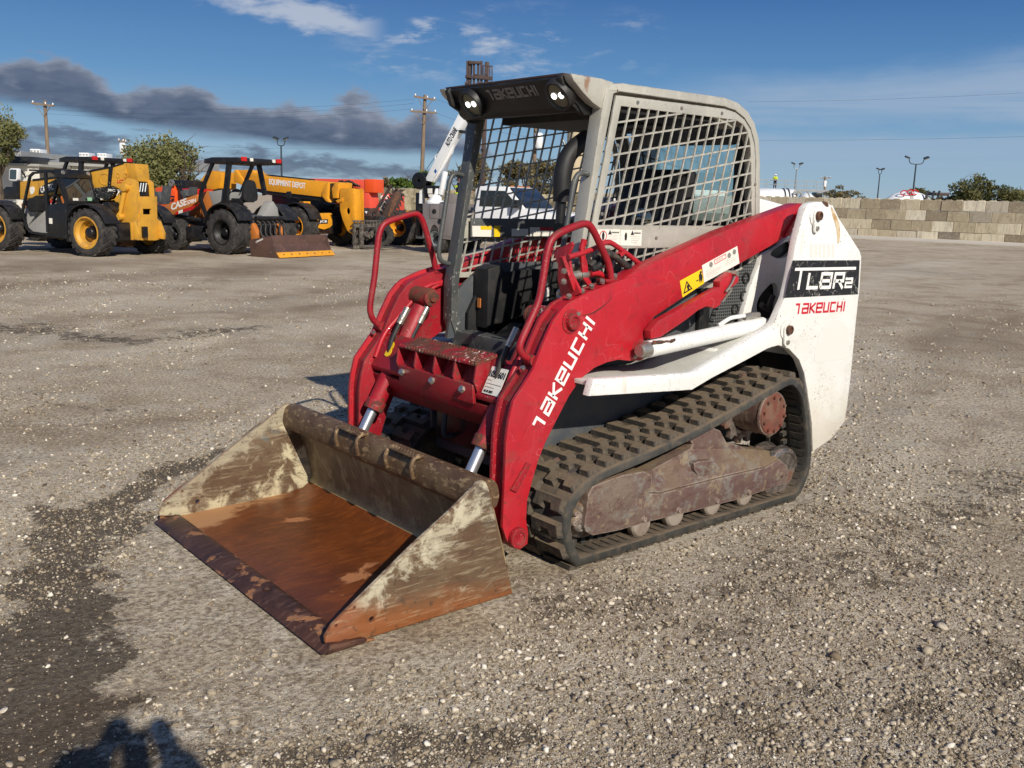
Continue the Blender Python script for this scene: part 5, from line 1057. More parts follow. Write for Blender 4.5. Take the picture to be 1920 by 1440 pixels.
# ---- yellow telehandler with an open black cab
def telehandler():
    t=fthing('cat','telehandler','yellow telehandler with open black cab and big yellow rims, parked furthest left','telehandler')
    c=(-0.094,0.522); R=.575
    wheel(t,(c[0],0,R-.01),R,.40,.375,m_catyel); wheel(t,(c[0]-3.0,0,R-.01),R,.40,.375,m_catyel)
    wheel(t,(c[0],2.3,R-.01),R,.40,.375,m_catyel,face=1); wheel(t,(c[0]-3.0,2.3,R-.01),R,.40,.375,m_catyel,face=1)
    fender(t,(c[0],R),R+.10,-.02,.42,20,150); fender(t,(c[0]-3.0,R),R+.10,-.02,.42,20,150); fender(t,(c[0],R),R+.10,1.9,2.34,20,150)
    bp(MB().box(c[0]-3.3,c[0]+.3,.5,1.8,.35,.80),'chassis',m_blackpaint,t,bev=.012)
    bp(MB().box(c[0]-.12,c[0]+.12,.4,1.9,.42,.66),'front_axle',m_blackpaint,t,bev=.012)
    bp(MB().box(c[0]-3.12,c[0]-2.88,.4,1.9,.42,.66),'rear_axle',m_blackpaint,t,bev=.012)
    # cab
    fr=[(-2.314,0.989),(-1.969,1.875),(-1.834,1.957),(-1.28,2.006),(-1.113,1.956),(-1.017,1.823),(-0.778,1.195),(-0.846,0.392),(-2.025,0.473),(-2.192,0.584)]
    cab=bp(MB().plate(fr,[inset(fr,.055)],.12,.18),'cab',m_blackpaint,t,bev=.01)
    xr=fr[6][0]; xl=fr[0][0]
    bp(MB().plate(fr,[inset(fr,.055)],.98,1.04),'far_frame',m_blackpaint,cab,bev=.01)
    p=[(-1.453,1.985),(-1.375,1.987),(-1.429,0.531),(-1.509,0.528)]; bp(MB().prism(p,.118,.16),'door_post',m_blackpaint,cab)
    p=[(-1.443,1.176),(-0.821,1.239),(-0.862,0.391),(-1.447,0.507)]; bp(MB().prism(p,.125,.17),'lower_door',m_blackpaint,cab,bev=.01)
    p=[(-1.383,0.868),(-1.279,0.864),(-1.282,0.733),(-1.388,0.736)]; bp(MB().prism(p,.115,.122),'door_label',m_decalw,cab)
    p=[(-2.637,1.027),(-2.29,1.226),(-2.133,0.995),(-2.514,0.602),(-2.564,0.6)]; bp(MB().prism(p,.45,.55),'grey_console',m_greyp,cab,bev=.009)
    p=[(-2.481,0.603),(-1.823,1.027),(-1.63,1.033),(-1.679,0.491),(-2.427,0.486)]; bp(MB().prism(p,.40,.9),'cab_floor',m_greyp,cab,bev=.009)
    bp(MB().prism([(-2.405,1.224),(-1.966,1.4),(-1.935,1.024),(-2.231,0.992)],.3,.7),'seat',m_interior,cab,bev=.015)
    sw=(-1.718,1.289); bp(MB().tube([(sw[0]+.10*math.sin(a),.6+.16*math.cos(a),sw[1]+.12*math.sin(a)) for a in np.linspace(0,6.28,17)[:-1]],.015,6,closed=True),'steering_wheel',m_blackpaint,cab)
    # windscreen end of the cab and the lamp bar above
    zt=(-0.923,1.836)[1]; zb=(-0.819,1.262)[1]
    xt=(-0.97,1.835)[0]
    g=lambda x,z,d:[(x-.02,d,z),(x+.02,d,z)]
    m=MB(); m.loft([[(xt-.02,.14,zt),(xt+.03,.14,zt),(xt+.03,1.04,zt),(xt-.02,1.04,zt)],[(xr-.02,.14,zb),(xr+.03,.14,zb),(xr+.03,1.04,zb),(xr-.02,1.04,zb)]])
    ws=bp(m,'windscreen',m_dark_glass,cab)
    for y in (.14,1.02): bp(MB().beam((xt+.02,y,zt),(xr+.03,y,zb),.07,.06,up=(0,1,0)),'windscreen_post',m_blackpaint,cab,bev=.008)
    bp(MB().box(xr-.04,xr+.05,.12,1.05,zb-.06,zb+.03),'windscreen_sill',m_blackpaint,cab,bev=.01)
    bp(MB().box(xr-.10,xr+.03,.14,1.05,.32,zb-.05),'front_panel',m_blackpaint,cab,bev=.009)
    bp(MB().box(xr+.031,xr+.036,.28,.44,zb+.04,zb+.10),'window_label',m_decalw,cab); bp(MB().box(xr+.031,xr+.036,.72,.86,zb+.04,zb+.12),'window_label',surf('pale_green_label',lin(150,200,160)),cab)
    lb=bp(MB().prism([(xt-.10,zt+.0),(xt+.06,zt+.0),(xt+.02,zt+.20),(xt-.12,zt+.20)],.10,1.08),'lamp_bar',m_blackpaint,cab,bev=.009)
    for y in (.20,.96): bp(MB().lathe([(.002,.02),(.045,.02),(.055,0),(.002,0)],(xt+.045,y,zt+.12),(1,0,.2),14),'work_lamp',m_zinc,lb)
    bp(MB().box(fr[1][0],xt+.02,.14,1.04,fr[3][1]-.03,fr[3][1]+.01),'cab_roof',m_blackpaint,cab,bev=.01)
    # rear view mirror on an arm
    q=[(-2.308,1.998),(-2.251,2.026),(-2.06,2.024),(-2.031,2.001),(-2.067,1.763),(-2.105,1.733),(-2.313,1.736),(-2.349,1.758)]; mr=bp(MB().prism(q,-.12,-.02),'mirror',m_truckwhite,t,bev=.009)
    bp(MB().prism(inset(q,.03),-.126,-.121),'mirror_glass',m_mirror,mr)
    a=(-2.072,2.002); b=(-2.101,1.827); bar(t,'mirror_arm',m_blackpaint,[(a[0],-.07,a[1]),((a[0]+b[0])/2,0,a[1]+.02),(b[0],.15,b[1])],.018)
    # boom on the far side, its tail, and the hanging head with the coupler
    bo=[(-3.514,1.714),(-2.543,1.841),(-1.072,2.006),(-0.343,2.144),(-0.047,2.212),(0.092,2.237),(0.049,1.596),(-1.039,1.615),(-2.183,1.439),(-3.543,1.26)]
    boom=bp(MB().prism(bo,1.15,1.62),'boom',m_catyel,t,bev=.012)
    q=[(-3.003,1.796),(-2.133,1.883),(-0.332,2.155),(0.057,2.24),(0.055,2.213),(-0.335,2.121),(-2.137,1.835),(-3.008,1.748)]; bp(MB().prism(q,1.13,1.64),'boom_cover',m_blackpaint,boom)
    q=[(-0.429,2.096),(-0.298,2.121),(-0.397,1.679),(-0.498,1.663)]; bp(MB().prism(q,1.13,1.64),'boom_band',m_blackpaint,boom)
    q=[(-2.838,1.412),(-2.791,1.558),(-2.684,1.633),(-2.205,1.81),(-2.124,1.8),(-2.154,1.644),(-2.299,1.485)]; bp(MB().prism(q,1.135,1.15),'name_plate',m_blackpaint,boom)
    a=(-2.743,1.45); b=(-2.296,1.545); u=(b[0]-a[0],0,b[1]-a[1]); text('maker_lettering','CAT THC',m_inkw,(a[0],1.131,a[1]),u,(0,0,1),.16,boom,length=Vector(u).length,bold=.02)
    q=curve2([(-3.125,1.576),(-3.005,1.602),(-2.968,1.53),(-3.021,1.432),(-3.114,1.417)],2); bp(MB().prism(q,1.14,1.15),'round_badge',m_decalw,boom)
    q=circ((-0.588,1.838),.19,24,ry=.15); bp(MB().plate(q,[inset(q,.03)],1.138,1.15),'pressed_ring',m_catyel,boom)
    for c in ((1222,495),(1300,495)): q=circ(V1('cat',1.14,'b1',c),.06,16); bp(MB().plate(q,[inset(q,.015)],1.138,1.15),'pressed_ring',m_catyel,boom)
    a=(-0.182,1.741); text('fleet_lettering','LC815',m_inkr,(a[0],1.141,a[1]),(1,0,.12),(0,0,1),.08,boom,length=.34,bold=.03)
    q=[(-0.99,1.572),(-0.264,1.681),(-0.084,1.615),(-0.188,1.45),(-0.382,1.329),(-0.97,1.431)]; bp(MB().prism(q,1.0,1.1),'shadowed_cover',m_blackpaint,boom)
    a=(-0.365,1.537); text('model_lettering','JBC TH',m_inkw,(a[0],.995,a[1]),(1,0,-.05),(0,0,1),.07,boom,length=.5,bold=.02)
    tl=[(-4.035,1.507),(-3.923,1.584),(-3.698,1.588),(-3.686,1.711),(-3.46,1.74),(-3.507,1.273),(-4.027,1.26)]; bp(MB().prism(tl,1.1,1.7),'boom_tail',m_blackpaint,t,bev=.009)
    hx=(0.478,1.122)[0]
    nk=[(-0.135,1.233),(-0.256,1.338),(-0.401,1.312),(-0.893,1.3),(-0.746,1.325),(-0.254,1.359),(-0.071,1.535),(0.017,1.793),(0.206,1.881),(0.372,1.859),(0.493,1.791),(0.507,1.442),(0.465,0.693),(0.375,0.603),(-0.049,0.62),(-0.144,0.887)]
    neck=bp(MB().prism(nk,1.08,1.15),'boom_head',m_catyel,t,bev=.015); bp(MB().prism(nk,1.58,1.65),'far_cheek',m_catyel,neck,bev=.015); bp(MB().prism(inset(nk,.10),1.16,1.57),'recess_shade',m_blackpaint,neck)  # black block between the cheeks stands in for the shade of the void
    f=WW('cat',hx,'b2',(960,650),(1145,650),(1150,900),(1190,925),(1185,1130),(1130,1145),(870,1140),(860,940),(960,915)); w=WW('cat',hx+.06,'b2',(1010,790),(1103,790),(1103,852),(1013,852))
    plate=bp(MB().plate(f,[w],hx,hx+.06,'x'),'coupler_plate',m_catyel,neck,bev=.01)
    for c in ((905,1010),(975,975),(1155,1000)): 
        y,z=c; 
    for y0,y1 in ((.0,.09),(.52,.60)):
        pass
    ys=[p[0] for p in f]; ylo,yhi=min(ys),max(ys)
    for y in (ylo+.02,yhi-.12): bp(MB().prism([(hx+.06,.42),(hx+.22,.40),(hx+.24,.55),(hx+.10,.85),(hx+.06,.85)],y,y+.08),'coupler_hook',m_catyel,plate,bev=.012)
    bp(MB().box(hx+.06,hx+.16,ylo+.3,ylo+.42,.45,.72),'lock_cylinder',m_blackpaint,plate,bev=.009)
    q=WW('cat',hx-.12,'b2',(905,280),(1062,290),(1080,490),(950,480)); bp(MB().prism(q,hx-.5,hx-.10,'x'),'nose_box',m_catyel,neck,bev=.012)
    for i in range(3):
        a=W1('cat',hx-.03,'b2',(990+30*i,500)); b=W1('cat',hx-.03,'b2',(968+30*i,600)); bar(neck,'head_hose',m_galv,[(hx-.04,a[0],a[1]),(hx-.02,b[0],b[1])],.02)
    a=(0.175,1.645); b=(-0.056,0.934); cy_=bp(MB().tube([(a[0],1.02,a[1]),(b[0],1.02,b[1])],.055,14),'tilt_cylinder',m_catyel,neck)
    for c in (a,b): bp(MB().cyl((c[0],.94,c[1]),(c[0],1.10,c[1]),.10,n=18),'cylinder_pin',m_catyel,cy_,bev=.01)
    q=[(-0.244,1.282),(-0.087,1.297),(0.012,1.108),(-0.116,0.89),(-0.224,0.972)]; bp(MB().prism(q,.7,1.05),'hose_bundle',m_blackpaint,t,bev=.015)
    q=[(-0.097,0.761),(0.189,0.814),(0.335,0.477),(0.273,0.388),(-0.093,0.416)]; bp(MB().prism(q,.6,1.2),'front_linkage',m_blackpaint,t,bev=.015)
    q=[(-0.585,0.32),(-0.205,0.357),(-0.245,0.201),(-0.564,0.209)]; bp(MB().prism(q,1.2,1.7),'rusty_skid',m_rust,t,bev=.01)
    return t
telehandler()
# ---- landscape loader tractor with a box blade behind
def tractor():
    t=fthing('case','loader_tractor','orange and grey tractor loader with black canopy and a box blade, beside the boom telehandler','tractor')
    R=.60
    c=(-0.219,0.525); cx=c[0]
    for y,f in ((0,-1),(2.15,1)): wheel(t,(cx,y,R-.02),R,.46,.33,m_black,lug=16,ang=.9,face=f)
    for y,f in ((.15,-1),(2.0,1)): wheel(t,(cx-2.1,y,.42),.43,.30,.24,m_black,face=f)
    for y0,y1 in ((-.02,.52),(1.65,2.18)): fender(t,(cx,R),R+.12,y0,y1,25,165)
    # bonnet and body
    q=[(-1.7,1.543),(-1.432,1.631),(-1.294,1.598),(-1.206,1.27),(-1.539,0.903),(-1.678,0.947)]; bp(MB().prism(q,.62,1.5),'bonnet',m_caseor,t,bev=.015)
    q=[(-1.369,1.596),(-0.855,1.664),(-0.756,1.608),(-0.799,1.397),(-1.22,1.222)]; bp(MB().prism(q,.61,1.52),'engine_cover',m_greyp,t,bev=.012)
    q=[(-1.341,1.597),(-1.13,1.666),(-0.787,1.677),(-0.789,1.631)]; bp(MB().prism(q,.66,1.46),'bonnet_top',m_black,t,bev=.009)
    bp(MB().prism([(-2.307,1.024),(-1.861,1.277),(-1.405,1.218),(-1.531,0.808),(-2.325,0.707)],.7,1.45),'engine_side',m_caseor,t,bev=.012)
    bp(MB().box(cx-2.5,cx+.5,.6,1.55,.35,.85),'chassis',m_blackpaint,t,bev=.012)
    q=[(-1.904,0.665),(-1.268,0.689),(-1.162,0.374),(-1.906,0.317)]; bp(MB().prism(q,.25,.65),'side_tank',m_black,t,bev=.012)
    q=[(-2.523,0.701),(-2.141,0.702),(-2.148,0.569),(-2.494,0.568)]; bp(MB().prism(q,.45,.7),'front_bracket',m_caseor,t,bev=.009)
    # loader arm with lettering and lift cylinder
    q=[(-2.69,1.24),(-1.509,1.522),(-1.465,1.354),(-1.774,1.181),(-2.433,0.97),(-2.957,0.832),(-3.052,1.073)]; arm_=bp(MB().prism(q,.33,.47),'loader_arm',m_caseor,t,bev=.009)
    q=[(x,z) for x,z in q]; bp(MB().prism(q,1.75,1.89),'loader_arm',m_caseor,t,bev=.009)
    a=(-2.554,1.063); b=(-1.92,1.236); c2=(-1.895,1.236); d2=(-1.548,1.316)
    text('maker_lettering','CASE',m_inkw,(a[0],.326,a[1]),(b[0]-a[0],0,b[1]-a[1]),(0,0,1),.19,arm_,length=math.dist(a,b),bold=.03)
    text('model_lettering','570N',m_inkw,(c2[0],.326,c2[1]),(d2[0]-c2[0],0,d2[1]-c2[1]),(0,0,1),.11,arm_,length=math.dist(c2,d2),bold=.03)
    for i,P in enumerate((((295,830),(330,815),(330,845),(298,858)),((330,812),(378,796),(378,830),(330,845)),((378,796),(520,745),(500,790),(380,828)))):
        bp(MB().prism(VV('case',.33,'b3',*P),.322,.331),'reflector_strip',(m_taillight,m_decalw,m_taillight)[i],arm_)
    a=(-2.583,0.917); b=(-1.511,0.821); bp(MB().tube([(a[0],.55,a[1]),(b[0],.55,b[1])],.065,14),'lift_cylinder',m_black,t)
    for P in (((75,600),(130,595),(170,720),(130,740)),((180,530),(220,530),(200,740),(160,740)),((375,600),(420,570),(450,640),(420,680)),((480,545),(515,545),(505,640),(470,650))):
        bp(MB().prism(VV('case',.6,'b3',*P),.5,.7),'loader_tower',m_body,t,bev=.009)
    # canopy on four posts
    x0,z1=(-1.049,2.462); x1,_=(0.213,2.491); zb=(0.192,2.362)[1]
    y1=.25+1.50
    cn=bp(MB().prism([(x0,z1-.02),(x0,z1-.13),(x1,zb),(x1+.02,zb+.06),(x1,z1+.03),(x0+.3,z1+.03)],.22,y1+.03),'canopy',m_black,t,bev=.009)
    for y,w_ in ((.32,.18),(y1-.20,.18)): bp(MB().box(x1+.005,x1+.03,y,y+w_,zb+.045,zb+.15),'tail_lamp',m_taillight,cn)
    for y in (.62,y1-.34): bp(MB().box(x1+.005,x1+.03,y,y+.10,zb+.05,zb+.13),'work_lamp',m_decalw,cn)
    for P in (((685,275),(715,275),(585,600),(560,590)),((585,600),(570,660),(650,890),(630,910),(550,680),(560,590))):
        for yy in (.28,y1-.08): bp(MB().prism(VV('case',.28,'b3',*P),yy,yy+.07),'front_post',m_blackpaint,cn)
    q=[(-0.267,2.346),(-0.129,2.346),(-0.266,1.61),(-0.26,1.382),(-0.459,1.4)]
    for yy in (.26,): bp(MB().prism(q,yy,yy+.08),'rear_post',m_blackpaint,cn)
    a=VV('case',y1-.05,'b3',(1215,285),(1255,285),(1325,630),(1285,640)); bp(MB().prism(a,y1-.1,y1-.03),'rear_post',m_blackpaint,cn)
    # seat and platform
    sx,sz=(-0.211,1.531); s=bp(MB().box(sx-.45,sx-.05,.75,1.2,sz-.18,sz-.08),'seat',m_interior,t,bev=.015)
    m=MB(); m.prism(curve2([(.74,sz-.12),(.78,sz+.30),(.88,sz+.40),(1.06,sz+.40),(1.16,sz+.30),(1.20,sz-.12)],3),sx-.03,sx+.07,'x'); bp(m,'backrest',m_interior,s,bev=.009)
    sw=(-0.748,1.591); bp(MB().tube([(sw[0]+.06*math.sin(a),.97+.19*math.cos(a),sw[1]+.10*math.sin(a)) for a in np.linspace(0,6.28,17)[:-1]],.016,6,closed=True),'steering_wheel',m_blackpaint,t)
    bp(MB().box(cx-.55,cx+.35,.5,1.65,.85,1.02),'platform',m_body,t,bev=.012)
    bp(MB().prism([(1.10,1.0),(1.66,1.0),(1.62,1.22),(1.46,1.40),(1.36,1.36)],cx+.12,cx+.40,'x'),'side_console',m_greyp,t,bev=.015)
    bp(MB().box(cx+.2,cx+.52,.5,1.66,.78,1.0),'rear_panel',m_body,t,bev=.009)
    # hitch and box blade
    bp(MB().prism([(0.033,0.84),(0.313,0.827),(0.498,0.534),(0.461,0.394),(0.133,0.402)],.55,.7),'hitch_plate',m_caseor,t,bev=.01)
    bp(MB().prism([(0.033,0.84),(0.313,0.827),(0.498,0.534),(0.461,0.394),(0.133,0.402)],1.45,1.6),'hitch_plate',m_caseor,t,bev=.01)
    bp(MB().tube([(cx+.62,.6,.95),(cx+.62,1.6,.95)],.06,12),'hitch_bar',m_black,t)
    for i in range(6):
        y=.62+.17*i; bar(t,'hydraulic_hose',m_hose,[(cx+.5,y,.95),(cx+.75,y+.05,.82),(cx+.8,y-.04,.55),(cx+.9,y+.03,.45)],.025)
    for y in (.75,1.3): bar(t,'hitch_arm',m_black,[(cx+.4,y,.5),(cx+1.0,y,.45)],.05)
    sd=[(0.717,0.422),(0.76,-0.008),(1.74,0.011),(1.673,0.14),(1.501,0.559)]; xb=sd[4][0]; zt=sd[4][1]
    w=2.0
    bb=bp(MB().prism(sd,.06,.09),'box_blade',m_blade,t,bev=.004); bp(MB().prism(sd,.06+w,.09+w),'side_board',m_blade,bb,bev=.004)
    xe,ze=sd[3]
    bp(MB().prism([(xb-.03,zt),(xb,zt+.005),(xb-.03+ (xe-xb)*.3,ze+.2),(xe,ze),(xe-.03,ze),(xb-.06,ze+.2)],.09,.06+w),'mould_board',m_blade,bb,bev=.004)
    e=bp(MB().prism([(xe-.01,ze+.01),(xe+.015,ze+.005),(xe+.13,.02),(xe+.10,.015)],.05,.10+w),'cutting_blade',m_jcbyel,bb,bev=.003)
    for i in range(7): bp(MB().lathe([(.002,.01),(.02,.01),(.022,0),(.002,0)],(xe+.065,.25+i*.28,ze*.5+.02),(.85,0,.5),8),'blade_bolt',m_rust,e)
    a=(0.954,0.349); b=(1.21,0.439); text('maker_lettering','CANNON',m_inkw,(a[0],.058,a[1]),(b[0]-a[0],0,b[1]-a[1]),(0,0,1),.05,bb,length=math.dist(a,b),bold=.02)
    return t
TR=tractor()
t2=dup(TR); t2['label']='black canopy with red tail lamps of a second tractor behind the yellow telehandler'
TR['group']=t2['group']='tractor loaders with lamp canopies'
p=(-4.264,-25.333,0.132); t2.location=(p[0]-.05,p[1],-.0)
t2.rotation_euler=(0,0,R_(113))
# ---- telehandler with the long lettered boom and a fork carriage
def boomer():
    t=fthing('jcb','telehandler','bright yellow telehandler with a lettered boom and a grey fork carriage on the ground','telehandler',None)
    R=.62
    wheel(t,(0.,0,R),R,.42,.34,m_jcbyel,lug=14,ang=.8); wheel(t,(-2.9,0,R),R,.42,.34,m_jcbyel,lug=14,ang=.8)
    wheel(t,(0.,2.35,R),R,.42,.34,m_jcbyel,face=1,lug=14,ang=.8); wheel(t,(-2.9,2.35,R),R,.42,.34,m_jcbyel,face=1,lug=14,ang=.8)
    fender(t,(0,R),R+.12,-.02,.46,20,160); fender(t,(0,R),R+.12,1.9,2.4,20,160)
    bp(MB().box(-3.2,.2,.5,1.85,.4,.95),'chassis',m_blackpaint,t,bev=.012)
    f=[(0.432,1.077),(0.624,1.09),(0.71,1.029),(1.355,1.057),(1.368,0.675),(1.257,0.6),(1.004,0.538),(0.598,0.617),(0.477,0.681)]; ax=bp(MB().prism(f,.05,.25,'x'),'axle_housing',m_jcbyel,t,bev=.009)
    a=(0.766,0.729); b=(1.148,0.74); q=[(0.75,0.849),(1.16,0.859),(1.158,0.727),(0.758,0.719)]; bp(MB().prism(q,.25,.262,'x'),'badge_plate',m_ink,ax)
    text('maker_lettering','JCB',m_inkw,(.264,a[0]+.03,a[1]+.012),(0,1,0),(0,0,1),.085,ax,length=abs(b[0]-a[0])-.06,bold=.03)
    bp(MB().prism([(0.665,0.602),(1.382,0.597),(1.38,0.405),(0.697,0.414)],0.,.2,'x'),'axle_parts',m_rust,t,bev=.012)
    bp(MB().prism([(0.277,1.392),(0.57,1.396),(0.598,1.073),(0.46,1.097),(0.36,1.245)],-.1,.1,'x'),'mirror_bracket',m_jcbyel,t,bev=.009)
    # far side cab and the boom
    bp(MB().box(-2.3,-.4,1.2,2.2,.9,1.62),'engine_pod',m_blackpaint,t,bev=.02)
    bo=[(-3.71,2.335),(-3.174,2.351),(-2.92,2.34),(-2.826,2.249),(-2.215,2.156),(0.359,2.008),(0.335,1.531),(-2.23,1.684),(-3.272,1.851),(-3.429,1.901)]
    boom=bp(MB().prism(bo,.95,1.42),'boom',m_jcbyel,t,bev=.012)
    q=[(-2.833,1.752),(-2.22,1.671),(0.327,1.526),(0.291,1.393),(-2.223,1.554),(-2.798,1.648)]; bp(MB().prism(q,1.0,1.38),'boom_underside',m_blackpaint,boom,bev=.01)
    q=[(-3.759,2.321),(-3.637,2.348),(-3.182,1.852),(-3.38,1.849),(-3.775,1.949)]; bp(MB().prism(q,.9,1.46),'boom_pivot',m_jcbyel,boom,bev=.009)
    q=[(-5.349,1.979),(-4.966,2.279),(-4.828,2.309),(-4.291,2.254),(-4.361,1.726),(-5.323,1.591)]; bp(MB().prism(q,.8,1.5),'rear_tower',m_jcbyel,t,bev=.015)
    q=[(-2.625,2.167),(-2.354,2.209),(-0.428,2.086),(-0.429,2.048)]; bp(MB().prism(q,1.1,1.3),'hose_run',m_blackpaint,boom)
    a=(-2.13,1.862); b=(-0.488,1.74); text('owner_lettering','EQUIPMENT DEPOT',m_inkw,(a[0],.944,a[1]),(b[0]-a[0],0,b[1]-a[1]),(0,0,1),.22,boom,length=math.dist(a,b),bold=.035)
    # black mirror and the end of the boom
    q=[(-0.519,1.672),(-0.359,1.688),(-0.307,1.627),(-0.328,1.479),(-0.489,1.463)]; bp(MB().prism(q,.15,.2),'mirror',m_black,t,bev=.009)
    bar(t,'mirror_arm',m_blackpaint,onside([(-0.363,1.503),(-0.081,1.484),(0.126,1.391)],.2),.02)
    for P in (((1070,570),(1080,510),(1125,400),(1150,400),(1140,600),(1170,650),(1130,640)),((1195,480),(1240,400),(1280,410),(1260,600),(1210,600)),((1240,630),(1330,590),(1320,640),(1270,660))):
        bp(MB().prism(VV('jcb',.9,'b4',*P),.88,1.5),'boom_collar',m_jcbyel,boom,bev=.012)
    q=[(0.462,1.955),(0.874,1.985),(0.971,1.521),(0.662,1.365),(0.491,1.51)]; bp(MB().prism(q,.98,1.40),'boom_end',m_blackpaint,boom,bev=.01)
    q=[(0.906,1.789),(1.042,1.828),(1.579,1.825),(1.611,1.729),(1.336,0.607),(1.57,0.407),(1.268,0.567),(1.101,0.883),(1.018,1.103),(1.002,1.201),(1.09,1.523)]
    hole=circ((1.347,1.144),.065,16,ry=.10)
    xh=max(p[0] for p in q)
    bh=bp(MB().plate([(1.008,1.816),(1.562,1.83),(1.587,0.395),(1.302,0.544),(1.101,0.883),(1.002,1.176)],[hole],.92,.95),'boom_head',m_jcbyel,t,bev=.01)
    g=[(1.008,1.816),(1.562,1.83),(1.587,0.395),(1.302,0.544),(1.101,0.883),(1.002,1.176)]; bp(MB().prism(g,1.35,1.38),'head_plate',m_jcbyel,bh,bev=.01)
    xx=g[1][0]; f=WW('jcb',xx,'b4',(1465,478),(1530,490),(1545,540),(1560,870),(1500,960),(1475,1060)); bp(MB().prism(f,xx-.03,xx,'x'),'front_plate',m_jcbyel,bh,bev=.008)
    # fork carriage
    fx=xx+.12
    z=lambda v:v
    cr=WW('jcb',fx,'b4',(1490,870),(1790,865),(1790,1270),(1470,1260)); ya,yb=cr[0][0]-.15,cr[1][0]; zt=cr[0][1]
    ca=bp(MB().box(fx,fx+.08,ya,yb,.02,.12),'fork_carriage',m_forks,t,bev=.01)
    bp(MB().box(fx,fx+.08,ya,yb,.66,.76),'carriage_bar',m_forks,ca,bev=.01); bp(MB().box(fx-.02,fx+.04,ya,yb,zt-.05,zt),'guard_top',m_forks,ca,bev=.01)
    for i in range(9):
        y=ya+(yb-ya)*(i+.5)/9; bp(MB().box(fx,fx+.03,y-.025,y+.025,.76,zt-.05),'guard_bar',m_forks,ca)
    for y in (ya,yb-.07): bp(MB().box(fx-.01,fx+.07,y,y+.07,.12,.66),'carriage_post',m_forks,ca,bev=.01)
    for y in (ya+.2,yb-.35): bp(MB().prism([(fx+.08,.05),(fx+1.1,.03),(fx+1.1,.05),(fx+.15,.10),(fx+.14,.78),(fx+.08,.78)],y,y+.13),'fork',m_forks,ca,bev=.006)
    rr=random.Random(3); m=MB()
    for i in range(14): m.obox((fx-.15+rr.uniform(-.1,.1),ya+.2+(yb-ya-.4)*rr.random(),.2+.42*rr.random()),(.15,.16,.12),Matrix.Rotation(rr.random(),3,'X'))
    tag(bp(m,'coupler_linkage',m_forks,ca,bev=.009),kind='stuff')
boomer()
# ---- red telehandler behind
def red_boom():
    D=34.
    def pr(pts,d0,d1): return pts
    o=(-14.021,-26.02,0.38); t=thing('telehandler','orange red telehandler seen end on behind the grey fork carriage','telehandler',(o[0],o[1],0),R_(118))
    s=D/1751.
    X=lambda px:(px-678)*s*1.25
    Zp=lambda py:1.6+(367-py)*s
    bp(MB().box(X(585),X(688),0,.6,Zp(366),Zp(337)),'boom',m_orangered,t,bev=.015)
    bp(MB().box(X(684),X(700),-.04,.64,Zp(360),Zp(336)),'boom_end',m_orange2,t,bev=.012)
    bp(MB().prism([(X(676),Zp(430)),(X(676),Zp(358)),(X(690),Zp(356)),(X(698),Zp(430))],-.02,.62),'boom_head',m_orangered,t,bev=.012)
    e=bp(MB().box(X(694),X(711),.7,1.7,Zp(400),Zp(361)),'engine_cover',m_orangered,t,bev=.012)
    bp(MB().box(X(694),X(705),.66,.70,Zp(398),Zp(375)),'grille',m_black,e)
    text('size_lettering','6.8',m_inkw,(X(694),.655,Zp(371)),(1,0,0),(0,0,1),.16,e,length=.34,bold=.03)
    bp(MB().box(X(560),X(700),.2,2.1,.4,.95),'chassis',m_blackpaint,t,bev=.015)
    for x in (X(585),X(690)):
        for y,f in ((-.3,-1),(2.3,1)): wheel(t,(x,y,.6),.6,.4,.34,m_blackpaint,face=f)
    bp(MB().box(X(606),X(650),-.2,.9,.9,1.5),'cab_body',m_orangered,t,bev=.02)
    rr=random.Random(4)
    for i in range(7):
        a=X(640+4*i); bar(t,'hydraulic_hose',m_hose,[(a,-.1,Zp(352)),(a+.15,-.25,Zp(338+rr.random()*6)),(a+.35,-.1,Zp(350))],.03)
red_boom()
# ---- orange machine with the big letter plate, and the chain trencher
def orange_machine():
    D=31.; s=D/1751
    o=(-7.773,-27.348,-0.332); t=thing('orange_ditcher','vivid orange machine with a black lettered side between the telehandler and the tractor','ditcher',(o[0],o[1],0),R_(110))
    X=lambda px:(px-330)*s*1.3; Zp=lambda py:1.6+(357-py)*s
    b=bp(MB().prism([(X(292),Zp(352)),(X(325),Zp(347)),(X(333),Zp(357)),(X(333),Zp(392)),(X(292),Zp(392))],0,1.1),'engine_cover',m_orange2,t,bev=.015)
    text('side_lettering','AG',m_ink,(X(305),-.006,Zp(377)),(1,0,0),(0,0,1),.20,b,length=.62,bold=.05,shear=.2)
    bp(MB().box(X(331),X(349),.1,1.0,Zp(395),Zp(338)),'radiator',m_blackpaint,t,bev=.012)
    bp(MB().box(X(348),X(362),.0,1.0,Zp(395),Zp(352)),'side_box',m_taillight,t,bev=.015)
    q=[(X(318),Zp(345)),(X(324),Zp(337)),(X(331),Zp(337)),(X(331),Zp(346))]; bp(MB().prism(q,.1,1.),'exhaust_cowl',m_blackpaint,t,bev=.009)
    bp(MB().lathe([(.05,0),(.12,0),(.12,.06),(.05,.06)],(X(329),-.02,Zp(343)),(0,-1,0),14),'round_cap',m_zinc,t)
    bp(MB().box(X(285),X(370),.1,1.3,.35,.95),'chassis',m_blackpaint,t,bev=.012)
    for x in (X(298),X(362)): 
        for y,f in ((-.2,-1),(1.6,1)): wheel(t,(x,y,.5),.5,.35,.28,m_blackpaint,face=f)
orange_machine()
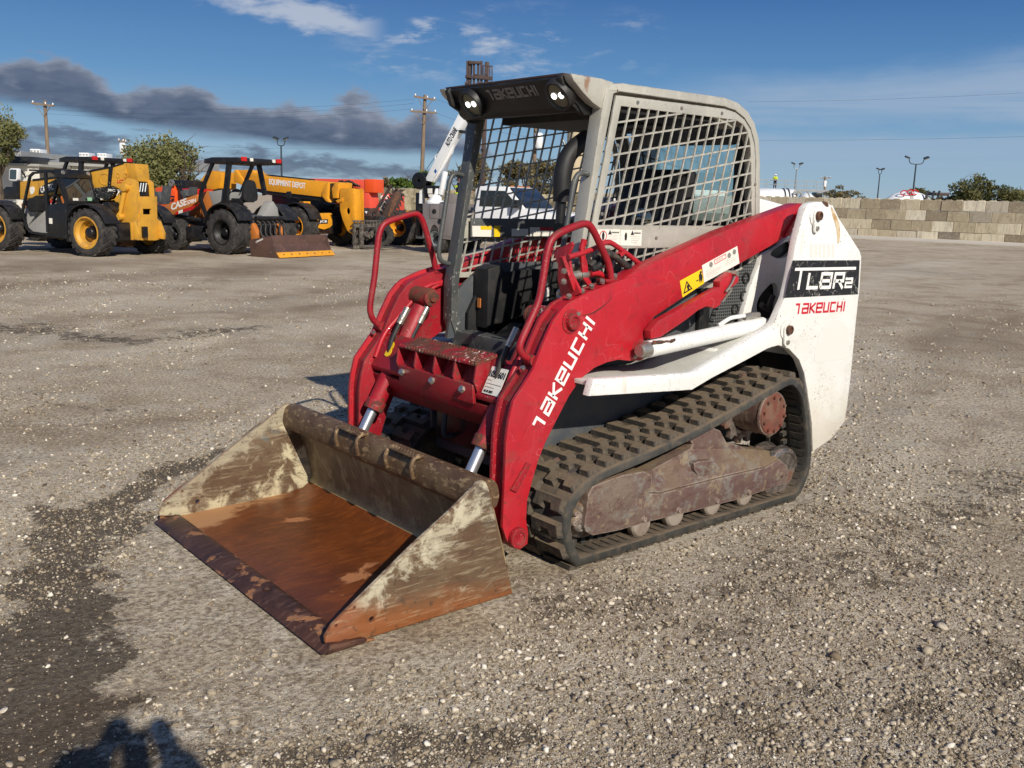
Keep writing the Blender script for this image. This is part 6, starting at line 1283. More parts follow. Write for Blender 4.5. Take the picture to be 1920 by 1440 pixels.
def trencher():
    D=30.5; s=D/1751
    o=(-12.785,-22.487,0.062); t=thing('chain_trencher','rusty chain trencher boom raised beside the yellow wheeled machine','trencher',(o[0],o[1],0),R_(138))
    X=lambda px:(px-722)*s; Zp=lambda py:1.6+(369-py)*s
    b5=lambda x,y:(X(640+x*280/1920),Zp(300+y*280/1920))
    barp=[b5(560,740),b5(530,690),b5(660,420),b5(700,385),b5(750,390),b5(775,430),b5(765,490),b5(640,730),b5(600,770)]
    br=bp(MB().prism(curve2(barp,3),0,.10),'trencher_bar',m_mast,t,bev=.01)
    bp(MB().prism(curve2([b5(600,690),b5(680,440),b5(720,405),b5(748,430),b5(740,480),b5(630,700)],3),-.03,.13),'chain_guide',m_rust,br,bev=.005)
    e=even(curve2(barp,4),.135); c=sum(e,Vector((0,0)))/len(e)
    for i,p in enumerate(e):
        tt=(e[(i+1)%len(e)]-e[i-1]).normalized(); q=Vector((tt.y,-tt.x)); q=q if q.dot(p-c)>0 else -q
        w=[p-tt*.05,p+tt*.04,p+tt*.07+q*.12,p+tt*.02+q*.06,p-tt*.03+q*.05]
        bp(MB().prism([tuple(v) for v in w],-.06+.05*(i%2),.10+.06*(i%2)),'chain_tooth',m_mast,br)
    a=b5(435,670); b=b5(650,325); bar(t,'lift_strut',m_mast,[(a[0],-.1,a[1]),(b[0],-.1,b[1])],.045)
    a=b5(420,700); bp(MB().lathe([(.05,-.1),(.22,-.1),(.22,.1),(.05,.1)],(a[0],0,a[1]),(0,1,0),18),'drive_hub',m_mast,t,bev=.01)
    bp(MB().prism([b5(300,660),b5(340,660),b5(400,750),b5(370,760)],.0,.2),'white_frame',m_truckwhite,t,bev=.01)
    bp(MB().box(X(672),X(722),-.1,.9,.25,1.0),'trencher_body',m_blackpaint,t,bev=.02)
    bp(MB().prism([b5(480,560),b5(560,500),b5(570,560),b5(520,700),b5(480,720)],.2,.7),'pale_cover',m_greyp,t,bev=.015)
    for x in (X(678),X(716)): wheel(t,(x,-.15,.38),.38,.28,.2,m_blackpaint)
trencher()
def yellow_machine():
    D=32.; s=D/1751
    o=(-13.909,-23.502,-0.002); t=thing('wheel_loader','small yellow wheeled loader with one dusty tyre, left of the grey service truck','loader',(o[0],o[1],0),R_(122))
    X=lambda px:(px-745)*s*1.15; Zp=lambda py:1.6+(370-py)*s
    wheel(t,(0,0,.58),.60,.5,.30,m_jcbyel,lug=12,ang=.7); wheel(t,(X(870)-.2,0,.58),.60,.5,.30,m_jcbyel,lug=12,ang=.7)
    wheel(t,(0,2.2,.58),.60,.5,.30,m_jcbyel,face=1,lug=12,ang=.7)
    bp(MB().prism([(X(720),Zp(408)),(X(752),Zp(394)),(X(790),Zp(390)),(X(840),Zp(392)),(X(840),Zp(428)),(X(768),Zp(428)),(X(760),Zp(415))],.3,1.9),'engine_hood',m_jcbyel,t,bev=.06)
    bp(MB().prism([(X(752),Zp(395)),(X(790),Zp(391)),(X(790),Zp(398)),(X(753),Zp(402))],.28,.32),'hood_strip',m_catyel,t)
    bp(MB().box(X(755),X(845),.4,1.9,.35,.95),'chassis',m_blackpaint,t,bev=.02)
    bp(MB().box(X(776),X(790),.05,.4,Zp(444),Zp(421)),'battery_box',m_body,t,bev=.012)
    bp(MB().lathe([(.002,.22),(.16,.22),(.16,.05),(.10,0),(.002,0)],(X(768),.9,Zp(392)),(0,0,1),16),'air_cleaner',m_blackpaint,t,bev=.01)
    bp(MB().box(X(706),X(725),.3,1.8,Zp(425),Zp(403)),'front_bracket',m_caseor,t,bev=.015)
yellow_machine()
# ---- service truck with crane
def truck():
    t=fthing('truck','service_truck','grey bodied service truck with a white crane boom, parked behind the cab','truck')
    b=lambda y,*P:VV('truck',y,'b5',*P)
    q=[(-0.499,1.426),(-0.487,0.412),(-0.252,0.4),(-0.241,0.606),(-0.175,0.767),(-0.067,0.839),(0.044,0.73),(0.097,0.438),(0.616,0.404),(0.591,1.709),(0.378,1.727),(0.164,1.722),(0.168,1.477)]
    body=bp(MB().prism([(-0.499,1.437),(-0.488,0.435),(-0.252,0.411),(-0.242,0.628),(-0.175,0.779),(-0.08,0.839),(0.03,0.752),(0.092,0.437),(0.615,0.411),(0.596,1.466)],0,2.0),'utility_body',m_trucksteel,t,bev=.009)
    bp(MB().prism([(0.258,1.735),(0.59,1.742),(0.596,1.461),(0.262,1.452)],0,.5),'tool_chest',m_trucksteel,body,bev=.009)
    d=[(-0.259,1.421),(0.094,1.419),(0.106,1.015),(-0.24,1.019)]; bp(MB().prism(d,-.015,.0),'locker_door',m_trucksteel,body,bev=.004)
    d=[(0.108,1.419),(0.576,1.432),(0.594,0.482),(0.121,0.552)]; bp(MB().prism(d,-.015,.0),'locker_door',m_trucksteel,body,bev=.004)
    for c in ((1195,660),(1268,785)): x,z=V1('truck',-.02,'b5',c); bp(MB().lathe([(.002,0),(.07,0),(.07,.02),(.002,.02)],(x,-.012,z),(0,-1,0),14),'latch',m_black,body)
    x,z=(-0.078,0.361); R=.42
    wheel(t,(x,.04,R),R,.30,.22,m_galv,lug=24,ang=.1); wheel(t,(x,1.95,R),R,.30,.22,m_galv,lug=24,ang=.1,face=1)
    L=4.0
    wheel(t,(x+L,.04,R),R,.28,.22,m_galv,lug=24,ang=.1); wheel(t,(x+L,1.95,R),R,.28,.22,m_galv,lug=24,ang=.1,face=1)
    bp(MB().box(x-.9,x+L+.6,.4,1.6,.45,.75),'frame',m_blackpaint,t,bev=.012)
    # white cab
    wx=(1.429,1.692); hx=(3.192,1.324); top=(1.403,1.755)[1]
    x0=x+1.35; x1=x0+1.25
    zr=1.98
    cb=bp(MB().prism([(x0,.55),(x0,zr-.1),(x0+.12,zr),(x1-.25,zr),(x1+.35,1.38),(x1+1.35,1.28),(x1+1.45,1.15),(x1+1.45,.55)],.05,1.95),'truck_cab',m_truckwhite,t,bev=.02)
    bp(MB().prism([(x1-.18,zr-.06),(x1-.14,zr-.05),(x1+.32,1.43),(x1+.27,1.42)],.18,1.82),'windscreen',m_dark_glass,cb)
    m=MB(); m.loft([[(x1-.20,.2,zr-.02),(x1-.20,1.8,zr-.02),(x1-.16,1.8,zr-.03),(x1-.16,.2,zr-.03)],[(x1+.33,.14,1.42),(x1+.33,1.86,1.42),(x1+.38,1.86,1.42),(x1+.38,.14,1.42)]]); bp(m,'windscreen_glass',m_dark_glass,cb)
    bp(MB().prism([(x0+.15,1.42),(x0+.2,zr-.12),(x1-.28,zr-.12),(x1+.2,1.42)],.035,.06),'side_window',m_dark_glass,cb)
    bp(MB().box(x1+.1,x1+.25,-.18,.03,1.40,1.62),'door_mirror',m_black,cb,bev=.009)
    bp(MB().box(x1+1.44,x1+1.50,.25,1.75,.75,1.12),'grille',m_black,cb,bev=.009)
    for y in (.12,1.62): bp(MB().box(x1+1.42,x1+1.47,y,y+.25,.90,1.12),'headlight',m_lens,cb,bev=.009)
    bp(MB().box(x1+1.45,x1+1.62,.05,1.95,.45,.68),'bumper',m_galv,cb,bev=.012)
    for y in (.5,.8,1.0,1.2,1.5): bp(MB().box(x1-.35,x1-.28,y,y+.08,zr,zr+.04),'marker_lamp',m_caseor,cb)
    # crane on the rear corner
    px,pz=(-0.317,1.514); ped=bp(MB().lathe([(.002,0),(.28,0),(.28,.12),(.2,.16),(.2,.3),(.002,.3)],(px,.4,pz-.12),(0,0,1),20),'crane_base',m_truckwhite,t,bev=.01)
    q=[(-0.627,1.962),(-0.2,1.97),(-0.212,1.879),(-0.304,1.582),(-0.581,1.599)]; bp(MB().prism(q,.22,.58),'crane_turret',m_blackpaint,ped,bev=.012)
    for P in (((1110,365),(1165,365),(1165,430),(1112,430)),((1120,440),(1178,438),(1175,475),(1125,475))): bp(MB().prism(VV('truck',.2,'b5',*P),.195,.22),'plate',m_decalw,ped)
    q=[(-0.779,1.914),(-0.654,1.928),(-0.64,1.894),(-0.722,1.824),(-0.746,1.434),(-0.802,1.433)]; bp(MB().prism(q,.25,.5),'turret_arm',m_truckwhite,ped,bev=.009)
    q=[(-0.364,1.967),(-0.212,1.902),(-0.194,1.585),(-0.263,1.606),(-0.267,1.856)]; bp(MB().prism(q,.25,.5),'turret_arm',m_truckwhite,ped,bev=.009)
    a=[(-0.607,2.119),(-0.348,2.077),(0.747,3.822),(0.77,3.894),(0.533,3.999)]; bm_=bp(MB().prism(a,.26,.52),'crane_boom',m_truckwhite,t,bev=.009)
    q=[(-0.348,2.047),(-0.258,2.169),(0.271,2.919),(0.337,3.184),(0.491,3.505),(0.387,3.389),(0.18,3.037),(-0.314,2.259)]; bp(MB().prism(q,.34,.44),'boom_rib',m_truckwhite,bm_,bev=.01)
    a=(0.219,3.072); b=(0.519,3.537); u=Vector((b[0]-a[0],0,b[1]-a[1])); text('crane_lettering','AUTO CRANE',m_ink,(a[0],.255,a[1]),u,(-u.z,0,u.x),.17,bm_,length=u.length*1.05,bold=.03,shear=.2)
    q=[(-0.274,2.388),(-0.22,2.458),(-0.176,2.38),(-0.229,2.314)]; bp(MB().prism(q,.252,.26),'blue_badge',surf('blue_badge',lin(30,80,150)),bm_)
    q=[(0.546,3.552),(0.658,3.556),(0.653,3.487),(0.601,3.464)]; bp(MB().prism(q,.24,.54),'boom_clamp',m_blackpaint,bm_,bev=.01)
    c=(-0.781,2.098); dr=bp(MB().lathe([(.05,0),(.25,0),(.25,.05),(.17,.06),(.17,.3),(.25,.31),(.25,.36),(.05,.36)],(c[0],.2,c[1]),(0,1,0),24),'winch_drum',m_blackpaint,t,bev=.008)
    a=[(-0.123,1.719),(0.029,2.383)]; cy_=bp(MB().tube([(a[0][0],.4,a[0][1]),(a[1][0],.4,a[1][1])],.085,16),'boom_cylinder',m_truckwhite,t,bev=.005)
    c=[(0.029,2.383),(0.218,2.889)]; bp(MB().tube([(c[0][0],.4,c[0][1]),(c[1][0],.4,c[1][1])],.035,12),'cylinder_rod',m_chrome,cy_)
    c=(-0.249,2.784); bp(MB().tube([(c[0]+.09*math.cos(a),.4,c[1]+.09*math.sin(a)) for a in np.linspace(0,6.28,13)[:-1]],.02,6,closed=True),'boom_ring',m_truckwhite,bm_)
    q=(-0.872,0.876); bp(MB().box(q[0]-.08,q[0]+.08,.3,.5,.5,1.75),'rear_post',m_blackpaint,t,bev=.009)
    a=(0.534,3.97); b=(-0.685,2.466); bar(t,'crane_cable',m_pole,[(a[0],.5,a[1]),(b[0],.5,b[1])],.008,6)
    return t,x
truck()

# ------------------------------------------------------------------ surroundings; far frame: x to the right of the view, y away, z up
FA=R_(229.983-90)
UX=Vector((math.cos(FA),math.sin(FA),0)); UY=Vector((-UX.y,UX.x,0))
def far(name,label,cat,L,D,group=None): 
    p=Vector((3.584,3.594,0))+UX*L+UY*D
    o=thing(name,label,cat,(p.x,p.y,0),FA,group); o['_b']=(L,D); b=(L,D); del o['_b']; FB[o.name]=b; return o
FB={}
def fp_(m,name,mat,par,bev=0,root=None):
    L,D=FB[(root or par).name]; m.v=[(x-L,y-D,z) for x,y,z in m.v]; return m.build(name,mat,par,bev)
# ---- concrete block wall on the right
def blockmat():
    m=bpy.data.materials.new('cast_concrete_block'); m.use_nodes=True; k=NT(m.node_tree); tc=k.n('ShaderNodeTexCoord').outputs['Object']
    rn=k.n('ShaderNodeObjectInfo').outputs['Random']; v=k.vm('ADD',tc,k.n('ShaderNodeCombineXYZ',{0:k.m('MULTIPLY',rn,91.),1:k.m('MULTIPLY',rn,37.),2:0.}).outputs[0])
    col=k.ramp(rn,[(0,lin(134,122,102)),(.2,lin(166,152,126)),(.45,lin(186,172,144)),(.7,lin(206,194,166)),(.88,lin(224,214,190)),(1,lin(120,110,96))])
    col=k.mix(k.m('MULTIPLY',k.ss(k.noise(k.mapping(v,(0,0,0),(0,0,0),(2.,2.,.5)),3,6,.65,.5),.42,.72),.5),col,lin(116,102,82))
    col=k.mix(k.m('MULTIPLY',k.ss(k.noise(v,7,6,.65),.5,.7),.4),col,lin(206,194,166))
    b=k.n('ShaderNodeBsdfPrincipled',{'Roughness':.92}); k.set(b.inputs['Base Color'],col)
    bu=k.n('ShaderNodeBump',{'Height':k.m('MULTIPLY',k.noise(v,14,5,.65),.02),'Distance':1.}); k.t.links.new(bu.outputs[0],b.inputs['Normal']); k.t.links.new(b.outputs[0],k.n('ShaderNodeOutputMaterial').inputs[0]); return m
m_block=blockmat()
def block_wall():
    a=math.atan2(.98953,-.14432); t=thing('block_wall','long wall of stacked tan concrete blocks along the right side of the yard','wall',(-51.9,-28.2,0),a)
    L,H,W_=1.22,.62,.62
    meshes=[]
    for i in range(5):
        m=MB(); m.box(-L/2+.008,L/2-.008,-W_/2,W_/2,.006,H-.006)
        if i==4: m.box(-L/2+.25,L/2-.25,-.12,.12,H-.006,H+.05)
        rr=random.Random(i); me=m.mesh('concrete_block',.016,1); me.polygons.foreach_set('use_smooth',[False]*len(me.polygons))
        for v in me.vertices: v.co+=Vector((rr.uniform(-.006,.006),rr.uniform(-.008,.008),rr.uniform(-.005,.005)))
        me.materials.append(m_block); meshes.append(me)
    rr=random.Random(21)
    for row in range(4):
        for i in range(50):
            s=-29+L*(i+.5*(row%2)+.17*row)
            if s>31: continue
            o=bpy.data.objects.new('concrete_block',meshes[rr.randrange(4)]); COL.objects.link(o); o.parent=t
            o.location=(s+rr.uniform(-.006,.006),rr.uniform(-.02,.02),-.15+H*row+rr.uniform(-.004,.004)); o.rotation_euler=(0,rr.uniform(-.004,.004),rr.uniform(-.006,.006)+(math.pi if rr.random()<.5 else 0))
    # lifting nubs along the top, seen as small bumps
    nm=MB().prism([(-.2,0),(-.14,.06),(.14,.06),(.2,0)],-.1,.1).mesh('lifting_nub',.01); nm.materials.append(m_block)
    for i in range(49):
        s=-29+L*(i+.5*1+.51); 
        if s>31: continue
        for d in (-.3,.3):
            o=bpy.data.objects.new('lifting_nub',nm); COL.objects.link(o); o.parent=t; o.location=(s+d,0,-.15+H*4-.012)
    m=MB(); m.box(-40,60,-5.6,-.31,-.1,.05); 
    o=m.build('concrete_apron',surf('pale_concrete',lin(206,198,182),.85,0,[dict(s=.8,lo=.4,hi=.7,c=lin(188,180,164),a=.7),dict(s=6,lo=.5,hi=.7,c=lin(216,208,192),a=.5)]),None,0); o.location=(-51.9,-28.2,0); o.rotation_euler=(0,0,a); tag(o,'pale concrete strip at the foot of the block wall','pavement',kind='structure')
    # side of the block wall: local -y faces the yard
block_wall()
# ---- weathered wall behind the service truck
def old_wall():
    t=far('weathered_wall','stained grey concrete panel wall with plants above it, behind the service truck','wall',-4.,52.)
    mt=surf('stained_concrete',lin(158,146,120),.92,0,[dict(s=1.4,lo=.38,hi=.62,st=(1,1,.35),c=lin(96,88,70),a=.95),dict(s=7,lo=.5,hi=.68,c=lin(186,176,150),a=.7),dict(s=.9,lo=.5,hi=.62,c=lin(74,70,54),a=.7)],[(6,.03)])
    x=-8.2
    rr=random.Random(5)
    while x<6.2:
        w=1.5+rr.random()*.2; m=MB(); m.box(x+.01,x+w-.01,52,52.25,-.1,2.02+rr.uniform(-.05,.08)); fp_(m,'wall_panel',mt,t,.02); x+=w
old_wall()
# ---- warehouse at the far left
def warehouse():
    D=62.; t=far('warehouse','white corrugated metal warehouse with roof units behind the leftmost telehandler','building',-26.,62.)
    mw=surf('white_corrugated_sheet',lin(214,212,202),.5,.1,[dict(s=.6,lo=.4,hi=.7,c=lin(190,186,172),a=.7)]); mr=surf('metal_roof_sheet',lin(176,176,170),.45,.3,[dict(s=.4,lo=.4,hi=.7,c=lin(150,148,142),a=.7)])
    x0,z0=[(-31.934,3.023)][0]; x1,z1=[(-22.155,3.564)][0]; zr=[(-28.36,3.762)][0][1]
    def wall(x0,x1,y,zt,name):
        pts=[]; n=int((x1-x0)/.15); m=MB(); 
        f=[(x0+(x1-x0)*i/n, y+(.03 if i%2 else 0)) for i in range(n+1)]; m.prism(f+[(x1,y+.1),(x0,y+.1)],0,zt,'z'); return m
    wl=fp_(wall(x0,x1,62.,z0,0),'corrugated_wall',mw,t)
    fp_(MB().prism([(61.7,z0-.02),(61.7,z0+.18),(70,zr+.1),(70,z0)],x0-.3,x1+.3,'x'),'roof',mr,t)
    l,z=[(-29.104,2.827)][0]; l0=[(-35.302,3.033)][0][0]
    fp_(wall(l0,l,58.,z,0),'front_annex_wall',mw,t); fp_(MB().box(l0-.2,l+.15,57.8,62,z,z+.14),'annex_gutter',mr,t)
    a,b=[(-37.526,3.055),(-30.309,2.864)]; tz=[(-31.806,3.441)][0][1]
    fp_(MB().box(a[0],b[0],59.5,61.9,b[1],tz),'dark_canopy',m_blackpaint,t,.02); fp_(MB().box(a[0],[(-31.555,3.22)][0][0],59.4,59.5,tz-.26,tz-.08),'red_stripe',m_taillight,t)
    fp_(MB().box(a[0],[(-31.153,3.231)][0][0],60,70,tz,tz+.35),'annex_roof',mr,t)
    for P in (((56,279),(75,293)),((148,286),(166,292)),((182,287),(199,292))):
        (xa,za),(xb,zb)=[FF1(64.,p) for p in P]
        u=MB(); u.box(xa,xb,64,65,zr-.3,za); o=fp_(u,'rooftop_unit',m_truckwhite,t,.02); u=MB(); 
        for i in range(3): u.box(xa+(xb-xa)*(i+.15)/3,xa+(xb-xa)*(i+.8)/3,63.98,64.02,zb+.05,za-.08)
        for i in range(3):
            q=MB().box(xa+(xb-xa)*(i+.15)/3,xa+(xb-xa)*(i+.8)/3,63.97,64.0,zb+.02,za-.08); fp_(q,'louvre',m_greyp,o,0,root=t)
def FF1(D,p):
    d=r_*((p[0]-960)/1751.187)+d_*((p[1]-720)/1751.187)+f_; k=D/d.dot(UY); return (round((d*k).dot(UX),3),round(1.599+d.z*k,3))
warehouse()
# ---- pale silo and building beyond the truck
def silo():
    t=far('storage_silo','cream storage silo seen through the grid of the loader cab','silo',4.2,70.)
    (xa,za),(xb,zb)=FF1(70.,(1062,232)),FF1(70.,(1090,300)); r=(xb-xa)/2*1.35
    ms=surf('cream_silo_sheet',lin(206,190,156),.6,0,[dict(s=1.2,lo=.4,hi=.7,st=(1,1,.3),c=lin(176,158,124),a=.7)])
    o=fp_(MB().lathe([(.02,1.2),(r*.3,1.2),(r,2.6),(r,za+.6),(.02,za+1.2)],((xa+xb)/2+.3,70,0),(0,0,1),28,closed=False),'silo_body',ms,t)
    for a in (0,1,2,3): 
        an=math.pi*(a/2+.25); fp_(MB().box((xa+xb)/2+.3+r*.85*math.cos(an)-.08,(xa+xb)/2+.3+r*.85*math.cos(an)+.08,70+r*.85*math.sin(an)-.08,70+r*.85*math.sin(an)+.08,0,2.8),'leg',m_galv,t)
    (xl,zl),_=FF1(70.,(1052,262)),0
    fp_(MB().tube(rnd([(xl,69.2,zl),(xl+.25,69.2,zl-.3),(xl+.25,69.2,.2)],.2),.09,8),'down_pipe',m_galv,t)
silo()
# ---- trees
def leaf_mat(name,c1,c2,tr=.35):
    m=bpy.data.materials.new(name); m.use_nodes=True; k=NT(m.node_tree)
    a=k.n('ShaderNodeAttribute',attribute_name='shade').outputs['Fac']; col=k.mix(a,c1,c2)
    b=k.n('ShaderNodeBsdfPrincipled',{'Roughness':.6}); k.set(b.inputs['Base Color'],col); b.inputs['Specular IOR Level'].default_value=.25
    t=k.n('ShaderNodeBsdfTranslucent'); k.set(t.inputs[0],k.mix(.4,col,lin(120,130,40))); x=k.n('ShaderNodeMixShader',{0:tr}); k.t.links.new(b.outputs[0],x.inputs[1]); k.t.links.new(t.outputs[0],x.inputs[2])
    k.t.links.new(x.outputs[0],k.n('ShaderNodeOutputMaterial').inputs[0]); return m
m_leaf=leaf_mat('olive_foliage',lin(92,98,58),lin(152,150,100)); m_leafd=leaf_mat('dark_green_foliage',lin(74,80,52),lin(128,124,80)); m_leafg=leaf_mat('fresh_green_foliage',lin(66,96,40),lin(124,144,70)); m_leafb=leaf_mat('brown_green_foliage',lin(102,92,66),lin(142,130,94))
m_bark=surf('grey_bark',lin(96,84,70),.9,0,[dict(s=8,lo=.4,hi=.6,st=(1,1,.3),c=lin(66,56,46))],[(20,.02)])
def tree(name,label,px,D,top,left,right,base,mat,seed,n=5200,leaf=.13,bare=.15,trunk=.16,flat_=.75,cat='tree',group=None,droop=0.):
    """crown filling the outline px left..right and up to top (photo survey), rooted on the ground at distance D"""
    xa=FF1(D,(left,top))[0]; xb=FF1(D,(right,top))[0]; zt=FF1(D,(px,top))[1]; zb=max(FF1(D,(px,base))[1],.3); xc=FF1(D,(px,base))[0]
    t=far(name,label,cat,xc,D,group); rx=(xb-xa)/2; cx=(xa+xb)/2-xc; rz=(zt-zb)/2; cz=(zt+zb)/2
    rng=np.random.default_rng(seed); rr=random.Random(seed)
    tk=MB(); ends=[]
    fork=max(zb*.75,.25); tk.tube([(0,0,-.1),(.03,.02,fork*.5),(.0,.0,fork)],[trunk*1.25,trunk,trunk*.9],10)
    for i in range(11):
        a=2*math.pi*i/11+rr.uniform(-.3,.3); e=rr.uniform(.3,.95); ph=rr.uniform(.15,1.2)
        tip=Vector((cx+rx*.8*e*math.cos(a),rx*.75*e*math.sin(a),cz+rz*(-.5+1.3*rr.random()))); mid=Vector((0,0,fork)).lerp(tip,.5)+Vector((rr.uniform(-.2,.2)*rx,0,-.08*rz+.12*rz))
        P=[Vector((0,0,fork*.92)),mid,tip]; tk.tube(rnd(P,.6),[trunk*.55,trunk*.42,trunk*.4,trunk*.36,trunk*.3,trunk*.2,trunk*.06][:7],6); ends.append((mid,tip))
        for j in range(4):
            b=mid.lerp(tip,rr.uniform(.1,.9)); tp=b+Vector((rr.uniform(-.5,.5)*rx,rr.uniform(-.5,.5)*rx,rr.uniform(-.1,.6)*rz)); tk.tube([b,b.lerp(tp,.5)+Vector((0,0,.05)),tp],[trunk*.16,trunk*.1,trunk*.03],5); ends.append((b,tp))
    tb=tk.build('trunk',m_bark,t)
    # clumps of small leaves through an uneven volume
    K=int(46+n/110); cl=[]
    while len(cl)<K:
        p=rng.uniform(-1,1,3); q=np.linalg.norm(p)
        lob=.72+.30*math.sin(3.1*p[0]+seed)+.18*math.sin(5.3*p[1]+2*seed)+.12*math.sin(6.1*p[2]+seed*1.7)
        if q<lob and q>.25*rng.random(): cl.append(p)
    cl=np.array(cl); rad=rng.uniform(.14,.30,K)
    w=rng.integers(0,K,n); off=rng.normal(size=(n,3)); off/=np.linalg.norm(off,axis=1)[:,None]; off*=(rng.random(n)**.45)[:,None]*rad[w][:,None]
    P=(cl[w]+off)*np.array([rx,rx*.85,rz])+np.array([cx,0,cz]); P[:,2]-=droop*np.abs(rng.normal(size=n))*rz
    P[:,2]=np.maximum(P[:,2],zb*.55+.05*rng.random(n))
    u=rng.normal(size=(n,3)); u/=np.linalg.norm(u,axis=1)[:,None]; v=np.cross(u,rng.normal(size=(n,3))); v/=np.linalg.norm(v,axis=1)[:,None]
    s=leaf*rng.uniform(.6,1.4,n)[:,None]
    V=np.stack([P-u*s,P+v*s*.45,P+u*s,P-v*s*.45],1).reshape(-1,3)
    me=bpy.data.meshes.new('crown'); me.from_pydata(V.tolist(),[],np.arange(4*n).reshape(n,4).tolist())
    sh=np.clip(rng.random(K)[w]*.7+rng.random(n)*.3,0,1); at=me.attributes.new('shade','FLOAT','POINT'); at.data.foreach_set('value',np.repeat(sh,4).astype(np.float32))
    o=bpy.data.objects.new('crown',me); COL.objects.link(o); o.parent=t; me.materials.append(mat); return t
tree('shade_tree','broad rounded olive green tree between the yellow telehandler and the tractor canopy',322,44.,249,238,406,376,m_leaf,3,12000,.085,trunk=.15,droop=.12)
tree('tall_tree','tall thin leaved tree cut by the left edge of the photo',-4,55.,198,-80,54,310,m_leaf,8,7000,.09,trunk=.17)
tree('leafy_bush','bright green bushy growth beside the wooden utility pole',770,58.,322,735,806,364,m_leafg,5,2600,.12,trunk=.08,cat='bush')
tree('grey_bush','thin grey green shrub left of the bright green bush',725,60.,334,708,748,362,m_leafb,15,700,.12,trunk=.05,cat='bush')
tree('pole_tree','grey green tree seen through the cab grid beside a utility pole',1000,60.,285,945,1045,372,m_leafb,11,4200,.12,trunk=.14)
tree('boom_tree','pale brownish tree behind the crane boom',868,58.,290,830,915,365,m_leafb,12,2600,.11,trunk=.12)
tree('wall_tree','largest dark green tree rising over the block wall at the right',1838,88.,328,1782,1880,388,m_leafd,21,4200,.13,trunk=.16,droop=.25)
tree('wall_tree','low dark tree cut by the right edge of the photo',1903,86.,346,1858,1950,388,m_leafd,22,3400,.13,trunk=.12,droop=.2)
tree('wall_bush','brownish bush between the mixer drum and the largest tree on the right',1792,90.,354,1756,1826,386,m_leafb,24,1900,.12,trunk=.08,cat='bush',droop=.2)
tree('bare_bush','sparse twiggy bush over the block wall, left of the slim lamp post',1587,92.,350,1552,1624,380,m_leafb,23,1100,.12,trunk=.09,cat='bush')
tree('small_bush','small dark bush behind the white mixer drum',1716,100.,350,1694,1742,378,m_leafd,25,900,.14,trunk=.08,cat='bush')
# ---- poles
def lamp_post(px,D,top,label,mat,w=1.6,lean=0.,group='lamp posts over the yard'):
    x,z=FF1(D,(px,top+8)); b=far('lamp_post',label,'lamp post',x,D,group)
    fp_(MB().tube([(x,D,0),(x,D,z*.5),(x,D,z-.2)],[.11,.09,.07],10),'mast',mat,b)
    up=.45; fp_(MB().tube(rnd([(x-w*.42,D,z+up),(x-w*.36,D,z-.1),(x,D,z-.18),(x+w*.36,D,z-.1),(x+w*.42,D,z+up)],.3),.045,8),'arm',mat,b)
    for s in (-1,1):
        m=MB(); m.obox((x+s*w*.52,D-.05,z+up+.06),(.52,.38,.16),Matrix.Rotation(s*-.35,3,'Y')@Matrix.Rotation(.3,3,'X')); h=fp_(m,'lamp_head',m_pole,b,.03)
        m=MB(); m.obox((x+s*w*.52,D-.12,z+up-.02),(.40,.28,.05),Matrix.Rotation(s*-.35,3,'Y')@Matrix.Rotation(.3,3,'X')); fp_(m,'lamp_lens',m_zinc,h,root=b)
    return b
lamp_post(1718,100.,297,'nearest dark twin lamp post, rising in front of the white mixer drum',m_pole,1.9)
lamp_post(1650,135.,316,'slim dark lamp post between the sparse bush and the mixer drum',m_pole,.6)
lamp_post(1494,128.,306,'pale twin lamp post rising behind the catwalk',m_galv,1.0)
lamp_post(527,90.,262,'dark twin lamp post behind the lettered telehandler boom',m_pole,.9)
def utility_pole(px,D,top,base,label,arms,drum=None,lean=0.,r=.125):
    x,z=FF1(D,(px,top)); xb,_=FF1(D,(base,372)); t=far('utility_pole',label,'utility pole',xb,D,'wooden utility poles')
    fp_(MB().tube([(xb,D,-.1),((x+xb)/2,D,z/2),(x,D,z)],[r*1.25,r*1.1,r*.85],10),'pole',m_wood,t)
    for (xa,ya),(xc,yc) in arms:
        a=FF1(D,(xa,ya)); c=FF1(D,(xc,yc)); am=fp_(MB().beam((a[0],D-.2,a[1]),(c[0],D-.2,c[1]),.14,.12),'crossarm',m_wood,t)
        for f in (.06,.62,.95): fp_(MB().lathe([(.002,0),(.04,0),(.055,.04),(.04,.07),(.05,.10),(.02,.14),(.002,.14)],(a[0]+(c[0]-a[0])*f,D-.2,a[1]+(c[1]-a[1])*f+.05),(0,0,1),8),'insulator',m_truckwhite,am,root=t)
        mid=((a[0]+c[0])/2,D-.2,(a[1]+c[1])/2-.8)
        for q in (a,c): fp_(MB().beam((q[0]*.7+mid[0]*.3,D-.24,q[1]*.97+mid[2]*.03),(mid[0],D-.15,mid[2]),.05,.03),'brace',m_wood,t)
    if drum:
        c=FF1(D,drum); fp_(MB().lathe([(.02,0),(.24,0),(.27,.05),(.27,.85),(.2,.95),(.02,.95)],(c[0],D-.4,c[1]-.45),(0,0,1),16,closed=False),'transformer',m_truckwhite,t)
    return x,z
utility_pole(797,66.,178,788,'wooden utility pole with two crossarms, left of the white crane boom',[((777,181),(817,188)),((770,209),(819,212))])
utility_pole(84,66.,188,94,'wooden utility pole at the far left above the black cab',[((62,194),(104,199))])
utility_pole(1004,62.,230,1001,'wooden utility pole with a white transformer seen through the cab',[((996,232),(1022,233))],(1010,265))
utility_pole(232,80.,259,236,'short utility pole with a white transformer behind the round tree',[((224,264),(238,267))],(234,280),r=.12)
utility_pole(1547,150.,331,1547,'small distant utility pole at the right end of the catwalk',[((1538,334),(1557,333))],(1545,345),r=.16)
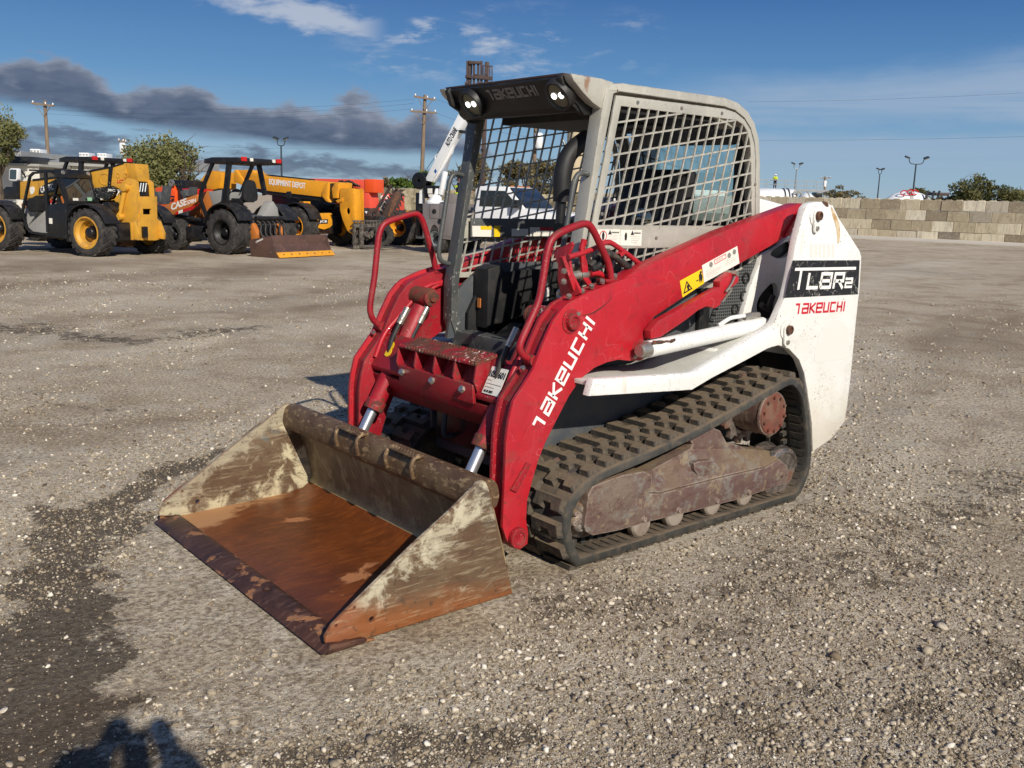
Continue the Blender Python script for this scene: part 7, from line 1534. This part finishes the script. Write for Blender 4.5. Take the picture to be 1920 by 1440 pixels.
# overhead lines
def wire(D0,p0,D1_,p1,sag,label):
    a=FF1(D0,p0); b=FF1(D1_,p1); A=Vector((a[0],D0,a[1])); B=Vector((b[0],D1_,b[1])); P=[]
    for i in range(15): 
        q=A.lerp(B,i/14); q.z-=sag*4*(i/14)*(1-i/14); P.append(q)
    t=far('power_line',label,'power line',A.x,A.y,'overhead power lines'); L,D=FB[t.name]
    m=MB().tube([p-Vector((L,D,0)) for p in P],.006,5); o=m.build('wire',m_pole,t); return t
for y0,y1,l in ((196,192,'upper'),(205,200,'second'),(213,210,'lowest')):
    wire(66.,(88,y0),66.,(776,y1-6),.5,l+' power line strung between the far left pole and the two armed pole')
wire(66.,(795,276),66.,(88,255),.4,'low cable between the two wooden poles, just above the round tree')
for y0,l in ((186,'upper'),(212,'lower')): wire(66.,(818,y0),62.,(1000,y0+46),.2,l+' power line running from the two armed pole behind the cab')
wire(75.,(1400,191),64.,(1990,170),.15,'upper power line crossing the sky on the right'); wire(75.,(1400,263),64.,(1990,254),.1,'lower power line crossing the sky on the right')
# ---- tall rusty forklift mast behind the cab
def mast():
    D=36.; x0,z0=FF1(D,(870,420)); x,zt=FF1(D,(884,114)); t=far('forklift_mast','very tall rust brown forklift mast raised behind the loader cab','forklift mast',x0,D)
    for dx in (0,.62): fp_(MB().beam((x0+dx,D+dx*.3,0),(x+dx-.05,D+dx*.3,zt),.14,.16),'mast_rail',m_mast,t,.01)
    g=lambda px,py:FF1(D,(px,py))
    for (a,b,th,n) in (((876,164),(924,157),.12,'carriage_bar'),((880,120),(902,119),.10,'carriage_bar'),((873,145),(924,150),.10,'carriage_bar'),((890,142),(924,148),.07,'carriage_bar')):
        p,q=g(*a),g(*b); fp_(MB().beam((p[0],D-.25,p[1]),(q[0],D-.25,q[1]),.12,th),n,m_mast,t,.01)
    for px in (877,881,889,897,903): p,q=g(px,116),g(px,164); fp_(MB().beam((p[0],D-.2,p[1]),(q[0],D-.2,q[1]),.07,.09),'carriage_upright',m_mast,t)
    p,q=g(906,125),g(924,127); fp_(MB().beam((p[0],D-.3,p[1]),(q[0],D-.3,q[1]),.04,.04),'guard_rail',m_mast,t)
    for px in (907,911,915,919,923): p,q=g(px,125),g(px,150); fp_(MB().beam((p[0],D-.3,p[1]),(q[0],D-.3,q[1]),.03,.04),'guard_bar',m_mast,t)
    for px,d in ((878,0),(900,0)): p=g(px,160); fp_(MB().box(p[0]-.06,p[0]+.06,D-1.3,D-.2,p[1]-.1,p[1]-.04),'fork',m_mast,t)
    fp_(MB().box(x0-.3,x0+1.6,D+.2,D+2.2,.3,1.3),'forklift_body',m_blackpaint,t,.05)
mast()
# ---- people
def person(label,loc,rz,joints,radii,edges,clothes,scale=1.,group=None):
    """one skinned body; clothes: name, material, joints covered, extra thickness"""
    def skin(name,mat,ids,grow,parent,rootj):
        ids=list(ids); idx={j:i for i,j in enumerate(ids)}
        me=bpy.data.meshes.new(name); me.from_pydata([Vector(joints[j])*scale for j in ids],[(idx[a],idx[b]) for a,b in edges if a in idx and b in idx],[])
        o=bpy.data.objects.new(name,me); COL.objects.link(o); md=o.modifiers.new('skin','SKIN'); 
        for i,j in enumerate(ids):
            r=radii[j]; r=r if isinstance(r,tuple) else (r,r); me.skin_vertices[0].data[i].radius=((r[0]+grow)*scale,(r[1]+grow)*scale); me.skin_vertices[0].data[i].use_root=(j==rootj)
        sb=o.modifiers.new('smooth','SUBSURF'); sb.levels=2; sb.render_levels=2
        dg=bpy.context.evaluated_depsgraph_get(); m2=bpy.data.meshes.new_from_object(o.evaluated_get(dg)); bpy.data.objects.remove(o)
        for f in m2.polygons: f.use_smooth=True
        m2.materials.clear(); m2.materials.append(mat); q=bpy.data.objects.new(name,m2); COL.objects.link(q)
        if parent: q.parent=parent
        return q
    b=skin('person',m_skin,joints.keys(),0,None,'pelvis'); b.location=loc; b.rotation_euler=(0,0,rz); tag(b,label,'person',group)
    for nm,mt,ids,g,rt in clothes: skin(nm,mt,ids,g,b,rt)
    return b
# x to the person's right, y forward, z up
BJ=dict(pelvis=(0,0,.95),belly=(0,.0,1.1),chest=(0,.0,1.30),neck=(0,0,1.48),head=(0,.03,1.60),crown=(0,.02,1.72),
 shl=(-.19,0,1.42),ell=(-.25,.02,1.14),wrl=(-.24,.14,.92),hal=(-.23,.18,.84),shr=(.19,0,1.42),elr=(.25,.02,1.14),wrr=(.24,.14,.92),har=(.23,.18,.84),
 hil=(-.10,0,.92),knl=(-.12,.03,.50),anl=(-.13,0,.09),tol=(-.14,.17,.04),hir=(.10,0,.92),knr=(.12,.03,.50),anr=(.13,0,.09),tor=(.14,.17,.04))
BR=dict(pelvis=(.15,.11),belly=(.14,.10),chest=(.16,.11),neck=.055,head=.088,crown=.07,shl=.065,ell=.047,wrl=.034,hal=.035,shr=.065,elr=.047,wrr=.034,har=.035,hil=.09,knl=.06,anl=.045,tol=.04,hir=.09,knr=.06,anr=.045,tor=.04)
BE=[('pelvis','belly'),('belly','chest'),('chest','neck'),('neck','head'),('head','crown'),('chest','shl'),('shl','ell'),('ell','wrl'),('wrl','hal'),('chest','shr'),('shr','elr'),('elr','wrr'),('wrr','har'),('pelvis','hil'),('hil','knl'),('knl','anl'),('anl','tol'),('pelvis','hir'),('hir','knr'),('knr','anr'),('anr','tor')]
TOP=['belly','chest','neck','shl','ell','wrl','shr','elr','wrr']; LEG=['pelvis','hil','knl','anl','hir','knr','anr']
# catwalk behind the wall and the worker on it
def catwalk():
    D=122.; t=far('catwalk','steel catwalk with handrails carrying a worker, above the white tank','catwalk',38.,D)
    a=FF1(D,(1400,352)); b=FF1(D,(1552,354)); 
    fp_(MB().box(a[0],b[0],D-.6,D+.6,a[1]-.28,a[1]),'deck',m_galv,t)
    for yy in (-.55,.55):
        for h in (1.08,.55): fp_(MB().beam((a[0],D+yy,a[1]+h),(b[0]-.6,D+yy,a[1]+h-.1),.06,.06),'handrail',m_galv,t)
        for i in range(9):
            x=a[0]+(b[0]-a[0])*i/8.3; fp_(MB().beam((x,D+yy,a[1]),(x,D+yy,a[1]+1.1),.05,.05),'rail_post',m_galv,t)
    for px in (1420,1546,1549): x=FF1(D,(px,360))[0]; fp_(MB().beam((x,D,0),(x,D,a[1]-.2),.22,.22),'leg',m_galv,t)
    x=FF1(D,(1452,352))[0]; p=Vector((3.584,3.594,0))+UX*x+UY*(D-.1)
    J=dict(BJ); J.update(wrl=(-.20,.2,1.02),hal=(-.16,.26,1.02),wrr=(.2,.2,1.02),har=(.16,.26,1.02),knl=(-.14,.1,.50),anl=(-.16,.1,.09),tol=(-.17,.27,.04),knr=(.13,-.02,.5),anr=(.15,-.12,.09),tor=(.16,.04,.04))
    w=person('worker in a yellow hi vis jacket and white hard hat standing on the catwalk',(p.x,p.y,a[1]+.0),FA-.5,J,BR,BE,[('jacket',m_hivis,TOP,.03,'chest'),('trousers',m_navy,LEG,.015,'pelvis')])
    MB().lathe([(.002,.13),(.06,.12),(.105,.06),(.115,.0),(.15,-.01),(.002,-.02)],(0,.02,1.68),(0,0,1),16).build('hard_hat',m_whitehat,w)
catwalk()
p_=Vector((-14.789,-21.196,2.075))
J=dict(BJ); J.update(ell=(-.22,.14,1.16),wrl=(-.16,.34,1.2),hal=(-.12,.42,1.22),elr=(.22,.14,1.16),wrr=(.16,.34,1.2),har=(.12,.42,1.22))
pz=1.6+(373.2-360)*30.8/1751-.75
wk=person('worker in dark clothes with yellow reflective bands standing behind the service truck',(p_.x,p_.y,.62),R_(60),J,BR,BE,[('jacket',m_navy,TOP,.03,'chest'),('trousers',m_navy,LEG,.02,'pelvis')])
for z,r in ((1.36,.20),(1.14,.185)): MB().lathe([(r-.02,0),(r,0),(r,.06),(r-.02,.06)],(0,0,z),(0,-.15,1),20).build('reflective_band',m_hivis,wk)
for s in (-1,1): MB().lathe([(.07,0),(.085,0),(.085,.05),(.07,.05)],(s*.22,.06,1.28),(s*.2,.4,-1),14).build('sleeve_band',m_hivis,wk)
MB().lathe([(.002,.13),(.06,.12),(.105,.06),(.115,.0),(.15,-.01),(.002,-.02)],(0,.02,1.68),(0,0,1),16).build('hard_hat',m_blackpaint,wk)
b_=MB().box(-.6,.6,-.5,.5,.55,.62)
b_.build('work_platform',m_blackpaint,None); 
o_=bpy.data.objects['work_platform']; o_.location=(p_.x,p_.y,0); tag(o_,'low black platform the dark clothed worker stands on behind the truck','platform')
for x in (-.5,.5):
    for y in (-.4,.4): MB().box(x-.04,x+.04,y-.04,y+.04,0,.549).build('leg',m_blackpaint,o_)
# the photographer, who throws the shadow at the lower left
J=dict(BJ); J.update(head=(0,.06,1.66),crown=(0,.05,1.79),neck=(0,.01,1.53),chest=(0,0,1.34),shl=(-.20,.02,1.48),shr=(.20,.02,1.48),ell=(-.26,.26,1.34),wrl=(-.085,.42,1.54),hal=(-.045,.445,1.63),elr=(.26,.26,1.34),wrr=(.085,.42,1.54),har=(.045,.445,1.63))
ph=person('person holding up a phone, seen only as the shadow at the lower left',(3.584+.643*.46-.05,3.594+.766*.46+.03,0),R_(229.983-90),J,BR,BE,[('jacket',m_navy,TOP,.025,'chest'),('trousers',m_jean,LEG,.02,'pelvis')],1.075)
hp=MB().box(-.04,.04,.43,.44,1.575,1.73).build('phone',m_blackpaint,None); hp.location=ph.location; hp.rotation_euler=ph.rotation_euler; tag(hp,'black phone held upright by the person casting the lower left shadow','phone')
# ---- white tank and mixers behind the wall
def tank():
    D=78.; a=FF1(D,(1400,374)); b=FF1(D,(1492,374)); zt=FF1(D,(1440,353))[1]; t=far('tank_trailer','white tank just over the block wall, below the catwalk','tank',(a[0]+b[0])/2,D)
    r=1.15; fp_(MB().lathe([(.02,0),(r*.8,.05),(r,.3),(r,b[0]-a[0]-.3),(r*.8,b[0]-a[0]-.05),(.02,b[0]-a[0])],(a[0],D,zt-r),(1,0,0),28,closed=False),'tank_body',m_truckwhite,t)
    for px in (1466,1474): x=FF1(D,(px,360))[0]; fp_(MB().lathe([(r+.0,0),(r+.05,0),(r+.05,.1),(r,.1)],(x,D,zt-r),(1,0,0),28),'tank_band',m_pole,t)
    for px in (1478,1486): x=FF1(D,(px,358))[0]; fp_(MB().tube(rnd([(x,D-1,zt-1.2),(x+.2,D-1.1,zt-.1),(x+.5,D-1,zt-.5)],.3),.07,8),'hose',m_greyp,t)
    fp_(MB().box(a[0]+.3,b[0]-.3,D-.8,D+.8,.6,.9),'frame',m_blackpaint,t)
    for x in (a[0]+1,b[0]-1): wheel(t,(x-FB[t.name][0],-1.,.5),.5,.3,.28,m_galv)
tank()
def mixer(px0,px1,top,D,label,marks):
    a=FF1(D,(px0,372)); b=FF1(D,(px1,372)); zt=FF1(D,((px0+px1)/2,top))[1]; W_=b[0]-a[0]; t=far('mixer_truck',label,'mixer truck',(a[0]+b[0])/2,D,'white concrete mixer trucks')
    r=1.2; zc=zt-r
    dr=fp_(MB().lathe([(.1,-.2),(r*.45,0),(r*.8,W_*.18),(r,W_*.42),(r*.98,W_*.6),(r*.75,W_*.85),(r*.5,W_),(.1,W_)],(a[0],D,zc-.05),(1,0,.06),28,closed=False),'drum',m_truckwhite,t)
    fp_(MB().lathe([(r*.985,W_*.46),(r*1.02,W_*.46),(r*1.02,W_*.54),(r*.985,W_*.54)],(a[0],D,zc-.05),(1,0,.06),28),'drum_ring',m_greyp,dr,root=t)
    if marks:
        for px,py in ((1686,362),(1698,361),(1706,361)): q=FF1(D,(px,py)); fp_(MB().tube([(q[0]+.28*math.cos(v),D-r*.85,q[1]+.2*math.sin(v)) for v in np.linspace(0,5.4,12)],.045,6),'red_emblem',m_taillight,dr,root=t)
        for px in (1730,1742,1752): q=FF1(D,(px,358)); w=FF1(D,(px-4,374)); fp_(MB().beam((q[0],D-1,q[1]),(w[0],D-1,w[1]),.2,.12),'chute_frame',m_blackpaint,t)
        q=FF1(D,(1755,361)); fp_(MB().box(q[0]-.5,q[0]+.9,D-.6,D+.6,q[1]-.25,q[1]),'hopper',m_mast,t,.05)
    else:
        q=FF1(D,(px1,362)); fp_(MB().box(q[0]-.2,q[0]+.4,D-.5,D+.5,q[1]-.4,q[1]+.05),'hopper',m_blackpaint,t,.05)
    fp_(MB().box(a[0],b[0],D-.9,D+.9,.7,1.05),'chassis',m_blackpaint,t,.04); fp_(MB().box(a[0]-1.8,a[0]-.3,D-1.1,D+1.1,.6,1.9),'truck_cab',m_truckwhite,t,.1)
    for x in (a[0]-1,b[0]-1.2,b[0]-.1): wheel(t,(x-FB[t.name][0],-1.1,.5),.5,.3,.28,m_galv)
mixer(1496,1530,360,80.,'white mixer drum peeking over the block wall right of the tank',False)
mixer(1662,1740,358,82.,'white mixer truck drum with red lettering behind the block wall on the right',True)
# ---- the apparent white vehicle far behind, seen through the rear window
def van():
    D=46.; a=FF1(D,(1225,372)); b=FF1(D,(1395,372)); t=far('box_truck','pale box truck seen dimly through the tinted rear window of the loader cab','truck',(a[0]+b[0])/2,D)
    fp_(MB().box(a[0],b[0]-.9,D,D+2.,.7,2.35),'box_body',m_truckwhite,t,.04); fp_(MB().box(b[0]-.85,b[0]+.6,D+.1,D+1.9,.5,1.9),'truck_cab',m_truckwhite,t,.08); fp_(MB().box(a[0],b[0]+.5,D+.2,D+1.8,.4,.69),'frame',m_blackpaint,t)
    for x in (a[0]+.8,b[0]-.1): wheel(t,(x-FB[t.name][0],.05,.45),.45,.28,.25,m_galv)
van()

print('objects',len(bpy.data.objects))
